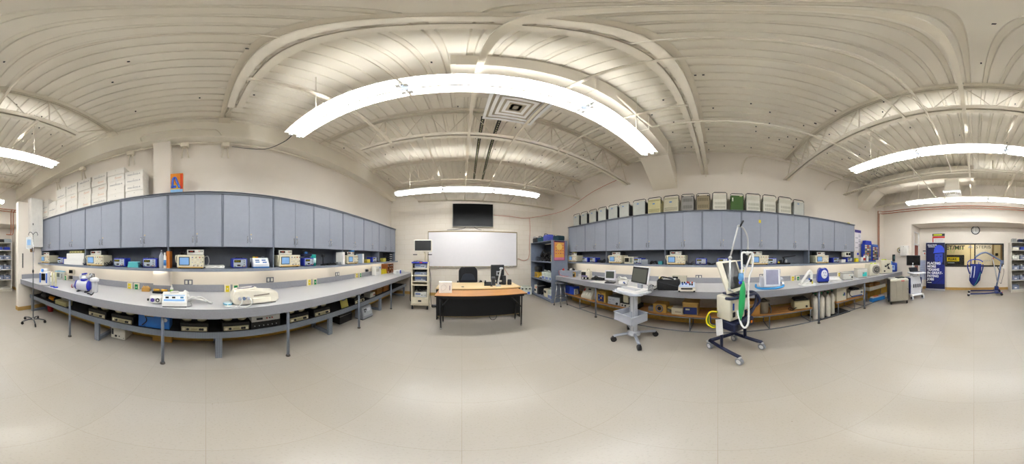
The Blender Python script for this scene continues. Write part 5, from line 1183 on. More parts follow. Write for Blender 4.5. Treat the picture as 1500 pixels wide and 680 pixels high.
def steril(t_):
    MB(M('#d2cdbc', .4)).box((0, .2, .19), (.36, .36, .38), None, .012).build('case', t_)
    MB(CHROME).cyl((.04, .02, .2), (.04, -.03, .2), .14, None, 24).build('chrome_door', t_)
    MB(BLACK).torus((.04, -.03, .2), .08, .012, None, (0, 1, 0), 20, 6).build('hand_wheel', t_)
    for a in range(3): MB(BLACK).cyl((.04, -.035, .2), (.04+.08*cos(a*2.1), -.035, .2+.08*sin(a*2.1)), .008).build('wheel_spoke', t_)
    MB(CHAR).box((0, .18, .006), (.34, .3, .012)).build('base', t_)
    for x in (-.08, .06): MB(M('#c6d62c', .45)).cyl((x, .1, .38), (x, .1, .41), .04, None, 14).build('lime_cap', t_)
simple('sterilizer', 'chrome-doored steriliser with lime caps on the right bench', 'steriliser', (2.97, yr(1282, 2.97), ZC), R(-112), steril)
def anes(t_):
    MB(M('#dcd7c4', .4)).box((0, .2, .25), (.5, .38, .48), None, .012).build('case', t_); MB(M('#cfcab6', .4)).box((0, -.0, .25), (.46, .012, .44)).build('front_panel', t_)
    for x, z in ((-.08, .27), (.02, .33), (.04, .2)): MB(CHAR).cyl((x, -.004, z), (x, -.04, z), .03, None, 14).build('knob', t_)
    for (a, c) in (((-.08, .27), (.1, .36)), ((.0, .3), (.1, .16))): MB(BLACK).cyl((a[0], -.03, a[1]), (c[0], -.03, c[1]), .013).build('lever', t_)
    MB(M('#3a76c0', .4)).box((.2, -.008, .38), (.05, .006, .14)).build('blue_label', t_); MB(CHAR).cyl((-.12, -.004, .1), (-.12, -.03, .1), .03, None, 12).build('knob', t_); MB(CHAR).box((0, .2, .005), (.44, .34, .01)).build('base', t_)
    for x in (-.14, -.02): MB(M('#c6d62c', .45)).cyl((x, .08, .49), (x, .08, .52), .04, None, 14).build('lime_cap', t_)
simple('autoclave', 'large cream unit with black levers at the far right bench end', 'instrument', (2.97, yr(1299.5, 2.97), ZC), R(-114), anes)
def bluepack(t_):
    q = MB(M('#1d3f9c', .5)); q.box((0, .1, .18), (.3, .2, .36), None, .05, seg=3); q.build('body', t_); MB(M('#9fb8e2', .5)).box((-.01, -.004, .17), (.18, .012, .2), None, .006).build('pale_panel', t_); MB(M('#16307c', .5)).tube([(-.06, .1, .35), (-.03, .1, .385), (.03, .1, .385), (.06, .1, .35)], .014).build('handle', t_)
    MB(M('#3a62c0', .5)).box((-.01, -.011, .2), (.1, .004, .05)).build('badge', t_)
simple('blue_backpack', 'blue carry bag with a pale panel at the very end of the right bench', 'bag', V((3.1, -5.72, ZC)), R(-165), bluepack)
def deskph(t_):
    MB(M('#2a3a3c', .4)).box((0, -.02, 0), (.13, .04, .3), None, .012).build('body', t_); MB(BLACK).tube([(-.02, -.04, .12), (-.02, -.07, .1), (-.02, -.07, -.1), (-.02, -.04, -.12)], .018).build('handset', t_); MB(M('#6a8c8a', .4)).box((.035, -.043, .02), (.04, .006, .12)).build('keypad', t_)
simple('wall_phone', 'dark wall telephone above the far right bench end', 'telephone', (xb(1309.5, 6.2), JOG+.0005, hz(378, 6.95)), pi, deskph)
# ---- low wooden shelves
ZL = .3525
def Rl(p, z=ZL, d=3.08): return (d, yr(p, d), z)
def bbatt(t_):
    MB(M('#1c3fb0', .4)).box((0, .12, .13), (.4, .24, .25), None, .008).build('case', t_); MB(M('#163290', .4)).box((-.08, -.003, .13), (.2, .008, .22)).build('front_panel', t_)
    q = MB(M('#c9ccc8', .4)); q.box((.21, .1, .1), (.03, .16, .17), None, .004); q.build('end_panel', t_)
    for z in (.05, .1, .15): MB(CHAR).cyl((.224, .07, z), (.23, .07, z), .018, None, 10).build('knob', t_)
    MB(BLACK).tube([(-.1, .1, .255), (-.05, .1, .28), (.05, .1, .28), (.1, .1, .255)], .01).build('handle', t_)
simple('blue_case', 'bright blue metal case on the low shelf behind the stool', 'case', Rl(834), RR, bbatt)
def scale(t_):
    q = MB(M('#c8c5b8', .45)); q.prism([(0, .0), (.3, .0), (.3, .28), (.17, .3), (-.01, .05)], -.2, .2, None, 'yz'); q.build('case', t_)
    o = MB(M('#d3d0c2', .45)).box((0, 0, 0), (.37, .26, .006)).build('sloped_panel', t_); o.location = (0, .078, .178); o.rotation_euler = (R(54), 0, 0)
    for x in (-.1, 0, .1): MB(M('#e6e4da', .4)).box((x, -.05, .008), (.07, .1, .012), None, .004).build('pad', o)
    MB(CHAR).box((.02, .09, .008), (.1, .035, .012), None, .004).build('grip', o); MB(REDM).box((-.15, .05, .01), (.05, .08, .014), None, .004).build('red_tab', o)
simple('sloped_instrument', 'beige sloped unit with a red tab on the low shelf', 'instrument', Rl(858.5), RR, scale)
def gold(t_):
    MB(M('#c9a64e', .45)).box((0, .15, .16), (.3, .3, .3), None, .008).build('case', t_); MB(M('#1e2c66', .35)).box((.0, -.003, .12), (.2, .012, .18), None, .004).build('blue_panel', t_)
    for x, z, m in ((.02, .12, M('#e0a030', .35)), (-.05, .17, M('#5a70b0', .35)), (.05, .17, M('#5a70b0', .35)), (-.05, .07, M('#5a70b0', .35))): MB(m).cyl((x, -.008, z), (x, -.014, z), .022, None, 10).build('dial', t_)
    MB(M('#a8873a', .5)).box((0, .0, .285), (.26, .014, .06)).build('top_strip', t_); MB(CHAR).tube([(-.06, .02, .3), (-.03, -.02, .27), (.03, -.02, .24)], .008).build('lead', t_)
simple('golden_tester', 'golden tan tester with a dark blue dial panel on the low shelf', 'instrument', Rl(880), RR, gold)
def grayu(t_):
    MB(M('#5c5b50', .5)).box((0, .17, .11), (.36, .32, .2), None, .008).build('case', t_); MB(M('#aaaeb2', .45)).box((0, .0, .11), (.34, .02, .19), None, .006).build('front_panel', t_)
    MB(CHAR).cyl((.1, -.009, .06), (.1, -.028, .06), .028, None, 14).build('knob', t_)
    for x, z in ((-.1, .14), (-.12, .06), (0, .14)): MB(GREYD).box((x, -.011, z), (.06, .006, .012)).build('label_strip', t_)
simple('grey_instrument', 'grey-fronted dark instrument with a black knob on the low shelf', 'instrument', Rl(899), RR, grayu)
def mod2(t_):
    MB(BLACK).box((0, .14, .05), (.46, .28, .095), None, .004).build('case', t_); MB(M('#b9b6aa', .5)).box((0, -.004, .05), (.44, .012, .08)).build('control_panel', t_)
    for x in (-.16, -.08, .04, .15): MB(CHAR).cyl((x, -.01, .05), (x, -.024, .05), .02, None, 12).build('knob', t_)
    for x in (-.11, .12): MB(M('#cfc9ac', .5)).box((x, .13, .2), (.15, .18, .21), None, .02).build('cream_cup', t_)
    MB(BLACK).box((0.0, .13, .17), (.07, .16, .14)).build('block', t_)
simple('lamp_module', 'black module with cream cups on the low shelf behind the cart', 'module', Rl(921), RR, mod2)
simple('charger', 'small grey charger with a red lamp on the low shelf', 'charger', Rl(955, ZL, 3.12), RR, lambda t_: (carton_small(.17, .1, .13, M('#7f8388', .5))(t_), MB(REDM).cyl((.05, -.001, .06), (.05, -.008, .06), .012).build('lamp', t_)))
def coil(t_):
    MB(M('#c29a4a', .5)).box((0, .12, .1), (.28, .24, .2), None, .006).build('case', t_); MB(GREYD).torus((0, -.012, .1), .07, .014, None, (0, 1, 0), 22, 8).build('grey_ring', t_); MB(CHAR).cyl((0, -.002, .1), (0, -.012, .1), .04, None, 14).build('centre', t_)
simple('tan_instrument', 'tan box with a grey ring on its front on the low shelf', 'instrument', Rl(966), RR, coil)
tangle('grey leads heaped between the tan ring box and the beige carton', (3.22, yr(979, 3.2), ZL), (.2, .3, .16), 4, M('#55564e', .6), .012, 61)
simple('carton', 'small yellowish carton among leads on the low shelf', 'box', Rl(985, ZL, 3.16), RR, carton_small(.2, .12, .14, M('#c2a24e', .7)))
simple('beige_box', 'small flat beige box with a grip on the low shelf front', 'box', Rl(993), RR, lambda t_: (carton_small(.26, .14, .2, M('#cfc5ac', .5))(t_), MB(M('#9a9180', .5)).box((0, -.003, .06), (.12, .01, .025), None, .004).build('grip', t_)))
def tanbox(t_):
    MB(M('#b08c48', .6)).box((0, .15, .125), (.3, .3, .25), None, .004).build('box_body', t_); MB(M('#c49f58', .6)).box((0, .15, .265), (.32, .32, .03), None, .004).build('lid', t_); MB(M('#22326e', .5)).box((.0, -.002, .1), (.26, .006, .15)).build('blue_label', t_); MB(M('#d6cfb4', .6)).box((-.05, -.006, .13), (.08, .004, .03)).build('sticker', t_)
simple('archive_box', 'tan lidded archive box with a dark blue label on the low shelf', 'box', Rl(1011), RR, tanbox)
simple('carton', 'brown carton on the low shelf right behind the tall ventilator', 'box', Rl(1101), RR, carton_small(.34, .3, .3, CARD))
def pail(t_):
    MB(M('#9a9484', .5)).lathe([(.1, 0), (.125, .25), (.135, .26), (.12, .255)], (0, .12, 0), None, 18).build('pail', t_); MB(M('#3a3a36', .6)).tube([(-.08, .08, .24), (-.02, .12, .3), (.06, .14, .27), (.1, .05, .2), (.12, -.02, .08), (.1, -.03, .02)], .012, None, 7, 4).build('lead', t_)
simple('pail', 'grey pail with black leads on the low shelf beside the brown carton', 'pail', Rl(1120.5), RR, pail)
def beigeu(t_):
    MB(M('#b7ad8c', .5)).box((0, .14, .1), (.36, .28, .19), None, .006).build('case', t_); MB(M('#c5bb98', .5)).box((0, -.002, .09), (.34, .012, .15)).build('front_panel', t_); MB(CHAR).cyl((.1, -.006, .06), (.1, -.022, .06), .026, None, 12).build('knob', t_)
    q = MB(BLACK); q.prism([(-.17, .196), (.17, .196), (.12, .25), (-.14, .24)], .02, .26); q.build('black_top', t_)
simple('beige_instrument', 'beige instrument with a black top beside the gas cylinders', 'instrument', Rl(1175), R(-100), beigeu)
tangle('black lead hanging from the beige instrument on the low shelf', (3.12, yr(1162, 3.1), ZL), (.12, .2, .08), 2, BLACK, .009, 63)
# gas cylinders on a black mat
bb = MB(M('#1c1c1d', .8)); bb.box((3.24, (yr(1184, 3.3)+yr(1237, 3.3))/2, .006), (.5, 1.05, .012), None, .004); tag(bb.build('floor_mat'), 'black rubber mat on the floor under the gas cylinders', 'mat')
def gas(t_):
    MB(M('#cfcabd', .45)).lathe([(.066, 0), (.072, .012), (.072, .46), (.062, .52), (.03, .56), (.022, .58)], (0, 0, 0), None, 18).build('cylinder_body', t_)
    MB(CHROME).cyl((0, 0, .58), (0, 0, .65), .018).build('valve_stem', t_); MB(GRN).cyl((-.02, 0, .64), (.03, 0, .64), .018).build('green_knob', t_); MB(CHAR).box((0, 0, .61), (.05, .04, .03), None, .006).build('valve_block', t_)
gasp = kind('gas', lambda label, loc, rz: simple('gas_cylinder', label, 'gas cylinder', loc, rz, gas, 'white gas cylinders under the right bench'))
for i, (p, d) in enumerate(((1194.5, 3.13), (1191.5, 3.34), (1199.5, 3.37), (1203.6, 3.12), (1208.5, 3.36), (1212.6, 3.12), (1218.8, 3.2))):
    gasp('white gas cylinder with a green valve, %s in the group counted from the beige instrument' % ORD[i], (d, yr(p, d), .0125), R(-90+20*i))
simple('white_case', 'tall off-white box on the short low shelf next to the gas cylinders', 'case', Rl(1233), R(-95), lambda t_: (carton_small(.32, .36, .3, M('#d3cdb8', .5))(t_), MB(M('#5a6a9a', .5)).box((.09, -.002, .17), (.05, .006, .09)).build('blue_label', t_), MB(M('#3fa060', .5)).box((.05, -.002, .15), (.02, .006, .05)).build('green_label', t_)))
def sawu(t_):
    MB(M('#cfcabc', .5)).box((0, .16, .1), (.48, .3, .19), None, .008).build('case', t_); MB(M('#3a5a9a', .5)).box((-.02, -.0, .03), (.4, .012, .03)).build('blue_strip', t_); MB(BLACK).prism([(-.15, .196), (.12, .196), (.08, .25), (-.1, .27)], .05, .26).build('black_top', t_)
    MB(GREYD).cyl((.15, .0, .12), (.15, -.03, .12), .03, None, 12).build('knob', t_); MB(BLACK).tube([(-.12, .08, .22), (-.24, .02, .2), (-.28, -.01, .1), (-.2, -.02, .03)], .011, None, 7, 4).build('lead', t_)
simple('white_instrument', 'white instrument with a black top on the short low shelf', 'instrument', Rl(1256), R(-100), sawu)
simple('adapter_box', 'small off-white box between the tall case and white instrument', 'adapter', Rl(1244, ZL, 3.14), R(-95), carton_small(.13, .14, .14, M('#d0cab8', .5)))
def stray(t_):
    q = MB(M('#d6d0c0', .5)); q.b2((-.5, 0, 0), (.5, .34, .012)); q.b2((-.5, 0, 0), (.5, .012, .13)); q.b2((-.5, .33, 0), (.5, .34, .13)); q.b2((-.5, 0, 0), (-.49, .34, .13)); q.b2((.49, 0, 0), (.5, .34, .13)); q.build('tray', t_)
    for x in (-.42, .42): MB(PIPE).cyl((x, .17, -.31), (x, .17, 0), .014).build('leg', t_)
    q = MB(PIPE); q.cyl((-.42, .17, -.3), (.42, .17, -.3), .012); q.build('cross_bar', t_)
yt = (yr(1270, 3.1)+yr(1296, 3.1))/2
tt = simple('white_tray', 'white tray on short pipe legs under the far right bench', 'tray', (3.1, yt-.1, .40), RR, stray)
for c in tt.children:
    if c.name.startswith(('leg', 'cross')): c.location = (0, 0, -.078)
simple('carton', 'brown carton standing in the white tray, toward the gas cylinders', 'box', (3.16, yt+.2, .4125), RR, carton_small(.22, .24, .2, CARD))
simple('carton', 'orange-brown carton standing in the white tray, far side', 'box', (3.16, yt-.15, .4125), RR, carton_small(.32, .2, .2, M('#b07a34', .7)))
simple('blue_tote', 'blue tote with papers on the floor under the white tray', 'tote', (3.02, yr(1288, 3.02), 0), R(-100), lambda t_: (rounded_tub(.62, .16, .16, M('#2a86d6', .45), M('#c9ccd0', .5))(t_), MB(M('#d8703a', .5)).box((-.1, .07, .172), (.2, .08, .02)).build('orange_file', t_)))
# wall things past the cabinets
def poster(w_, h, body, top, rows):
    def f(t_):
        MB(body).box((0, -.004, h/2), (w_, .006, h)).build('sheet', t_)
        MB(top).box((0, -.008, h-.05), (w_, .003, .1)).build('heading_band', t_)
        rd = random.Random(int(w_*100))
        for k in range(rows): MB(M('#b3b2b8', .6)).b2((-w_*.4+(.5*w_ if k % 3 else 0), -.009, h*.12+h*.7*k/rows), (w_*(.02 if k % 3 == 0 else .42), -.007, h*.12+h*.7*k/rows+h*.035)).build('text_block', t_)
    return f
ya = yr(1256.5, 3.8); simple('wall_poster', 'white notice with a purple heading on the wall past the right cabinets', 'poster', (XR-.0005, ya, 1.74), RR, poster(.34, .74, M('#ece9ec', .6), M('#4a4190', .5), 9))
bb = MB(M('#1a2fd0', .4)); bb.cyl((XR-.008, yr(1256.5, 3.8), 1.62), (XR-.001, yr(1256.5, 3.8), 1.62), .045, None, 18); tag(bb.build('wall_sticker'), 'round blue sticker on the wall below the purple-headed notice', 'sticker')
# ================================================================ front of the room
def tv(t_):
    MB(BLACK).box((0, .03, 0), (1.5, .06, .9), None, .012).build('housing', t_)
    MB(M('#c7c3b8', .4)).box((0, .035, 0), (1.525, .05, .925), None, .01).build('silver_rim', t_)
    MB(M('#060708', .3, var=0, spec=.15)).box((0, -.002, .01), (1.46, .006, .85)).build('screen', t_)
    MB(CHAR).box((0, .09, 0), (.4, .09, .3)).build('wall_mount', t_)
xa, xe = xf(664, 6.0), xf(721.5, 6.0)
T_ = simple('television', 'large black flat television high on the block wall', 'television', ((xa+xe)/2, 6.0, 3.10), R(0), tv)
for c in T_.children:
    if c.name.startswith('wall_mount'): c.location = (0, .0, 0)
cable('black lead hanging from the television toward the whiteboard, chair side', [(.16, YF-.02, 2.68), (.08, YF-.02, 2.6), (-.2, YF-.02, 2.55), (-.55, YF-.03, 2.54)], .008)
cable('black lead hanging from the television to the whiteboard, orange cable side', [(.45, YF-.02, 2.68), (.5, YF-.02, 2.62), (.62, YF-.02, 2.56), (.75, YF-.02, 2.54)], .008)
def wboard(t_):
    MB(M('#e9e7ea', .22, var=.01)).b2((-1.7, -.02, -.66), (1.7, 0, .66)).build('writing_surface', t_)
    for nm, a, c in (('top_rail', (-1.73, -.035, .65), (1.73, 0, .69)), ('bottom_rail', (-1.73, -.035, -.69), (1.73, 0, -.65)), ('side_rail', (-1.73, -.035, -.65), (-1.7, 0, .65)), ('side_rail', (1.7, -.035, -.65), (1.73, 0, .65))): MB(M('#a8a08a', .4, .4)).b2(a, c).build(nm, t_)
    q = MB(M('#b4b0a4', .4, .4)); q.b2((-1.7, -.09, -.7), (1.7, -.035, -.69)); q.b2((-1.7, -.09, -.69), (1.7, -.085, -.675)); q.build('pen_tray', t_)
    MB(CORKM).b2((-1.71, -.037, .655), (1.71, -.035, .685)).build('cork_strip', t_)
CORKM = M('#8d7a55', .7, var=.15, scale=40)
simple('whiteboard', 'wide white marker board on the front block wall', 'whiteboard', ((xf(628.5, 6.1)+xf(756, 6.1))/2, YF-.0005, 1.81), 0, wboard)
wx = (xf(628.5, 6.1)+xf(756, 6.1))/2
for k, (dx, m, l) in enumerate(((-1.5, REDM, 'red marker pen lying nearest the tower cart on the whiteboard tray'), (-1.32, M('#d84a6a', .4), 'pink marker pen on the whiteboard tray beside the red one'), (-1.18, REDM, 'red marker pen on the whiteboard tray, third from the tower cart'), (-.72, M('#3a5ac8', .4), 'blue marker pen alone on the whiteboard tray left of the chair'), (-.35, M('#d8503a', .4), 'orange marker pen on the whiteboard tray above the chair'), (1.52, M('#3a5ac8', .4), 'blue marker pen at the orange cable end of the whiteboard tray'), (1.36, M('#7a5ac8', .4), 'violet marker pen at the orange cable end of the whiteboard tray'))):
    q = MB(WHITE); q.cyl((-.05, 0, 0), (.03, 0, 0), .009, None, 8); o = q.build('marker_pen', None, (wx+dx, YF-.062, 1.81-.69+.0095)); MB(m).cyl((.03, 0, 0), (.065, 0, 0), .01, None, 8).build('cap', o); tag(o, l, 'pen', 'marker pens on the whiteboard tray')
# folding table and desk
TOPW = wood_mat('#a86c36', '#cf9a5c', 'table', .28, 0); DESKW = wood_mat('#d9bc88', '#e6cf9f', 'desk', .3, 0)
tx = (xf(636.5, 3.12)+xf(772.5, 3.12))/2; twid = xf(772.5, 3.12)-xf(636.5, 3.12)
t_ = thing('folding_table', 'long folding table with brown wood top and thin black legs', 'table', (tx, 3.12, 0))
MB(TOPW).b2((-twid/2, 0, .742), (twid/2, .56, .765), None, .003).build('tabletop', t_)
MB(BLACK).b2((-twid/2, -.003, .735), (twid/2, .0, .757)).build('edge_band', t_)
MB(BLACK).b2((-twid/2+.06, .03, .70), (twid/2-.06, .5, .742)).build('apron', t_)
for x0, x1 in ((-twid/2+.1, -twid/2+.115), (twid/2-.1, twid/2-.115)):
    for y in (.06, .46):
        o = MB(BLACK).cyl((x0, y, .70), (x1, y, .02), .016, None, 10).build('leg', t_)
        MB(CHROME).cyl((x1, y, 0), (x1, y, .03), .018, None, 10).build('foot', o)
    s = 1 if x0 < 0 else -1
    MB(M('#3a3c40', .4, .4)).tube([(x0, .26, .45), (x0+s*.12, .26, .6), (x0+s*.2, .26, .7)], .012).build('brace', t_)
    MB(BLACK).cyl((x0+s*.006, .06, .45), (x0+s*.006, .46, .45), .011, None, 8).build('cross_bar', t_)
dx0, dx1 = -.60, 1.40
t_ = thing('teacher_desk', 'desk with pale wood top and black panels behind the folding table', 'desk', ((dx0+dx1)/2, 3.70, 0)); w2 = (dx1-dx0)/2
MB(DESKW).b2((-w2, 0, .772), (w2, .85, .80), None, .004).build('desktop', t_)
PB = M('#16171a', .6)
MB(PB).b2((-w2+.04, .02, .1), (w2-.04, .045, .772)).build('modesty_panel', t_)
for x in (-w2+.01, w2-.04): MB(PB).b2((x, .01, 0), (x+.03, .8, .772)).build('side_panel', t_)
MB(M('#8a7a58', .5)).b2((-w2+.04, .022, .075), (w2-.04, .04, .1)).build('lower_rail', t_)
for px in (677.8, 720): 
    q = MB(CHAR); q.lathe([(.035, 0), (.035, .004), (.028, .006)]); q.build('grommet', t_, (xf(px, 3.9)-(dx0+dx1)/2, .2, .8))
cable('thin dark lead dangling below the black desk panel', [(.62, 3.68, .12), (.66, 3.66, .03), (.72, 3.65, .01), (.78, 3.66, .05), (.8, 3.69, .12)], .006, CHAR)
simple('white_box', 'white product box with a faint line drawing on the brown table', 'box', ((xf(652.8, 3.4)), 3.36, .7655), R(6), lambda t_: (MB(M('#efeae4', .45)).box((0, .06, .12), (.27, .12, .24), None, .003).build('box_body', t_), MB(M('#b8b2a8', .6)).tube([(-.08, -.001, .05), (-.09, -.001, .14), (-.02, -.001, .18), (.02, -.001, .12), (-.03, -.001, .06), (-.08, -.001, .05)], .0025, None, 5, 3).build('line_drawing', t_), MB(M('#8d8790', .6)).box((.09, -.001, .11), (.018, .002, .1)).build('caption_strip', t_)))
# office chair
def ochair(t_):
    FB = M('#17181b', .75)
    MB(FB).prism([(-.2, .46), (.2, .46), (.27, .62), (.27, .93), (.2, 1.02), (-.2, 1.02), (-.27, .93), (-.27, .62)], .22, .30).build('backrest', t_)
    o = [c for c in t_.children][-1]; m = o.modifiers.new('round', 'BEVEL'); m.width = .03; m.segments = 3
    MB(M('#2a2f3a', .7)).prism([(-.21, .66), (.21, .66), (.15, .8), (.08, .84), (-.08, .84), (-.15, .8)], .195, .23).build('lumbar_pad', t_)
    MB(FB).box((0, -.02, .46), (.5, .48, .09), None, .035, seg=3).build('seat', t_)
    for s in (-1, 1): MB(BLACK).tube([(s*.27, .1, .45), (s*.31, .06, .6), (s*.31, -.02, .66), (s*.31, -.2, .67)], .022, None, 8, 3).build('armrest', t_)
    MB(BLACK).cyl((0, 0, .1), (0, 0, .42), .028).build('gas_lift', t_)
    for k in range(5):
        a = k*2*pi/5+.3; o = MB(BLACK).cyl((0, 0, .11), (.28*cos(a), .28*sin(a), .07), .022, None, 8, .016).build('base_arm', t_)
        MB(BLACK).cyl((.28*cos(a)-.02*sin(a), .28*sin(a)+.02*cos(a), .03), (.28*cos(a)+.02*sin(a), .28*sin(a)-.02*cos(a), .03), .03, None, 12).build('caster', o)
simple('office_chair', 'black office chair behind the desk under the whiteboard', 'chair', (xf(687, 5.0), 4.97, 0), R(4), ochair).scale = (1.12, 1, 1.17)
# things on the desk
ZD = .8005
def dmon(t_):
    MB(CHAR).box((0, .08, .012), (.26, .2, .02), None, .008).build('stand_base', t_); MB(CHAR).box((0, .06, .13), (.07, .04, .24)).build('stand', t_)
    MB(M('#23262b', .45)).box((0, .03, .3), (.36, .06, .42), None, .014).build('back_shell', t_)
    MB(BLACK).box((0, .065, .3), (.34, .012, .4)).build('screen', t_)
    MB(M('#9aa0a6', .4, .5)).box((.03, -.008, .28), (.12, .02, .12), None, .004).build('mount_plate', t_)
    MB(CHAR).box((.03, -.02, .28), (.06, .012, .06)).build('mount_hub', t_)
simple('desk_monitor', 'black desk monitor seen from behind on the pale desk', 'monitor', (xf(728.5, 4.3), 4.28, ZD), R(-10), dmon)
def arm(t_):
    MB(M('#b9bdc2', .35, .3)).box((0, .02, .015), (.13, .12, .03), None, .008).build('base', t_)
    MB(M('#c3c6ca', .35, .3)).tube([(0, .02, .03), (.0, .02, .1), (.04, .02, .3), (.065, .02, .42)], .02, None, 9, 3).build('arm', t_)
    MB(M('#b9bdc2', .35, .3)).box((.075, .02, .44), (.09, .05, .05), None, .015).build('camera_head', t_)
simple('document_camera', 'silver document camera arm standing on the pale desk', 'camera', (xf(729.5, 3.9), 3.86, ZD), R(-8), arm)
def spk(h, m):
    def f(t_):
        MB(m).prism([(-.055, 0), (.055, 0), (.05, h), (-.05, h)], 0, .09).build('cabinet', t_); o = [c for c in t_.children][-1]; mm = o.modifiers.new('round', 'BEVEL'); mm.width = .02; mm.segments = 3
        MB(CHAR).box((0, -.001, h*.5), (.07, .006, h*.7)).build('grille', t_)
    return f
simple('speaker', 'grey desk speaker left of the silver camera arm', 'speaker', (xf(722.5, 4.0), 3.98, ZD), R(-8), spk(.22, M('#50545c', .5)))
simple('speaker', 'black desk speaker right of the silver camera arm', 'speaker', (xf(738, 4.05), 4.02, ZD), R(-12), spk(.24, BLACK))
simple('speaker', 'small black cube-like speaker at the pale desk end', 'speaker', (xf(746, 4.0), 3.98, ZD), R(-14), spk(.14, BLACK))
def phone(t_):
    MB(BLACK).prism([(0, 0), (.2, 0), (.2, .07), (0, .02)], -.1, .1, None, 'yz').build('base', t_); MB(BLACK).tube([(-.07, .03, .06), (-.07, .06, .085), (-.07, .16, .1), (-.07, .19, .09)], .022).build('handset', t_)
simple('desk_phone', 'low black telephone on the pale desk beside the grey speaker', 'telephone', (xf(714.5, 4.05), 3.98, ZD), R(-8), phone)
tangle('black leads lying on the pale desk among the speakers', (xf(733, 4.15), 4.15, ZD), (.22, .18, .06), 3, BLACK, .007, 71)
# tower cart with monitor
CRT = M('#ddd4bc', .5)
cx0, cy0 = -1.19, 4.62
t_ = thing('tower_cart', 'cream tower cart of endoscopy units with a monitor beside the whiteboard', 'cart', (cx0, cy0, 0), R(8)); w2 = .245
for s in (-1, 1):
    MB(CRT).b2((s*w2, -.25, .17), (s*(w2-.04), .25, 1.36), None, .004).build('side_panel', t_)
for z in (.36, .73, .83, 1.0, 1.19, 1.36): MB(CRT).b2((-w2, -.27, z-.015), (w2, .25, z+.012), None, .004).build('shelf', t_)
o = MB(CRT).b2((-w2+.005, -.27, .18), (w2-.005, .22, .345), None, .006).build('drawer', t_); MB(CHAR).box((0, -.273, .27), (.09, .012, .05), None, .006).build('drawer_grip', o)
MB(CRT).b2((-w2-.01, -.26, .13), (w2+.01, .25, .17), None, .006).build('base', t_)
for sx in (-1, 1):
    for sy in (-1, 1):
        o = MB(CHAR).cyl((sx*.21-.02, sy*.21, .06), (sx*.21+.02, sy*.21, .06), .06, None, 16).build('caster', t_); MB(CRT).box((sx*.21, sy*.21, .11), (.055, .04, .05)).build('fork', o)
MB(BLACK).b2((-w2+.04, .2, .36), (w2-.04, .22, 1.36)).build('back_panel', t_)
MB(M('#2438b8', .4)).b2((-w2+.02, -.276, 1.345), (w2-.02, -.27, 1.385)).build('blue_band', t_); MB(REDM).b2((.0, -.28, 1.35), (.07, -.277, 1.38)).build('red_mark', t_)
MB(CRT).tube([(.13, .1, 1.37), (.13, .1, 1.6), (.1, .06, 1.66), (.05, .02, 1.75)], .025, None, 9).build('monitor_arm', t_)
o = MB(M('#d8d3c6', .4)).box((.07, -.02, 1.84), (.52, .06, .36), None, .012).build('monitor', t_); MB(BLACK).box((.07, -.052, 1.85), (.47, .008, .29)).build('screen', o)
for x in (-.16, .27): MB(BLACK).b2((x-.06, -.06, 1.575), (x+.06, .0, 1.60), None, .004).build('bracket', t_)
MB(CRT).b2((-.15, .0, 1.585), (.25, .03, 1.6)).build('bracket_bar', t_)
def unit(z, h, m, fm, label, k):
    u = thing('endoscopy_unit', label, 'instrument', (cx0, cy0, z), R(8))
    MB(m).b2((-.15, -.24, 0), (.19, .16, h), None, .005).build('case', u); MB(fm).b2((-.14, -.252, .008), (.18, -.24, h-.008), None, .003).build('front_panel', u)
    MB(M('#3f5c9c', .35)).b2((-.12, -.257, h*.55), (.02, -.252, h*.8)).build('display', u)
    for j in range(3): knob(u, .06+.045*j, h*.45, .014, -.252, [CHROME, CHAR, M('#b9bcc0', .4)][(j+k) % 3])
    MB(M('#c9ccd0', .4)).b2((-.12, -.256, .014), (.16, -.252, h*.28)).build('lower_strip', u)
SL = M('#6d7684', .45); FP = M('#8b94a4', .4)
unit(1.203, .12, SL, FP, 'grey endoscopy unit on the top tier of the tower cart', 0); unit(1.013, .085, SL, FP, 'slim grey endoscopy unit on the second tier of the tower cart', 1)
unit(.843, .13, CHAR, M('#59627a', .4), 'dark endoscopy unit on the third tier of the tower cart', 2); unit(.373, .15, M('#b9b9b4', .45), M('#cfcfc8', .45), 'large pale unit on the lowest tier of the tower cart', 1)
def Tc(x, y, z): c_, s_ = cos(R(8)), sin(R(8)); return V((cx0+x*c_-y*s_, cy0+x*s_+y*c_, z))
tangle('black leads heaped on the lowest pale unit of the tower cart', tuple(Tc(.02, -.05, .524)), (.3, .28, .12), 4, BLACK, .009, 73)
tangle('grey leads and clips lying on top of the tower cart', tuple(Tc(-.08, -.05, 1.373)), (.28, .3, .05), 4, M('#77797c', .5), .007, 74)
tangle('black leads standing in the gap left of the top endoscopy unit', tuple(Tc(-.178, -.15, 1.203)), (.04, .1, .1), 3, BLACK, .006, 75)
cable('black power lead hanging down the right side of the tower cart', [Tc(.265, -.1, 1.2), Tc(.3, -.12, .9), Tc(.29, -.14, .6), Tc(.3, -.1, .3), Tc(.33, -.05, .03), Tc(.45, 0, .012)], .008)
cable('black leads hanging down the left side of the tower cart', [Tc(-.265, 0, 1.1), Tc(-.29, -.1, .8), Tc(-.28, -.15, .5), Tc(-.29, -.1, .25), Tc(-.27, -.05, .18)], .016)
bb = MB(CHAR); bb.cyl((0, 0, 0), (0, 0, .03), .03); p = Tc(.27, -.2, 1.16); 
simple('foot_pedal', 'flat black foot pedal on the floor right of the tower cart', 'pedal', Tc(.42, .12, 0), R(8), lambda t_: (MB(CHAR).box((0, 0, .02), (.2, .14, .04), None, .008).build('base', t_), MB(GREYD).box((0, -.02, .045), (.14, .08, .012), None, .004).build('tread', t_)))
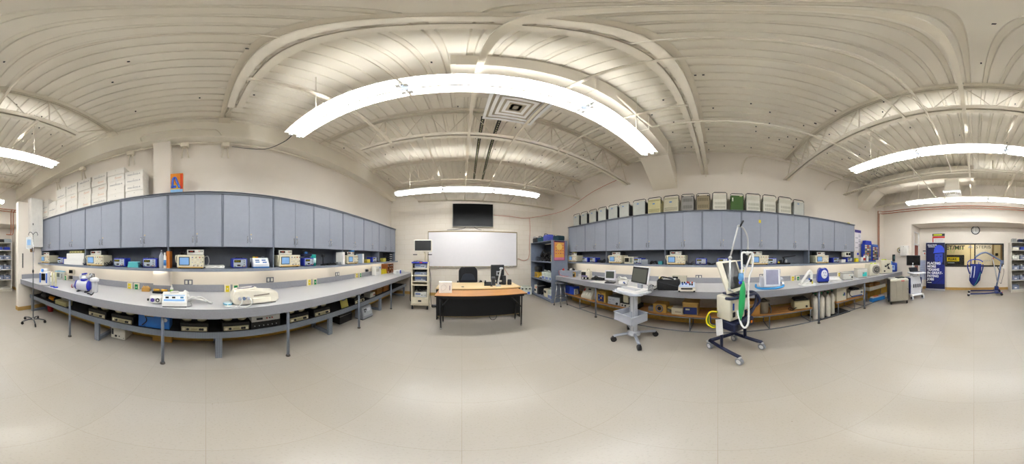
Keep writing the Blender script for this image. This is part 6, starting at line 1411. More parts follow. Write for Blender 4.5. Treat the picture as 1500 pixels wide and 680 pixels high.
# bookcase
BX, BY0, BY1, BH, BD = 2.70, 4.40, 5.98, 2.04, .64
t_ = thing('bookcase', 'tall blue-grey steel bookcase at the front of the right wall', 'bookcase', (BX, (BY0+BY1)/2, 0), RR); bl_ = (BY1-BY0)/2
BC = M('#7a8496', .45)
for x in (-bl_, bl_-.025): MB(BC).b2((x, 0, 0), (x+.025, BD, BH), None, .003).build('side_panel', t_)
MB(M('#2b3038', .6)).b2((-bl_+.026, BD-.02, .05), (bl_-.026, BD, BH-.03)).build('back_panel', t_)  # inner shade of the bookcase put into this darker panel colour
SZ = [.09, .72, 1.36]
for z in SZ: MB(BC).b2((-bl_+.026, 0, z-.035), (bl_-.026, BD-.021, z)).build('shelf', t_)
MB(BC).b2((-bl_, -.004, BH), (bl_, BD, BH+.02)).build('top_board', t_)
MB(M('#5f6878', .5)).b2((-bl_+.026, .02, 0), (bl_-.026, .05, .055)).build('kick_plate', t_)
ws = MB(M('#6d2f5c', .5)); pw, ph = .40, .62
def wposter(t2):
    MB(M('#a34a6a', .5)).box((0, 0, 0), (.43, .004, .64)).build('sheet', t2); MB(M('#e0a050', .5)).box((-.005, -.003, .02), (.37, .003, .5)).build('gold_field', t2)
    MB(M('#3a2038', .5)).box((0, -.003, .3), (.4, .003, .04)).build('heading_band', t2)
    MB(M('#e8c870', .5)).lathe([(.11, 0), (.11, .002)], (-.01, -.006, .13), None, 20, (0, -1, 0)).build('pale_disc', t2)
    rd = random.Random(3)
    for k in range(16): MB([M('#b8487a', .5), M('#c8602e', .5), M('#8a3a5a', .5)][k % 3]).box((-.13+.09*(k % 4), -.006, .18-.09*(k//4)), (.03+.02*rd.random(), .003, .025)).build('small_picture', t2)
    MB(M('#d07a9a', .5)).box((-.005, -.004, -.26), (.38, .003, .08)).build('lower_band', t2)
simple('poster', 'pink and gold poster taped on the side of the bookcase', 'poster', ((xf(811.5, 4.39)+xf(831, 4.39))/2-.05, BY0-.003, 1.72), 0, wposter)
# bookcase contents (kept in the bookcase's own front line)
def bk(u, z, name, label, cat, fn, dpt=.06): return simple(name, label, cat, (BX+dpt, BY0+u, z), RR, fn)
tangle('big heap of black leads on the top tier of the bookcase', (BX+.3, BY0+.62, SZ[2]), (.42, 1.1, .46), 12, BLACK, .02, 81)
def headset(t2):
    for k in range(4): MB(CHAR).torus((-.2+.12*k, .12, .08), .07, .012, None, (0, 1, .3*k), 18, 6).build('loop', t2)
bk(1.2, SZ[2], 'cuff_set', 'row of small dark loops on the bookcase top tier, block wall end', 'cuffs', headset)
bk(.1, SZ[2], 'label_tape', 'narrow yellow upright label box at the near end of the bookcase top tier', 'box', carton_small(.08, .22, .1, YEL))
def ivp(t2):
    MB(M('#d6dcd2', .45)).box((0, .11, .13), (.22, .22, .26), None, .012).build('case', t2)
    MB(M('#c2cabf', .45)).box((0, -.003, .2), (.19, .01, .1)).build('upper_panel', t2)
    for x in (-.065, 0, .065): MB(M('#3459b8', .4)).box((x, -.004, .07), (.03, .012, .09), None, .004).build('blue_key', t2)
    MB(M('#d6dcd2', .45)).tube([(-.07, .1, .26), (-.07, .08, .32), (.07, .08, .32), (.07, .1, .26)], .014, None, 8).build('handle', t2)
ivk = kind('ivp', lambda label, loc, rz: simple('iv_pump', label, 'pump', loc, rz, ivp, 'pale pumps of the bookcase'))
for i, u in enumerate((.14, .39, .64)): ivk('pale green-grey pump with blue keys on the bookcase middle tier, %s from the bench' % ORD[i], (BX+.05, BY0+u, SZ[1]), RR)
bk(1.22, SZ[1], 'yellow_tester', 'tan yellow boxy tester on the bookcase middle tier', 'instrument', lambda t2: (MB(M('#c9a02e', .5)).box((0, .1, .1), (.3, .2, .2), None, .01).build('case', t2), MB(M('#8a6c1e', .5)).box((0, -.002, .1), (.2, .01, .12)).build('front_panel', t2), MB(BLACK).tube([(-.1, .1, .2), (-.05, .1, .24), (.05, .1, .24), (.1, .1, .2)], .012).build('handle', t2)))
bk(1.22, SZ[1]+.245, 'black_case', 'black soft case on the tan yellow tester in the bookcase', 'case', lambda t2: MB(BLACK).box((0, .1, .09), (.32, .2, .18), None, .03, seg=2).build('body', t2))
tangle('white tubing coiled on the bookcase middle tier', (BX+.18, BY0+.95, SZ[1]), (.28, .24, .12), 4, WH, .012, 83, 'tubing', 'tubing_coil')
ivk('pale pump with blue keys on the bookcase bottom tier nearest the bench', (BX+.05, BY0+.2, SZ[0]), RR, (1.25, 1.1, 1.2))
bk(.52, SZ[0], 'cream_unit', 'cream rounded unit on the bookcase bottom tier', 'instrument', lambda t2: (MB(M('#d6ceb6', .45)).box((0, .13, .15), (.26, .26, .3), None, .03, seg=2).build('case', t2), MB(CHAR).box((0, -.002, .2), (.14, .01, .08)).build('screen', t2)))
tangle('black leads heaped on the bookcase bottom tier', (BX+.2, BY0+.82, SZ[0]), (.3, .26, .3), 6, BLACK, .014, 84)
bk(1.08, SZ[0], 'black_case', 'upright dark case on the bookcase bottom tier', 'case', carton_small(.14, .44, .3, CHAR))
bk(1.28, SZ[0], 'white_monitor', 'white unit with an orange mark on the bookcase bottom tier', 'instrument', lambda t2: (MB(M('#dedcd2', .45)).box((0, .13, .16), (.24, .26, .32), None, .012).build('case', t2), MB(M('#e0602e', .45)).box((.05, -.002, .24), (.07, .008, .06)).build('orange_mark', t2), MB(CHAR).box((-.03, -.002, .12), (.12, .008, .08)).build('screen', t2)))
# on top of the bookcase
def duffel(m, w_, h, st):
    def f(t2):
        MB(m).box((0, .15, h/2), (w_, .3, h), None, .04, seg=3).build('body', t2)
        MB(st).tube([(-w_*.3, .05, h-.02), (-w_*.2, .0, h+.03), (w_*.2, .0, h+.02), (w_*.3, .05, h-.02)], .012, None, 7, 3).build('strap', t2)
    return f
simple('gear_bag', 'black soft bag on the bookcase top, closest to the block wall', 'bag', (BX+.05, BY1-.22, BH+.021), RR, duffel(CHAR, .36, .2, GREYD))
simple('gear_bag', 'dark teal soft bag on the bookcase top, middle one', 'bag', (BX+.05, BY1-.68, BH+.021), RR, duffel(M('#1f4f5c', .6), .42, .18, CHAR))
simple('gear_bag', 'blue-violet soft bag on the bookcase top', 'bag', (BX+.05, BY1-1.1, BH+.021), RR, duffel(M('#4650a8', .6), .36, .22, NAVY))
simple('gear_bag', 'dark teal case with a pale handle on the bookcase top, nearest the poster', 'bag', (BX+.25, BY0+.2, BH+.021), RR, duffel(M('#1d3c44', .6), .34, .17, M('#d8cfae', .5)))
simple('gear_bag', 'pair of pale pumps' and 'pale boxy pump unit on the floor beside the bookcase', 'pump', on(771.5, 433, 0)+V((0, .05, 0)), R(-15), lambda t2: (MB(M('#cfd3ca', .45)).box((0, .12, .17), (.44, .24, .33), None, .015).build('case', t2), MB(M('#bcc3ba', .45)).box((0, -.003, .25), (.4, .012, .12)).build('upper_panel', t2), [MB(CHAR).cyl((-.14+.14*k, -.006, .26), (-.14+.14*k, -.02, .26), .03, None, 12).build('dial', t2) for k in range(3)], [MB(M('#3459b8', .4)).box((-.1+.2*k, -.004, .09), (.1, .012, .1), None, .004).build('blue_key', t2) for k in range(2)], MB(M('#cfd3ca', .45)).tube([(-.15, .1, .33), (-.1, .1, .37), (.1, .1, .37), (.15, .1, .33)], .014).build('handle', t2)))
for o in col.objects:
    if o.get('label', '').startswith('pale boxy pump unit'): o.name = 'floor_pump'
# stool
def stool(t2):
    MB(M('#5c6068', .4, .4)).lathe([(.15, .70), (.165, .71), (.165, .735), (.15, .745)], (0, 0, 0), None, 22).build('seat', t2)
    for k in range(4):
        a = pi/4+k*pi/2; o = MB(CHROME).cyl((.1*cos(a), .1*sin(a), .70), (.2*cos(a), .2*sin(a), .02), .014, None, 10).build('leg', t2); MB(RUB).cyl((.2*cos(a), .2*sin(a), 0), (.2*cos(a), .2*sin(a), .025), .018, None, 10).build('rubber_tip', o)
    MB(CHROME).torus((0, 0, .28), .165, .009, None, (0, 0, 1), 28, 8).build('foot_ring', t2)
simple('stool', 'chrome-legged stool tucked under the right bench beside the bookcase', 'stool', (2.83, 4.08, 0), R(12), stool)
# ---- partition things
def epanel(t2):
    MB(M('#d9d6d0', .45)).box((0, .09, .7), (.38, .18, 1.4), None, .006).build('cabinet', t2); MB(M('#dedbd5', .45)).box((0, -.003, .7), (.34, .012, 1.34), None, .003).build('door', t2); MB(CHAR).box((-.14, -.012, .62), (.02, .012, .06)).build('latch', t2)
simple('electrical_panel', 'tall white electrical cabinet on the partition beside the cartons', 'cabinet', (-2.30, -3.868, 1.80), pi, epanel)
simple('wall_switch', 'brown and brass switch box under the white electrical cabinet', 'switch', (-2.22, -4.0495, 1.72), pi, lambda t2: (MB(M('#8a6a4a', .5)).box((0, -.03, 0), (.11, .06, .13), None, .006).build('box', t2), MB(CHAR).box((0, -.062, 0), (.05, .01, .07)).build('rocker', t2), MB(COP).cyl((.03, -.03, .06), (.03, -.03, .0795), .01).build('pipe_stub', t2)))
bb = MB(CHAR); bb.b2((-1.95, -4.049, 1.22), (-1.93, -4.03, 1.62)); tag(bb.build('slot_rail'), 'narrow dark slot strip on the partition face above the bench end', 'strip')
# ---- IV pole
pI = on(48.5, 472.5, 0)
def ivpole(t2):
    MB(M('#55585c', .35, .7)).cyl((0, 0, .1), (0, 0, 1.2), .013, None, 10).build('lower_pole', t2); MB(CHROME).cyl((0, 0, 1.2), (0, 0, 2.03), .009, None, 10).build('upper_pole', t2)
    MB(BLACK).cyl((0, 0, 1.18), (0, 0, 1.24), .02, None, 10).build('collar', t2)
    for s in (-1, 1): MB(M('#3a3c40', .35, .7)).tube([(0, 0, 2.02), (s*.04, 0, 2.07), (s*.08, 0, 2.07), (s*.1, 0, 2.02), (s*.09, 0, 2.0)], .007, None, 7, 3).build('hook', t2)
    MB(CHROME).lathe([(.03, .07), (.035, .09), (.02, .12)]).build('hub', t2)
    for k in range(5):
        a = k*2*pi/5+.5; o = MB(M('#5b5e63', .3, .7)).tube([(0, 0, .09), (.12*cos(a), .12*sin(a), .1), (.25*cos(a), .25*sin(a), .075)], .014, None, 8).build('base_arm', t2)
        x, y = .26*cos(a), .26*sin(a); MB(BLACK).cyl((x-.014*sin(a), y+.014*cos(a), .032), (x+.014*sin(a), y-.014*cos(a), .032), .032, None, 14).build('caster', o); MB(BLACK).box((x, y, .06), (.03, .03, .03)).build('caster_fork', o)
simple('iv_pole', 'tall steel IV pole on five casters before the partition', 'IV pole', pI, R(-30), ivpole)
def ivbag(t2):
    q = MB(glassm('#e8eef2', .55)); q.box((0, 0, -.14), (.13, .035, .26), None, .016, seg=2); q.build('pouch', t2); MB(M('#7fa4cc', .5)).box((0, -.019, -.13), (.08, .003, .12)).build('printed_label', t2); MB(WHITE).cyl((0, 0, -.3), (0, 0, -.265), .01).build('port', t2); MB(WHITE).torus((0, 0, .0), .014, .003, None, (1, 0, 0), 12, 5).build('hang_loop', t2)
simple('iv_bag', 'clear fluid bag with a blue label hanging on the IV pole', 'bag', pI+V((.0785, -.0455, 1.975)), R(150), ivbag)
# ================================================================ carts and machines on the open floor
def at(px, py, d):                            # a point at horizontal distance d along a sight line
    a = (px-676.5)*K; return V((d*sin(a), d*cos(a), hz(py, d)))
# computer cart
LG = M('#c3c6cc', .4); LGD = M('#9da2ab', .4)
t_ = thing('computer_cart', 'white computer workstation cart with a grey basket by the right bench', 'cart', (2.40, 1.38, 0), R(-106))
MB(LG).box((0, .02, .53), (.13, .08, .86), None, .012).build('column', t_)
MB(M('#e3e4e8', .4)).box((.0, -.018, .53), (.05, .006, .8)).build('column_cover', t_)
MB(LG).lathe([(.12, .11), (.11, .15), (.06, .18)], (0, .02, 0), None, 20).build('hub', t_)
Rm = R(106); c_, s_ = cos(Rm), sin(Rm)
for (wx_, wy_) in ((2.15, 1.60), (2.10, 1.10), (2.68, 1.08), (2.72, 1.66)):
    dx, dy = wx_-2.40, wy_-1.38; lx, ly = dx*c_-dy*s_, dx*s_+dy*c_
    o = MB(LGD).tube([(0, .02, .14), (lx*.5, ly*.5+.01, .135), (lx*.85, ly*.85, .125), (lx, ly, .115)], .026, None, 8).build('base_arm', t_)
    n_ = sqrt(lx*lx+ly*ly); ux, uy = -ly/n_, lx/n_
    MB(BLACK).cyl((lx-.028*ux, ly-.028*uy, .05), (lx+.028*ux, ly+.028*uy, .05), .05, None, 18).build('caster', o); MB(CHAR).box((lx, ly, .09), (.045, .045, .05), None, .008).build('caster_housing', o)
def rrect(w_, d, r, n=5):
    P = []
    for cx, cy, a0 in ((w_/2-r, d/2-r, 0), (-w_/2+r, d/2-r, 90), (-w_/2+r, -d/2+r, 180), (w_/2-r, -d/2+r, 270)):
        for k in range(n+1): a = R(a0+90*k/n); P.append((cx+r*cos(a), cy+r*sin(a)))
    return P
MB(LG).prism(rrect(.58, .46, .12), .93, .955, None, 'xy').build('work_tray', t_)
MB(WHITE).prism(rrect(.5, .34, .06), .955, .985, None, 'xy').build('keyboard_deck', t_)
o = MB(M('#d2d3d6', .45)).box((-.03, -.04, .989), (.38, .14, .008), None, .003).build('keyboard', t_)
for r_ in range(4): MB(M('#c0c1c6', .5)).box((-.03, -.085+.03*r_, .995), (.36, .022, .005)).build('key_row', o)
pts = [(x, y, .94) for x, y in rrect(.64, .5, .14)]; MB(LGD).tube([p for p in pts if p[1] < .12][0:] if 0 else [pts[k] for k in range(9, 24)], .013, None, 8).build('hand_rail', t_)
MB(LGD).box((.04, .14, 1.02), (.1, .05, .09), None, .01).build('monitor_neck', t_)
o = MB(M('#dcdde0', .4)).box((0, 0, 0), (.40, .045, .31), None, .014).build('monitor', t_); o.location = (.04, .15, 1.21); o.rotation_euler = (R(-10), R(2), 0)
MB(BLACK).box((0, -.024, 0), (.37, .006, .28), None, .003).build('bezel', o); MB(M('#54564e', .2, var=.03)).box((0, -.028, -.005), (.325, .004, .225)).build('screen', o)
BS = M('#b4b8c2', .45)
q = MB(BS)
for (a, c) in (((-.22, -.2), (.22, -.19)), ((-.22, .15), (.22, .16)), ((-.22, -.2), (-.21, .16)), ((.21, -.2), (.22, .16)), ((-.012, -.19), (.012, .15))): q.b2((a[0], a[1]-.03, .42), (c[0], c[1]-.03, .565))
q.b2((-.22, -.23, .415), (.22, .13, .423)); q.build('basket', t_)
q = MB(BS); q.tube([(-.225, -.235, .565), (.225, -.235, .565), (.225, .135, .565), (-.225, .135, .565), (-.225, -.235, .565)], .009); q.build('basket_rim', t_)
tangle('grey lead coiled on the right edge of the computer cart tray', tuple(at(953, 425, 2.66)-V((0, 0, .02))), (.06, .1, .14), 3, M('#9a9ca0', .5), .006, 91)
# tall ventilator
NV = M('#1d2440', .4); VC = M('#e2ddcb', .4)
vo = V((2.54, -.09, 0)); VR = R(-48.6)
t_ = thing('ventilator', 'tall hospital ventilator on a navy base with white hoses before the right bench', 'ventilator', vo, VR)
def vl(p):                                    # world point -> ventilator's own frame
    d = V(p)-vo; c2, s2 = cos(-VR), sin(-VR); return V((d.x*c2-d.y*s2, d.x*s2+d.y*c2, d.z))
A_, B_, C_, D_ = [vl((x, y, 0)) for x, y in ((2.43, .12), (1.95, -.26), (2.31, -.64), (2.69, -.27))]
def bar(a, c, r=.036): return MB(NV).tube([a, a.lerp(c, .5), c], r, None, 4)
up = V((0, 0, .16))
bar(A_+up, D_+up).build('cross_bar', t_); bar(A_+up, B_+up*.9).build('base_leg', t_); bar(D_+up, C_+up*.9).build('base_leg', t_)
for p in (A_, B_, C_, D_):
    o = MB(M('#8b8f96', .4, .3)).cyl(p+V((-.02, 0, .06)), p+V((.02, 0, .06)), .058, None, 20).build('caster', t_)
    MB(M('#d5d7da', .4)).cyl(p+V((-.023, 0, .06)), p+V((.023, 0, .06)), .036, None, 16).build('wheel_hub', o); MB(M('#b9bcc0', .4, .3)).box(p+V((0, .02, .128)), (.05, .09, .03), None, .01).build('brake_fork', o)
m1, m2 = A_.lerp(B_, .45), D_.lerp(C_, .42)
MB(NV).tube([m1+V((0, 0, .16)), m1+V((0, 0, .5))], .022, None, 8).build('post', t_); MB(NV).tube([m2+V((0, 0, .16)), m2+V((0, 0, .86))], .028, None, 8).build('post', t_)
cb = (m1+m2)*.5
MB(NV).box(cb+V((.02, -.02, .53)), (.44, .34, .15), None, .02).build('lower_housing', t_)
for x, m in ((-.07, CHAR), (.1, CHAR)): MB(m).box(cb+V((x, -.195, .53)), (.14, .012, .09), None, .006).build('drawer_face', t_)
MB(M('#e07a1e', .4)).box(cb+V((.15, -.205, .54)), (.035, .01, .04)).build('orange_switch', t_)
o = MB(VC).box(cb+V((-.05, .02, .80)), (.31, .28, .36), None, .02, seg=2).build('cream_case', t_)
MB(M('#cfc9b4', .4)).box(cb+V((-.05, -.122, .80)), (.26, .01, .28)).build('front_panel', o); MB(M('#2f5ac0', .4)).box(cb+V((-.15, -.13, .84)), (.025, .008, .1)).build('blue_tag', o); MB(CHAR).box(cb+V((-.14, -.13, .72)), (.05, .02, .08), None, .008).build('socket_block', o)
for z in (.86, .8): MB(M('#4a6fc0', .4)).box(cb+V((.04, -.13, z)), (.06, .006, .02)).build('label_strip', o)
MB(WHITE).box(cb+V((.15, -.02, .84)), (.1, .2, .24), None, .02).build('side_module', t_)
q = MB(NV); q.tube([cb+V((-.26, -.1, .98)), cb+V((-.26, -.22, 1.0)), cb+V((0, -.26, 1.0)), cb+V((.2, -.24, .98)), cb+V((.24, -.22, .86)), cb+V((.1, -.24, .72)), cb+V((-.14, -.24, .62))], .022, None, 8, 4); q.build('front_handle', t_)
q = MB(NV); q.tube([vl(at(1094, 428, 2.4)), vl(at(1104, 428, 2.42)), vl(at(1112, 436, 2.44)), vl(at(1111, 444, 2.44)), vl(at(1102, 452, 2.42)), vl(at(1094, 458, 2.38))], .022, None, 8, 4); q.build('side_handle', t_)
MB(NV).box(cb+V((.0, -.02, 1.005)), (.3, .24, .03), None, .01).build('top_plate', t_)
# main screen: plane through four sighted corners, turned on its lower edge
def slab(corners, th, m, name, par, off=0):
    P = [vl(c) for c in corners]; n_ = (P[1]-P[0]).cross(P[3]-P[0]).normalized()
    cam_ = vl((0, 0, H)); n_ = n_ if n_.dot(cam_-P[0]) > 0 else -n_
    q2 = MB(m); F = [q2.bm.verts.new(p+n_*off) for p in P]; Bk = [q2.bm.verts.new(p+n_*(off-th)) for p in P]; q2.skin([F, Bk], m, True, False); return q2.build(name, par)
def inset(c4, u0, v0, u1, v1):
    def f(u, v): return c4[0].lerp(c4[1], u).lerp(c4[3].lerp(c4[2], u), v)
    return [f(u0, v0), f(u1, v0), f(u1, v1), f(u0, v1)]
S4 = [at(1049.5, 384, 2.22), at(1077.5, 381, 2.3), at(1090, 423.5, 2.2), at(1066, 431, 2.12)]
so = slab(S4, .05, VC, 'screen_housing', t_); slab(inset(S4, .27, .06, .97, .9), .008, BLACK, 'bezel', so, .004); slab(inset(S4, .33, .1, .92, .84), .006, M('#2c2b28', .2, var=0), 'screen', so, .007)
S5 = [at(1078, 381.5, 2.36), at(1085, 381, 2.38), at(1092.5, 399, 2.36), at(1084, 402, 2.34)]
so = slab(S5, .03, VC, 'side_screen_housing', t_); slab(inset(S5, .15, .08, .9, .7), .006, M('#2a3c66', .25), 'side_screen', so, .003); slab(inset(S5, .3, .75, .85, .92), .006, YEL, 'yellow_tag', so, .003)
q = MB(CHAR); q.tube([cb+V((0, .0, 1.0)), vl(at(1076, 420, 2.3))], .035, None, 8); q.build('screen_neck', t_)
# support arm and hoses
AR = M('#c4c6c6', .35, .3)
q = MB(AR); q.tube([cb+V((-.02, -.1, 1.0)), vl(at(1068.5, 425, 2.08)), vl(at(1069.5, 378, 2.06))], .014, None, 9); q.build('lower_arm', t_)
q = MB(AR); q.tube([vl(at(1069.5, 378, 2.06)), vl(at(1081, 332, 2.1))], .011, None, 9); q.build('middle_arm', t_)
q = MB(AR); q.tube([vl(at(1081, 332, 2.1)), vl(at(1083, 330.5, 2.12)), vl(at(1090, 336, 2.18)), vl(at(1095, 348, 2.24)), vl(at(1095.5, 366, 2.26))], .011, None, 9, 4); q.build('upper_arm', t_)
for p, r_ in ((at(1069.5, 378, 2.06), .024), (at(1068.5, 424, 2.08), .022), (at(1081.5, 331.5, 2.1), .018), (at(1095.5, 364, 2.26), .018)): MB(M('#aeb0b0', .4)).ball(vl(p), r_).build('arm_joint', t_)
q = MB(BLACK); q.tube([vl(at(1084, 332, 2.12)), vl(at(1089, 323.5, 2.14))], .012, None, 8); q.build('arm_lever', t_)
HO = M('#e9e9e8', .45)
def hose(pts, nm='breathing_hose'):
    q2 = MB(HO); q2.tube([vl(at(*p)) for p in pts], .0155, None, 9, 9, ribs=.86); return q2.build(nm, t_)
hose([(1095, 371, 2.26), (1089, 370, 2.24), (1086.5, 374, 2.22), (1087, 395, 2.2), (1085, 405, 2.16), (1084, 415, 2.14)])
hose([(1095.5, 371, 2.26), (1100, 370, 2.26), (1103, 374, 2.26), (1102, 392, 2.25), (1098, 405, 2.22), (1096, 425, 2.18), (1096.5, 450, 2.12), (1096, 472, 2.08), (1092, 480, 2.07), (1087, 477, 2.08), (1083, 466, 2.12), (1080, 455, 2.16)])
hose([(1101, 372, 2.28), (1096, 384, 2.27), (1091, 398, 2.26), (1089, 408, 2.22), (1092, 425, 2.24), (1090, 440, 2.28), (1080, 446, 2.3), (1072, 450, 2.3)])
MB(HO).ball(vl(at(1095, 371, 2.26)), .03).build('hose_bracket', t_)
MB(glassm('#6fb6f0', .7)).lathe([(.03, .07), (.038, .0), (.02, -.04)], vl(at(1085.5, 408, 2.1)), None, 14).build('clear_connector', t_); MB(M('#2740c8', .4)).lathe([(.026, -.04), (.03, -.05), (.026, -.075)], vl(at(1085.5, 408, 2.1)), None, 14).build('blue_collar', t_)
gp = vl(at(1087, 440, 2.06)); q = MB(M('#25a35c', .45))
q.lathe([(.012, .25), (.022, .22), (.045, .15), (.052, .02), (.05, -.1), (.035, -.2), (.012, -.26), (.008, -.28)], (0, 0, 0), None, 12); o = q.build('green_bag', t_); o.location = gp + V((0, 0, .0)); o.scale = (1, .6, 1); o.rotation_euler = (0, R(6), 0)
for k, m in enumerate((M('#e6d41c', .4), M('#1f7a3a', .4), M('#e6d41c', .4), M('#24408c', .4))):
    q = MB(m); d_ = 2.24+.02*k; q.tube([vl(at(1050+k*.6, 457, d_)), vl(at(1041-k, 457+k*.5, d_)), vl(at(1035.5+k*1.6, 465, d_)), vl(at(1036+k*1.7, 474, d_)), vl(at(1044+k, 480-k*1.2, d_)), vl(at(1052, 478-k, d_+.05))], .012, None, 7, 5); q.build('supply_hose', t_)
slab([at(1048.5, 469, 2.08), at(1058, 468, 2.1), at(1059.5, 490, 2.1), at(1050, 492.5, 2.08)], .02, M('#e6e6e6', .45), 'white_plate', t_)
# metal cabinet
MC = M('#b5b0a2', .32, .55, var=.06, scale=3)
def steelcab(t2):
    MB(MC).box((0, .22, .46), (.60, .44, .70), None, .006).build('case', t2); MB(M('#4a4a48', .4, .4)).b2((-.302, .005, .11), (-.3005, .435, .81)).build('dark_side', t2)
    d2 = MB(MC).box((0, -.008, .455), (.57, .018, .66), None, .006).build('door', t2)
    for s in (-1, 1): MB(M('#a8a294', .3, .6)).tube([(s*.14, -.018, .13), (s*.1, -.018, .3), (s*.1, -.018, .6), (s*.14, -.018, .78)], .004, None, 5, 3).build('pressed_line', d2)
    MB(REDM).box((.1, -.019, .765), (.11, .004, .025)).build('red_badge', d2); MB(CHROME).cyl((.26, -.02, .5), (.26, -.04, .5), .012).build('latch', d2)
    MB(M('#d6d4cc', .4)).box((0, .22, .822), (.56, .4, .025), None, .006).build('top_tray', t2)
    for sx in (-1, 1):
        for sy in (.05, .39): o = MB(BLACK).cyl((sx*.26-.015, sy, .045), (sx*.26+.015, sy, .045), .045, None, 16).build('caster', t2); MB(CHAR).box((sx*.26, sy, .095), (.05, .05, .03)).build('caster_plate', o)
mc = V((2.225, -4.545, 0)); simple('steel_cabinet', 'low stainless steel cabinet on casters at the far right bench end', 'cabinet', mc, R(-136.4), steelcab)
md = V((.69, -.72, 0)); mp = mc+md*.2+V((0, 0, .835))
simple('tray_folder', 'dark folder lying on the stainless cabinet', 'folder', mp+V((-.05, -.06, 0)), R(-120), lambda t2: (MB(CHAR).box((0, 0, .012), (.26, .18, .024), None, .004).build('cover', t2), MB(M('#3f8f66', .5)).box((.04, -.03, .027), (.1, .05, .005)).build('green_note', t2)))
# ultrasound machine
uo = V((2.14, -5.50, 0)); UR = R(-128)
UW = M('#dcdee4', .4); UB = M('#2a3a78', .4)
t_ = thing('ultrasound_machine', 'white and navy ultrasound machine with a black monitor', 'ultrasound machine', uo, UR)
q = MB(UW); q.prism([(-.2, .2), (.22, .2), (.25, .34), (.2, .8), (-.1, .84), (-.24, .5)], -.22, .22, None, 'yz'); o = q.build('body', t_); m = o.modifiers.new('round', 'BEVEL'); m.width = .03; m.segments = 2
MB(UB).b2((-.236, -.2, .22), (-.222, .2, .78), None, .004).build('navy_side', t_); MB(UB).b2((.222, -.2, .22), (.236, .2, .78), None, .004).build('navy_side', t_)
for k in range(4): MB(M('#4a4e58', .4)).box((-.13+.085*k, -.25, .5), (.05, .02, .13), None, .01).build('probe_socket', t_)
MB(UW).box((0, -.02, .87), (.22, .24, .14), None, .03).build('neck', t_)
MB(UW).box((0, -.2, .955), (.5, .44, .06), None, .025, seg=2).build('console', t_)
o = MB(M('#3d414a', .4)).box((0, -.2, .99), (.36, .24, .012)).build('key_field', t_)
for r_ in range(3): MB(M('#7a808c', .4)).box((0, -.27+.06*r_, .998), (.3, .03, .006)).build('key_row', o)
MB(M('#22252c', .3)).box((0, .0, 1.06), (.34, .05, .16), None, .012, Matrix.Rotation(R(-35), 3, 'X')).build('touch_panel', t_)
MB(UW).tube([(0, .05, .9), (0, .06, 1.1), (0, .03, 1.3)], .03, None, 9).build('monitor_arm', t_)
o = MB(CHAR).box((0, 0, 0), (.5, .05, .37), None, .014).build('monitor', t_); o.location = (0.02, .03, 1.385); o.rotation_euler = (0, 0, R(-30)); MB(SCREEN).box((0, -.028, 0), (.46, .006, .32)).build('screen', o)
for sx in (-1, 1):
    for sy in (-.28, .2): o = MB(UW).cyl((sx*.22-.025, sy, .085), (sx*.22+.025, sy, .085), .085, None, 20).build('caster', t_); MB(CHAR).cyl((sx*.22-.027, sy, .085), (sx*.22+.027, sy, .085), .05, None, 16).build('wheel_hub', o); MB(WHITE).box((sx*.2, sy, .18), (.08, .14, .06), None, .02).build('caster_cover', o)
MB(UW).box((0, -.04, .17), (.46, .5, .07), None, .02).build('base', t_)
MB(UW).tube([(-.2, -.35, .97), (-.22, -.46, .96), (0, -.5, .96), (.22, -.46, .96), (.2, -.35, .97)], .02, None, 8, 3).build('hand_rail', t_)
for k in range(2): MB(UW).tube([(.28, -.1-.1*k, .95), (.29, -.1-.1*k, .6), (.27, -.1-.05*k, .35), (.25, -.05, .3)], .012, None, 7, 4).build('probe_lead', t_)
# banner
t_ = thing('banner_stand', 'tall navy blue roll-up banner with white words by the wide window', 'banner', ((xb(1356.5, 7.02)+xb(1384, 7.02))/2, -7.02, 0), pi)
bw_ = abs(xb(1356.5, 7.02)-xb(1384, 7.02)); zt = hz(355.5, 7.15)
MB(M('#b9bcc2', .35, .5)).b2((-bw_/2-.02, -.1, 0), (bw_/2+.02, .1, .08), None, .012).build('base', t_)
MB(M('#9a9da2', .35, .5)).cyl((0, .03, .08), (0, .03, zt), .012).build('support_pole', t_)
BN = M('#0b1140', .5, var=.03); sh = MB(BN).b2((-bw_/2, -.006, .08), (bw_/2, 0, zt)).build('sheet', t_)
MB(M('#c2c5ca', .35, .5)).b2((-bw_/2, -.012, zt-.006), (bw_/2, .006, zt+.014)).build('top_rail', t_)
def npoly(pts, m, nm, y): q2 = MB(m); q2.prism(pts, y, y+.002); q2.build(nm, t_)
L1 = M('#15227c', .5, var=.15, scale=6); L2 = M('#2a42b0', .5, var=.12, scale=6); L3 = M('#080d38', .5)
cxh = .14
npoly([(cxh-.3, 0.3), (bw_/2-.005, .3), (bw_/2-.005, 1.12), (cxh+.16, 1.2), (cxh-.1, 1.2), (cxh-.26, 1.02), (cxh-.36, .7)], L1, 'printed_shoulders', -.0085)
npoly([(cxh-.14+.0, 1.28), (cxh-.08, 1.17), (cxh+.02, 1.12), (cxh+.13, 1.17), (cxh+.19, 1.3), (cxh+.2, 1.68), (cxh-.16, 1.68), (cxh-.17, 1.45)], L2, 'printed_face', -.0105)
npoly([(cxh-.24, 1.66), (cxh+.28, 1.70), (cxh+.26, 1.88), (cxh+.16, 2.0), (cxh+.02, 2.04), (cxh-.1, 2.0), (cxh-.19, 1.86), (cxh-.2, 1.74)], M('#2a46c8', .5, var=.1, scale=5), 'printed_helmet', -.0125)
npoly([(cxh-.19, 1.63), (cxh+.24, 1.67), (cxh+.24, 1.70), (cxh-.23, 1.665)], L3, 'printed_brim', -.0135)
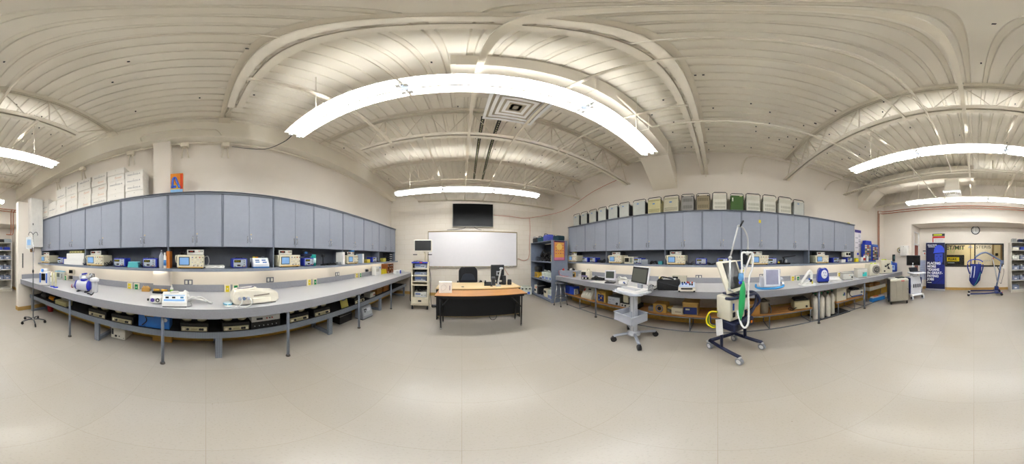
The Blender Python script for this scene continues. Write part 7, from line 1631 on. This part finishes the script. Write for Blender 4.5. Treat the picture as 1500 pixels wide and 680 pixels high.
for sx in (-.07, .1): npoly([(cxh+sx-.045, 1.53), (cxh+sx, 1.55), (cxh+sx+.045, 1.53), (cxh+sx, 1.515)], L3, 'printed_eye', -.0125)
npoly([(cxh-.05, 1.3), (cxh+.01, 1.32), (cxh+.08, 1.3), (cxh+.01, 1.275)], L3, 'printed_mouth', -.0125)
npoly([(cxh+.0, 1.5), (cxh+.03, 1.4), (cxh-.01, 1.4)], L1, 'printed_nose', -.0125)
for a, c in (((cxh-.3, .32), (cxh+.1, .75)), ((cxh-.1, .32), (cxh+.26, .7))): MB(L3).tube([(a[0], -.009, a[1]), ((a[0]+c[0])/2+.04, -.009, (a[1]+c[1])/2), (c[0], -.009, c[1])], .008, None, 5, 4).build('printed_fold', t_)
WT = M('#eef0f8', .5, var=0)
for k, s in enumerate(('PLACING', 'MORE', 'TEXANS', 'IN GREAT-', 'PAYING', 'JOBS')):
    MB(WT).text(s, .148, (-bw_/2+.06, -.015, hz(386+4.75*k, 7.15)), None, ext=.0008, off=.006, align='LEFT').build('lettering', t_)
MB(WT).text('TEXAS STATE', .07, (-bw_/2+.07, -.015, hz(359.2, 7.15)), None, ext=.0008, off=.003, align='LEFT').build('lettering', t_); MB(WT).text('TECHNICAL', .06, (-bw_/2+.1, -.015, hz(361.6, 7.15)), None, ext=.0008, off=.002, align='LEFT').build('lettering', t_)
MB(WT).box((-bw_/2+.16, -.0095, hz(414.5, 7.15)), (.2, .003, .025)).build('caption_strip', t_)
# signs and fittings on the back walls
def bsign(name, label, cat, a, c, y0, y1, fn, wall=7.25): return simple(name, label, cat, ((xb(a, wall)+xb(c, wall))/2, -wall+.0005, (hz(y0, wall*1.01)+hz(y1, wall*1.01))/2), pi, lambda t2: fn(t2, abs(xb(a, wall)-xb(c, wall)), hz(y0, wall*1.01)-hz(y1, wall*1.01)))
def wsign(t2, w_, h):
    MB(M('#e4e0dc', .5)).box((0, -.005, 0), (w_, .008, h)).build('plate', t2); MB(BLACK).box((0, -.01, h*.36), (w_, .003, h*.28)).build('black_band', t2); MB(M('#c6d02c', .5)).box((-.04, -.0125, h*.36), (w_*.7, .002, h*.16)).build('yellow_field', t2)
    MB(REDM).box((0, -.01, h*.1), (w_, .003, h*.2)).build('red_band', t2); MB(REDM).box((-w_*.46, -.01, -h*.24), (w_*.08, .003, h*.5)).build('red_band', t2)
    for k in range(4): MB(M('#b8b2b2', .5)).box((.02, -.01, -h*.12-h*.09*k), (w_*.7, .002, h*.03)).build('text_line', t2)
bsign('warning_sign', 'red, black and yellow notice on the wall above the navy banner', 'sign', 1366, 1384, 342, 355.5, wsign)
bsign('wall_notice', 'small white card with an orange mark left of the navy banner', 'notice', 1351.8, 1356, 367, 375, lambda t2, w_, h: (MB(WHITE).box((0, -.004, 0), (w_, .006, h)).build('card', t2), MB(BLACK).box((0, -.008, h*.42), (w_, .003, h*.16)).build('black_band', t2), MB(M('#e0602e', .5)).box((w_*.15, -.008, -.01), (w_*.35, .003, h*.3)).build('orange_mark', t2)))
bsign('wall_notice', 'pale blue printed sheet low on the wall behind the ultrasound machine', 'notice', 1347.5, 1356, 381.5, 411, lambda t2, w_, h: (MB(M('#b9c4da', .5)).box((0, -.004, 0), (w_, .006, h)).build('sheet', t2), [MB(M('#93a2c4', .5)).box((0, -.008, h*.4-h*.1*k), (w_*.8, .002, h*.03)).build('text_line', t2) for k in range(8)]))
def clock(t2):
    MB(CHAR).torus((0, -.02, 0), .178, .02, None, (0, 1, 0), 40, 8).build('rim', t2); MB(M('#e8e8e4', .4)).cyl((0, 0, 0), (0, -.02, 0), .175, None, 36).build('dial', t2)
    f = [c for c in t2.children][-1]
    for k in range(1, 13): a = R(90-30*k); MB(INK).text(str(k), .05, (.132*cos(a), -.0215, .132*sin(a)), None, ext=.0006, off=.001).build('numeral', f)
    MB(BLACK).cyl((0, -.025, 0), (.035, -.025, -.085), .006, None, 6).build('hour_hand', t2); MB(BLACK).cyl((0, -.028, 0), (.035, -.028, .13), .004, None, 6).build('minute_hand', t2)
simple('wall_clock', 'round wall clock with a dark rim above the wide window', 'clock', (xb(1429, 7.25), YB+.0005, hz(337.5, 7.25)), pi, clock)
JW = 6.2
simple('wall_gauge', 'round brass-rimmed fitting on the wall left of the white dispenser', 'fitting', (xb(1317.6, JW), JOG+.0005, hz(366.5, 6.9)), pi, lambda t2: (MB(M('#a89a6a', .4, .5)).torus((0, -.02, 0), .085, .02, None, (0, 1, 0), 26, 8).build('rim', t2), MB(WHITE).cyl((0, -.001, 0), (0, -.015, 0), .08, None, 22).build('dial', t2), MB(CHAR).cyl((0, -.015, 0), (0, -.03, 0), .03, None, 14).build('hub', t2)))
simple('towel_dispenser', 'white paper towel dispenser on the wall above the ultrasound machine', 'dispenser', (xb(1326.5, JW), JOG+.0005, 1.56), pi, lambda t2: (MB(M('#e2dfd9', .4)).box((0, -.1, .2), (.34, .2, .42), None, .02, seg=2).build('cabinet', t2), MB(M('#c9c6c0', .4)).box((0, -.19, .015), (.26, .03, .03)).build('slot', t2), MB(CHAR).cyl((0, -.2, .36), (0, -.205, .36), .012).build('lock', t2)))
# ---- patient lift
LB = M('#6f7fa0', .35, .4); LN = M('#27356e', .4)
lo = V((-.86, -6.42, 0)); t_ = thing('patient_lift', 'blue-grey patient lift with a long boom before the wide window', 'patient lift', lo)
def ll(x, y, z): return V((x, y, z))-lo
for y, nm in ((-6.14, 'near'), (-6.72, 'far')): 
    o = MB(LN).tube([ll(-.9, y+(.12 if nm == 'far' else -.12), .11), ll(-.4, y, .10), ll(.16, y, .09)], .028, None, 6).build('base_leg', t_)
    p = ll(.2, y, 0); MB(CHAR).cyl(p+V((0, -.02, .05)), p+V((0, .02, .05)), .05, None, 16).build('front_caster', o); MB(M('#c9ccd2', .4, .4)).box(p+V((-.03, 0, .095)), (.1, .05, .04), None, .01).build('caster_fork', o)
MB(LN).box(ll(-.88, -6.42, .13), (.14, .62, .07), None, .012).build('cross_base', t_)
for y in (-6.14, -6.72):
    o = MB(CHAR).cyl(ll(-1.06, y-.02, .055), ll(-1.06, y+.02, .055), .055, None, 16).build('rear_caster', t_); MB(LN).box(ll(-1.02, y, .115), (.12, .06, .05), None, .01).build('caster_fork', o); MB(REDM).box(ll(-1.08, y, .135), (.05, .04, .02)).build('brake_pedal', o)
MB(LB).tube([ll(-.86, -6.42, .15), ll(-.98, -6.42, .7), ll(-1.10, -6.42, 1.33)], .036, None, 6).build('mast', t_)
MB(LN).box(ll(-.90, -6.42, .26), (.16, .16, .14), None, .02).build('mast_foot', t_)
MB(LB).tube([ll(-1.12, -6.42, 1.33), ll(-.85, -6.42, 1.49), ll(-.55, -6.42, 1.66), ll(-.42, -6.42, 1.68), ll(-.25, -6.42, 1.63), ll(-.06, -6.42, 1.50)], .034, None, 8, 3).build('boom', t_)
MB(WHITE).tube([ll(-.84, -6.46, 1.50), ll(-.68, -6.46, 1.59)], .03, None, 6).build('white_plate', t_)
MB(LB).box(ll(-1.12, -6.42, 1.30), (.13, .12, .14), None, .02).build('mast_head', t_)
MB(M('#b4b8be', .35, .4)).tube([ll(-.92, -6.36, .5), ll(-.84, -6.37, 1.0), ll(-.72, -6.38, 1.52)], .02, None, 8).build('lift_strut', t_)
MB(CHAR).tube([ll(-1.03, -6.34, .88), ll(-.98, -6.28, 1.0), ll(-.92, -6.28, 1.12), ll(-.95, -6.28, 1.18)], .016, None, 8, 3).build('push_handle', t_)
MB(CHAR).tube([ll(-1.12, -6.36, 1.2), ll(-1.18, -6.3, .95), ll(-1.1, -6.3, .6), ll(-1.06, -6.3, .45), ll(-1.02, -6.32, .5)], .008, None, 6, 4).build('control_lead', t_)
MB(WHITE).box(ll(-1.17, -6.34, 1.12), (.06, .05, .16), None, .01).build('control_box', t_); MB(REDM).box(ll(-.76, -6.36, 1.46), (.035, .03, .05)).build('red_grip', t_)
MB(LN).cyl(ll(-.06, -6.42, 1.50), ll(-.06, -6.42, 1.40), .02).build('swivel', t_)
MB(M('#2a44b8', .4)).tube([ll(-.36, -6.42, 1.30), ll(-.26, -6.42, 1.38), ll(-.06, -6.42, 1.41), ll(.14, -6.42, 1.38), ll(.24, -6.42, 1.30)], .02, None, 8, 3).build('spreader_bar', t_)
for x in (-.36, -.2, .1, .24): MB(M('#2a44b8', .4) if abs(x) < .3 else YEL).tube([ll(x, -6.42, 1.31 if abs(x) > .15 else 1.37), ll(x+.01, -6.40, 1.24), ll(x, -6.42, 1.2)], .014, None, 7).build('hook', t_)
# sling: folded cloth hanging from the bar
SLM = M('#132474', .7, var=.12, scale=5)
t_ = thing('sling', 'royal blue cloth sling hanging folded from the patient lift bar', 'sling', (-.04, -6.42, 1.2))
q = MB(SLM); rows = []
for (z, x0, x1, th) in ((.03, -.26, .2, .02), (-.15, -.27, .15, .07), (-.4, -.24, .2, .10), (-.62, -.2, .22, .11), (-.76, -.1, .16, .08), (-.85, 0.0, .06, .03)):
    n = 20; rg = []
    for k in range(n):
        a = 2*pi*k/n; f = 1+.25*sin(5*a+z*6); rg.append(q.bm.verts.new(((x0+x1)/2+(x1-x0)/2*cos(a)*(1+.06*sin(9*z)), th*sin(a)*f, z)))
    rows.append(rg)
q.skin(rows, None); q.build('cloth_body', t_)
for x0, x1, y in ((-.32, -.25, .07), (.28, .20, .07), (-.16, -.1, .09), (.06, .1, .09)): 
    q = MB(SLM); q.tube([(x0, .0, .02), (x0*.98, y*.6, -.12), (x1, y, -.35)], .026, None, 7, 3); q.build('strap', t_)
for x in (.0, .12): MB(M('#cfd4e6', .6)).tube([(x, .09, -.05), (x+.02, .115, -.3), (x+.05, .11, -.5)], .018, None, 6, 3).build('pale_strap', t_)
MB(M('#2e9a8a', .6)).tube([(-.22, .06, -.3), (-.1, .115, -.6), (.03, .06, -.84)], .009, None, 6, 4).build('teal_edging', t_)
# ---- shelf unit with bins at the back
SX0, SX1, SY0, SY1, SH = -1.53, -2.64, -6.56, -7.20, 2.10
t_ = thing('bin_shelf', 'tall off-white shelf unit of grey bins at the back wall', 'shelf', ((SX0+SX1)/2, SY0, 0), pi); sw = (SX0-SX1)/2; sd = SY0-SY1
SM = M('#d8d5cc', .5)
for x in (-sw, sw-.03): MB(SM).b2((x, 0, 0), (x+.03, sd, SH), None, .003).build('side_panel', t_)
MB(M('#b9b6ac', .5)).b2((-sw+.03, sd-.015, .05), (sw-.03, sd, SH-.03)).build('back_panel', t_)
SL_ = [.13, .53, .97, 1.40, 1.80]
for z in SL_: MB(SM).b2((-sw+.031, .002, z-.03), (sw-.031, sd-.016, z)).build('shelf', t_)
MB(SM).b2((-sw, 0, SH), (sw, sd, SH+.025)).build('top_board', t_); MB(M('#c5c0b2', .5)).b2((-sw+.03, .02, 0), (sw-.03, .04, .1)).build('kick_plate', t_)
def binmk(m):
    def f(label, loc, rz):
        def g(t2):
            q2 = MB(m); w_, h, d = .30, .17, .3
            q2.b2((-w_/2, 0, 0), (w_/2, d, .008))
            for (a, c) in (((-w_/2, 0), (w_/2, .008)), ((-w_/2, d-.008), (w_/2, d)), ((-w_/2, 0), (-w_/2+.008, d)), ((w_/2-.008, 0), (w_/2, d))): q2.b2((a[0], a[1], 0), (c[0], c[1], h))
            q2.build('tub', t2); MB(m).b2((-w_/2-.006, -.008, h-.02), (w_/2+.006, .0, h)).build('rim', t2)
            MB(WHITE).b2((-.05, -.004, .05), (.05, -.0005, .09)).build('card_label', t2)
        return simple('storage_bin', label, 'bin', loc, rz, g, 'bins on the back shelf')
    return f
gb = kind('gbin', binmk(M('#7f89a0', .45))); cbn = kind('cbin', binmk(M('#c9cdc4', .4)))
cols = [SX0-.205, SX0-.555, SX0-.90]
rowsn = {4: 'top', 3: 'second', 2: 'third', 1: 'fourth', 0: 'bottom'}; coln = ['lift side', 'middle', 'partition side']
for r_ in (3, 2, 1, 0):
    for c in range(3):
        if r_ == 0 and c > 0: continue
        fn = cbn if (r_ == 3 and c == 0) else gb
        fn('%s bin in the %s tier of the back shelf, %s' % ('clear grey' if fn is cbn else 'grey', rowsn[r_], coln[c]), (cols[c], SY0-.03, SL_[r_]+.0005), pi)
        if r_ == 0: continue
        for j, (m, dx) in enumerate(((CHAR, -.07), (OFFW, .05))):
            q = MB(m); q.ball((0, 0, 0), .055, None, (1.2, 1, .8), 10, 7); o = q.build('bin_part', None, (cols[c]+dx, SY0-.16, SL_[r_]+.0005+.05)); 
            MB(m).cyl((0, 0, 0), (.03, 0, .17), .02, None, 8).build('handle', o)
            tag(o, '%s part sticking up from the bin of the %s tier, %s' % ('dark' if j == 0 else 'white', rowsn[r_], coln[c]), 'spare part', 'parts standing in the bins')
tangle('dark lead hanging out of the grey bins on the lift side third tier', (cols[0], SY0-.16, SL_[2]+.12), (.2, .2, .1), 2, CHAR, .008, 95)
for c, m, l in ((0, OFFW, 'pale small bin on the top tier of the back shelf, lift side'), (1, M('#3a4ea8', .5), 'blue small bin on the top tier of the back shelf, middle'), (2, M('#20349a', .5), 'dark blue small bin on the top tier of the back shelf, partition side')):
    simple('small_bin', l, 'bin', (cols[c], SY0-.05, SL_[4]+.0005), pi, rounded_tub(.28, .15, .2, m, M('#6a7298', .5)))
for x, m, w_, h, l in ((cols[0]+.05, M('#9a9c98', .5), .22, .16, 'grey jumble box on top of the back shelf, lift side'), (cols[0]-.22, M('#26304a', .5), .2, .14, 'dark blue box on top of the back shelf, second from the lift side'), (cols[1]-.1, CHAR, .22, .15, 'black box on top of the back shelf, middle'), (cols[2]-.05, M('#a9b2b8', .4), .34, .17, 'clear lidded bin on top of the back shelf, partition side')):
    simple('top_box', l, 'box', (x, SY0-.06, SH+.0255), pi, rounded_tub(w_, h, .24, m))
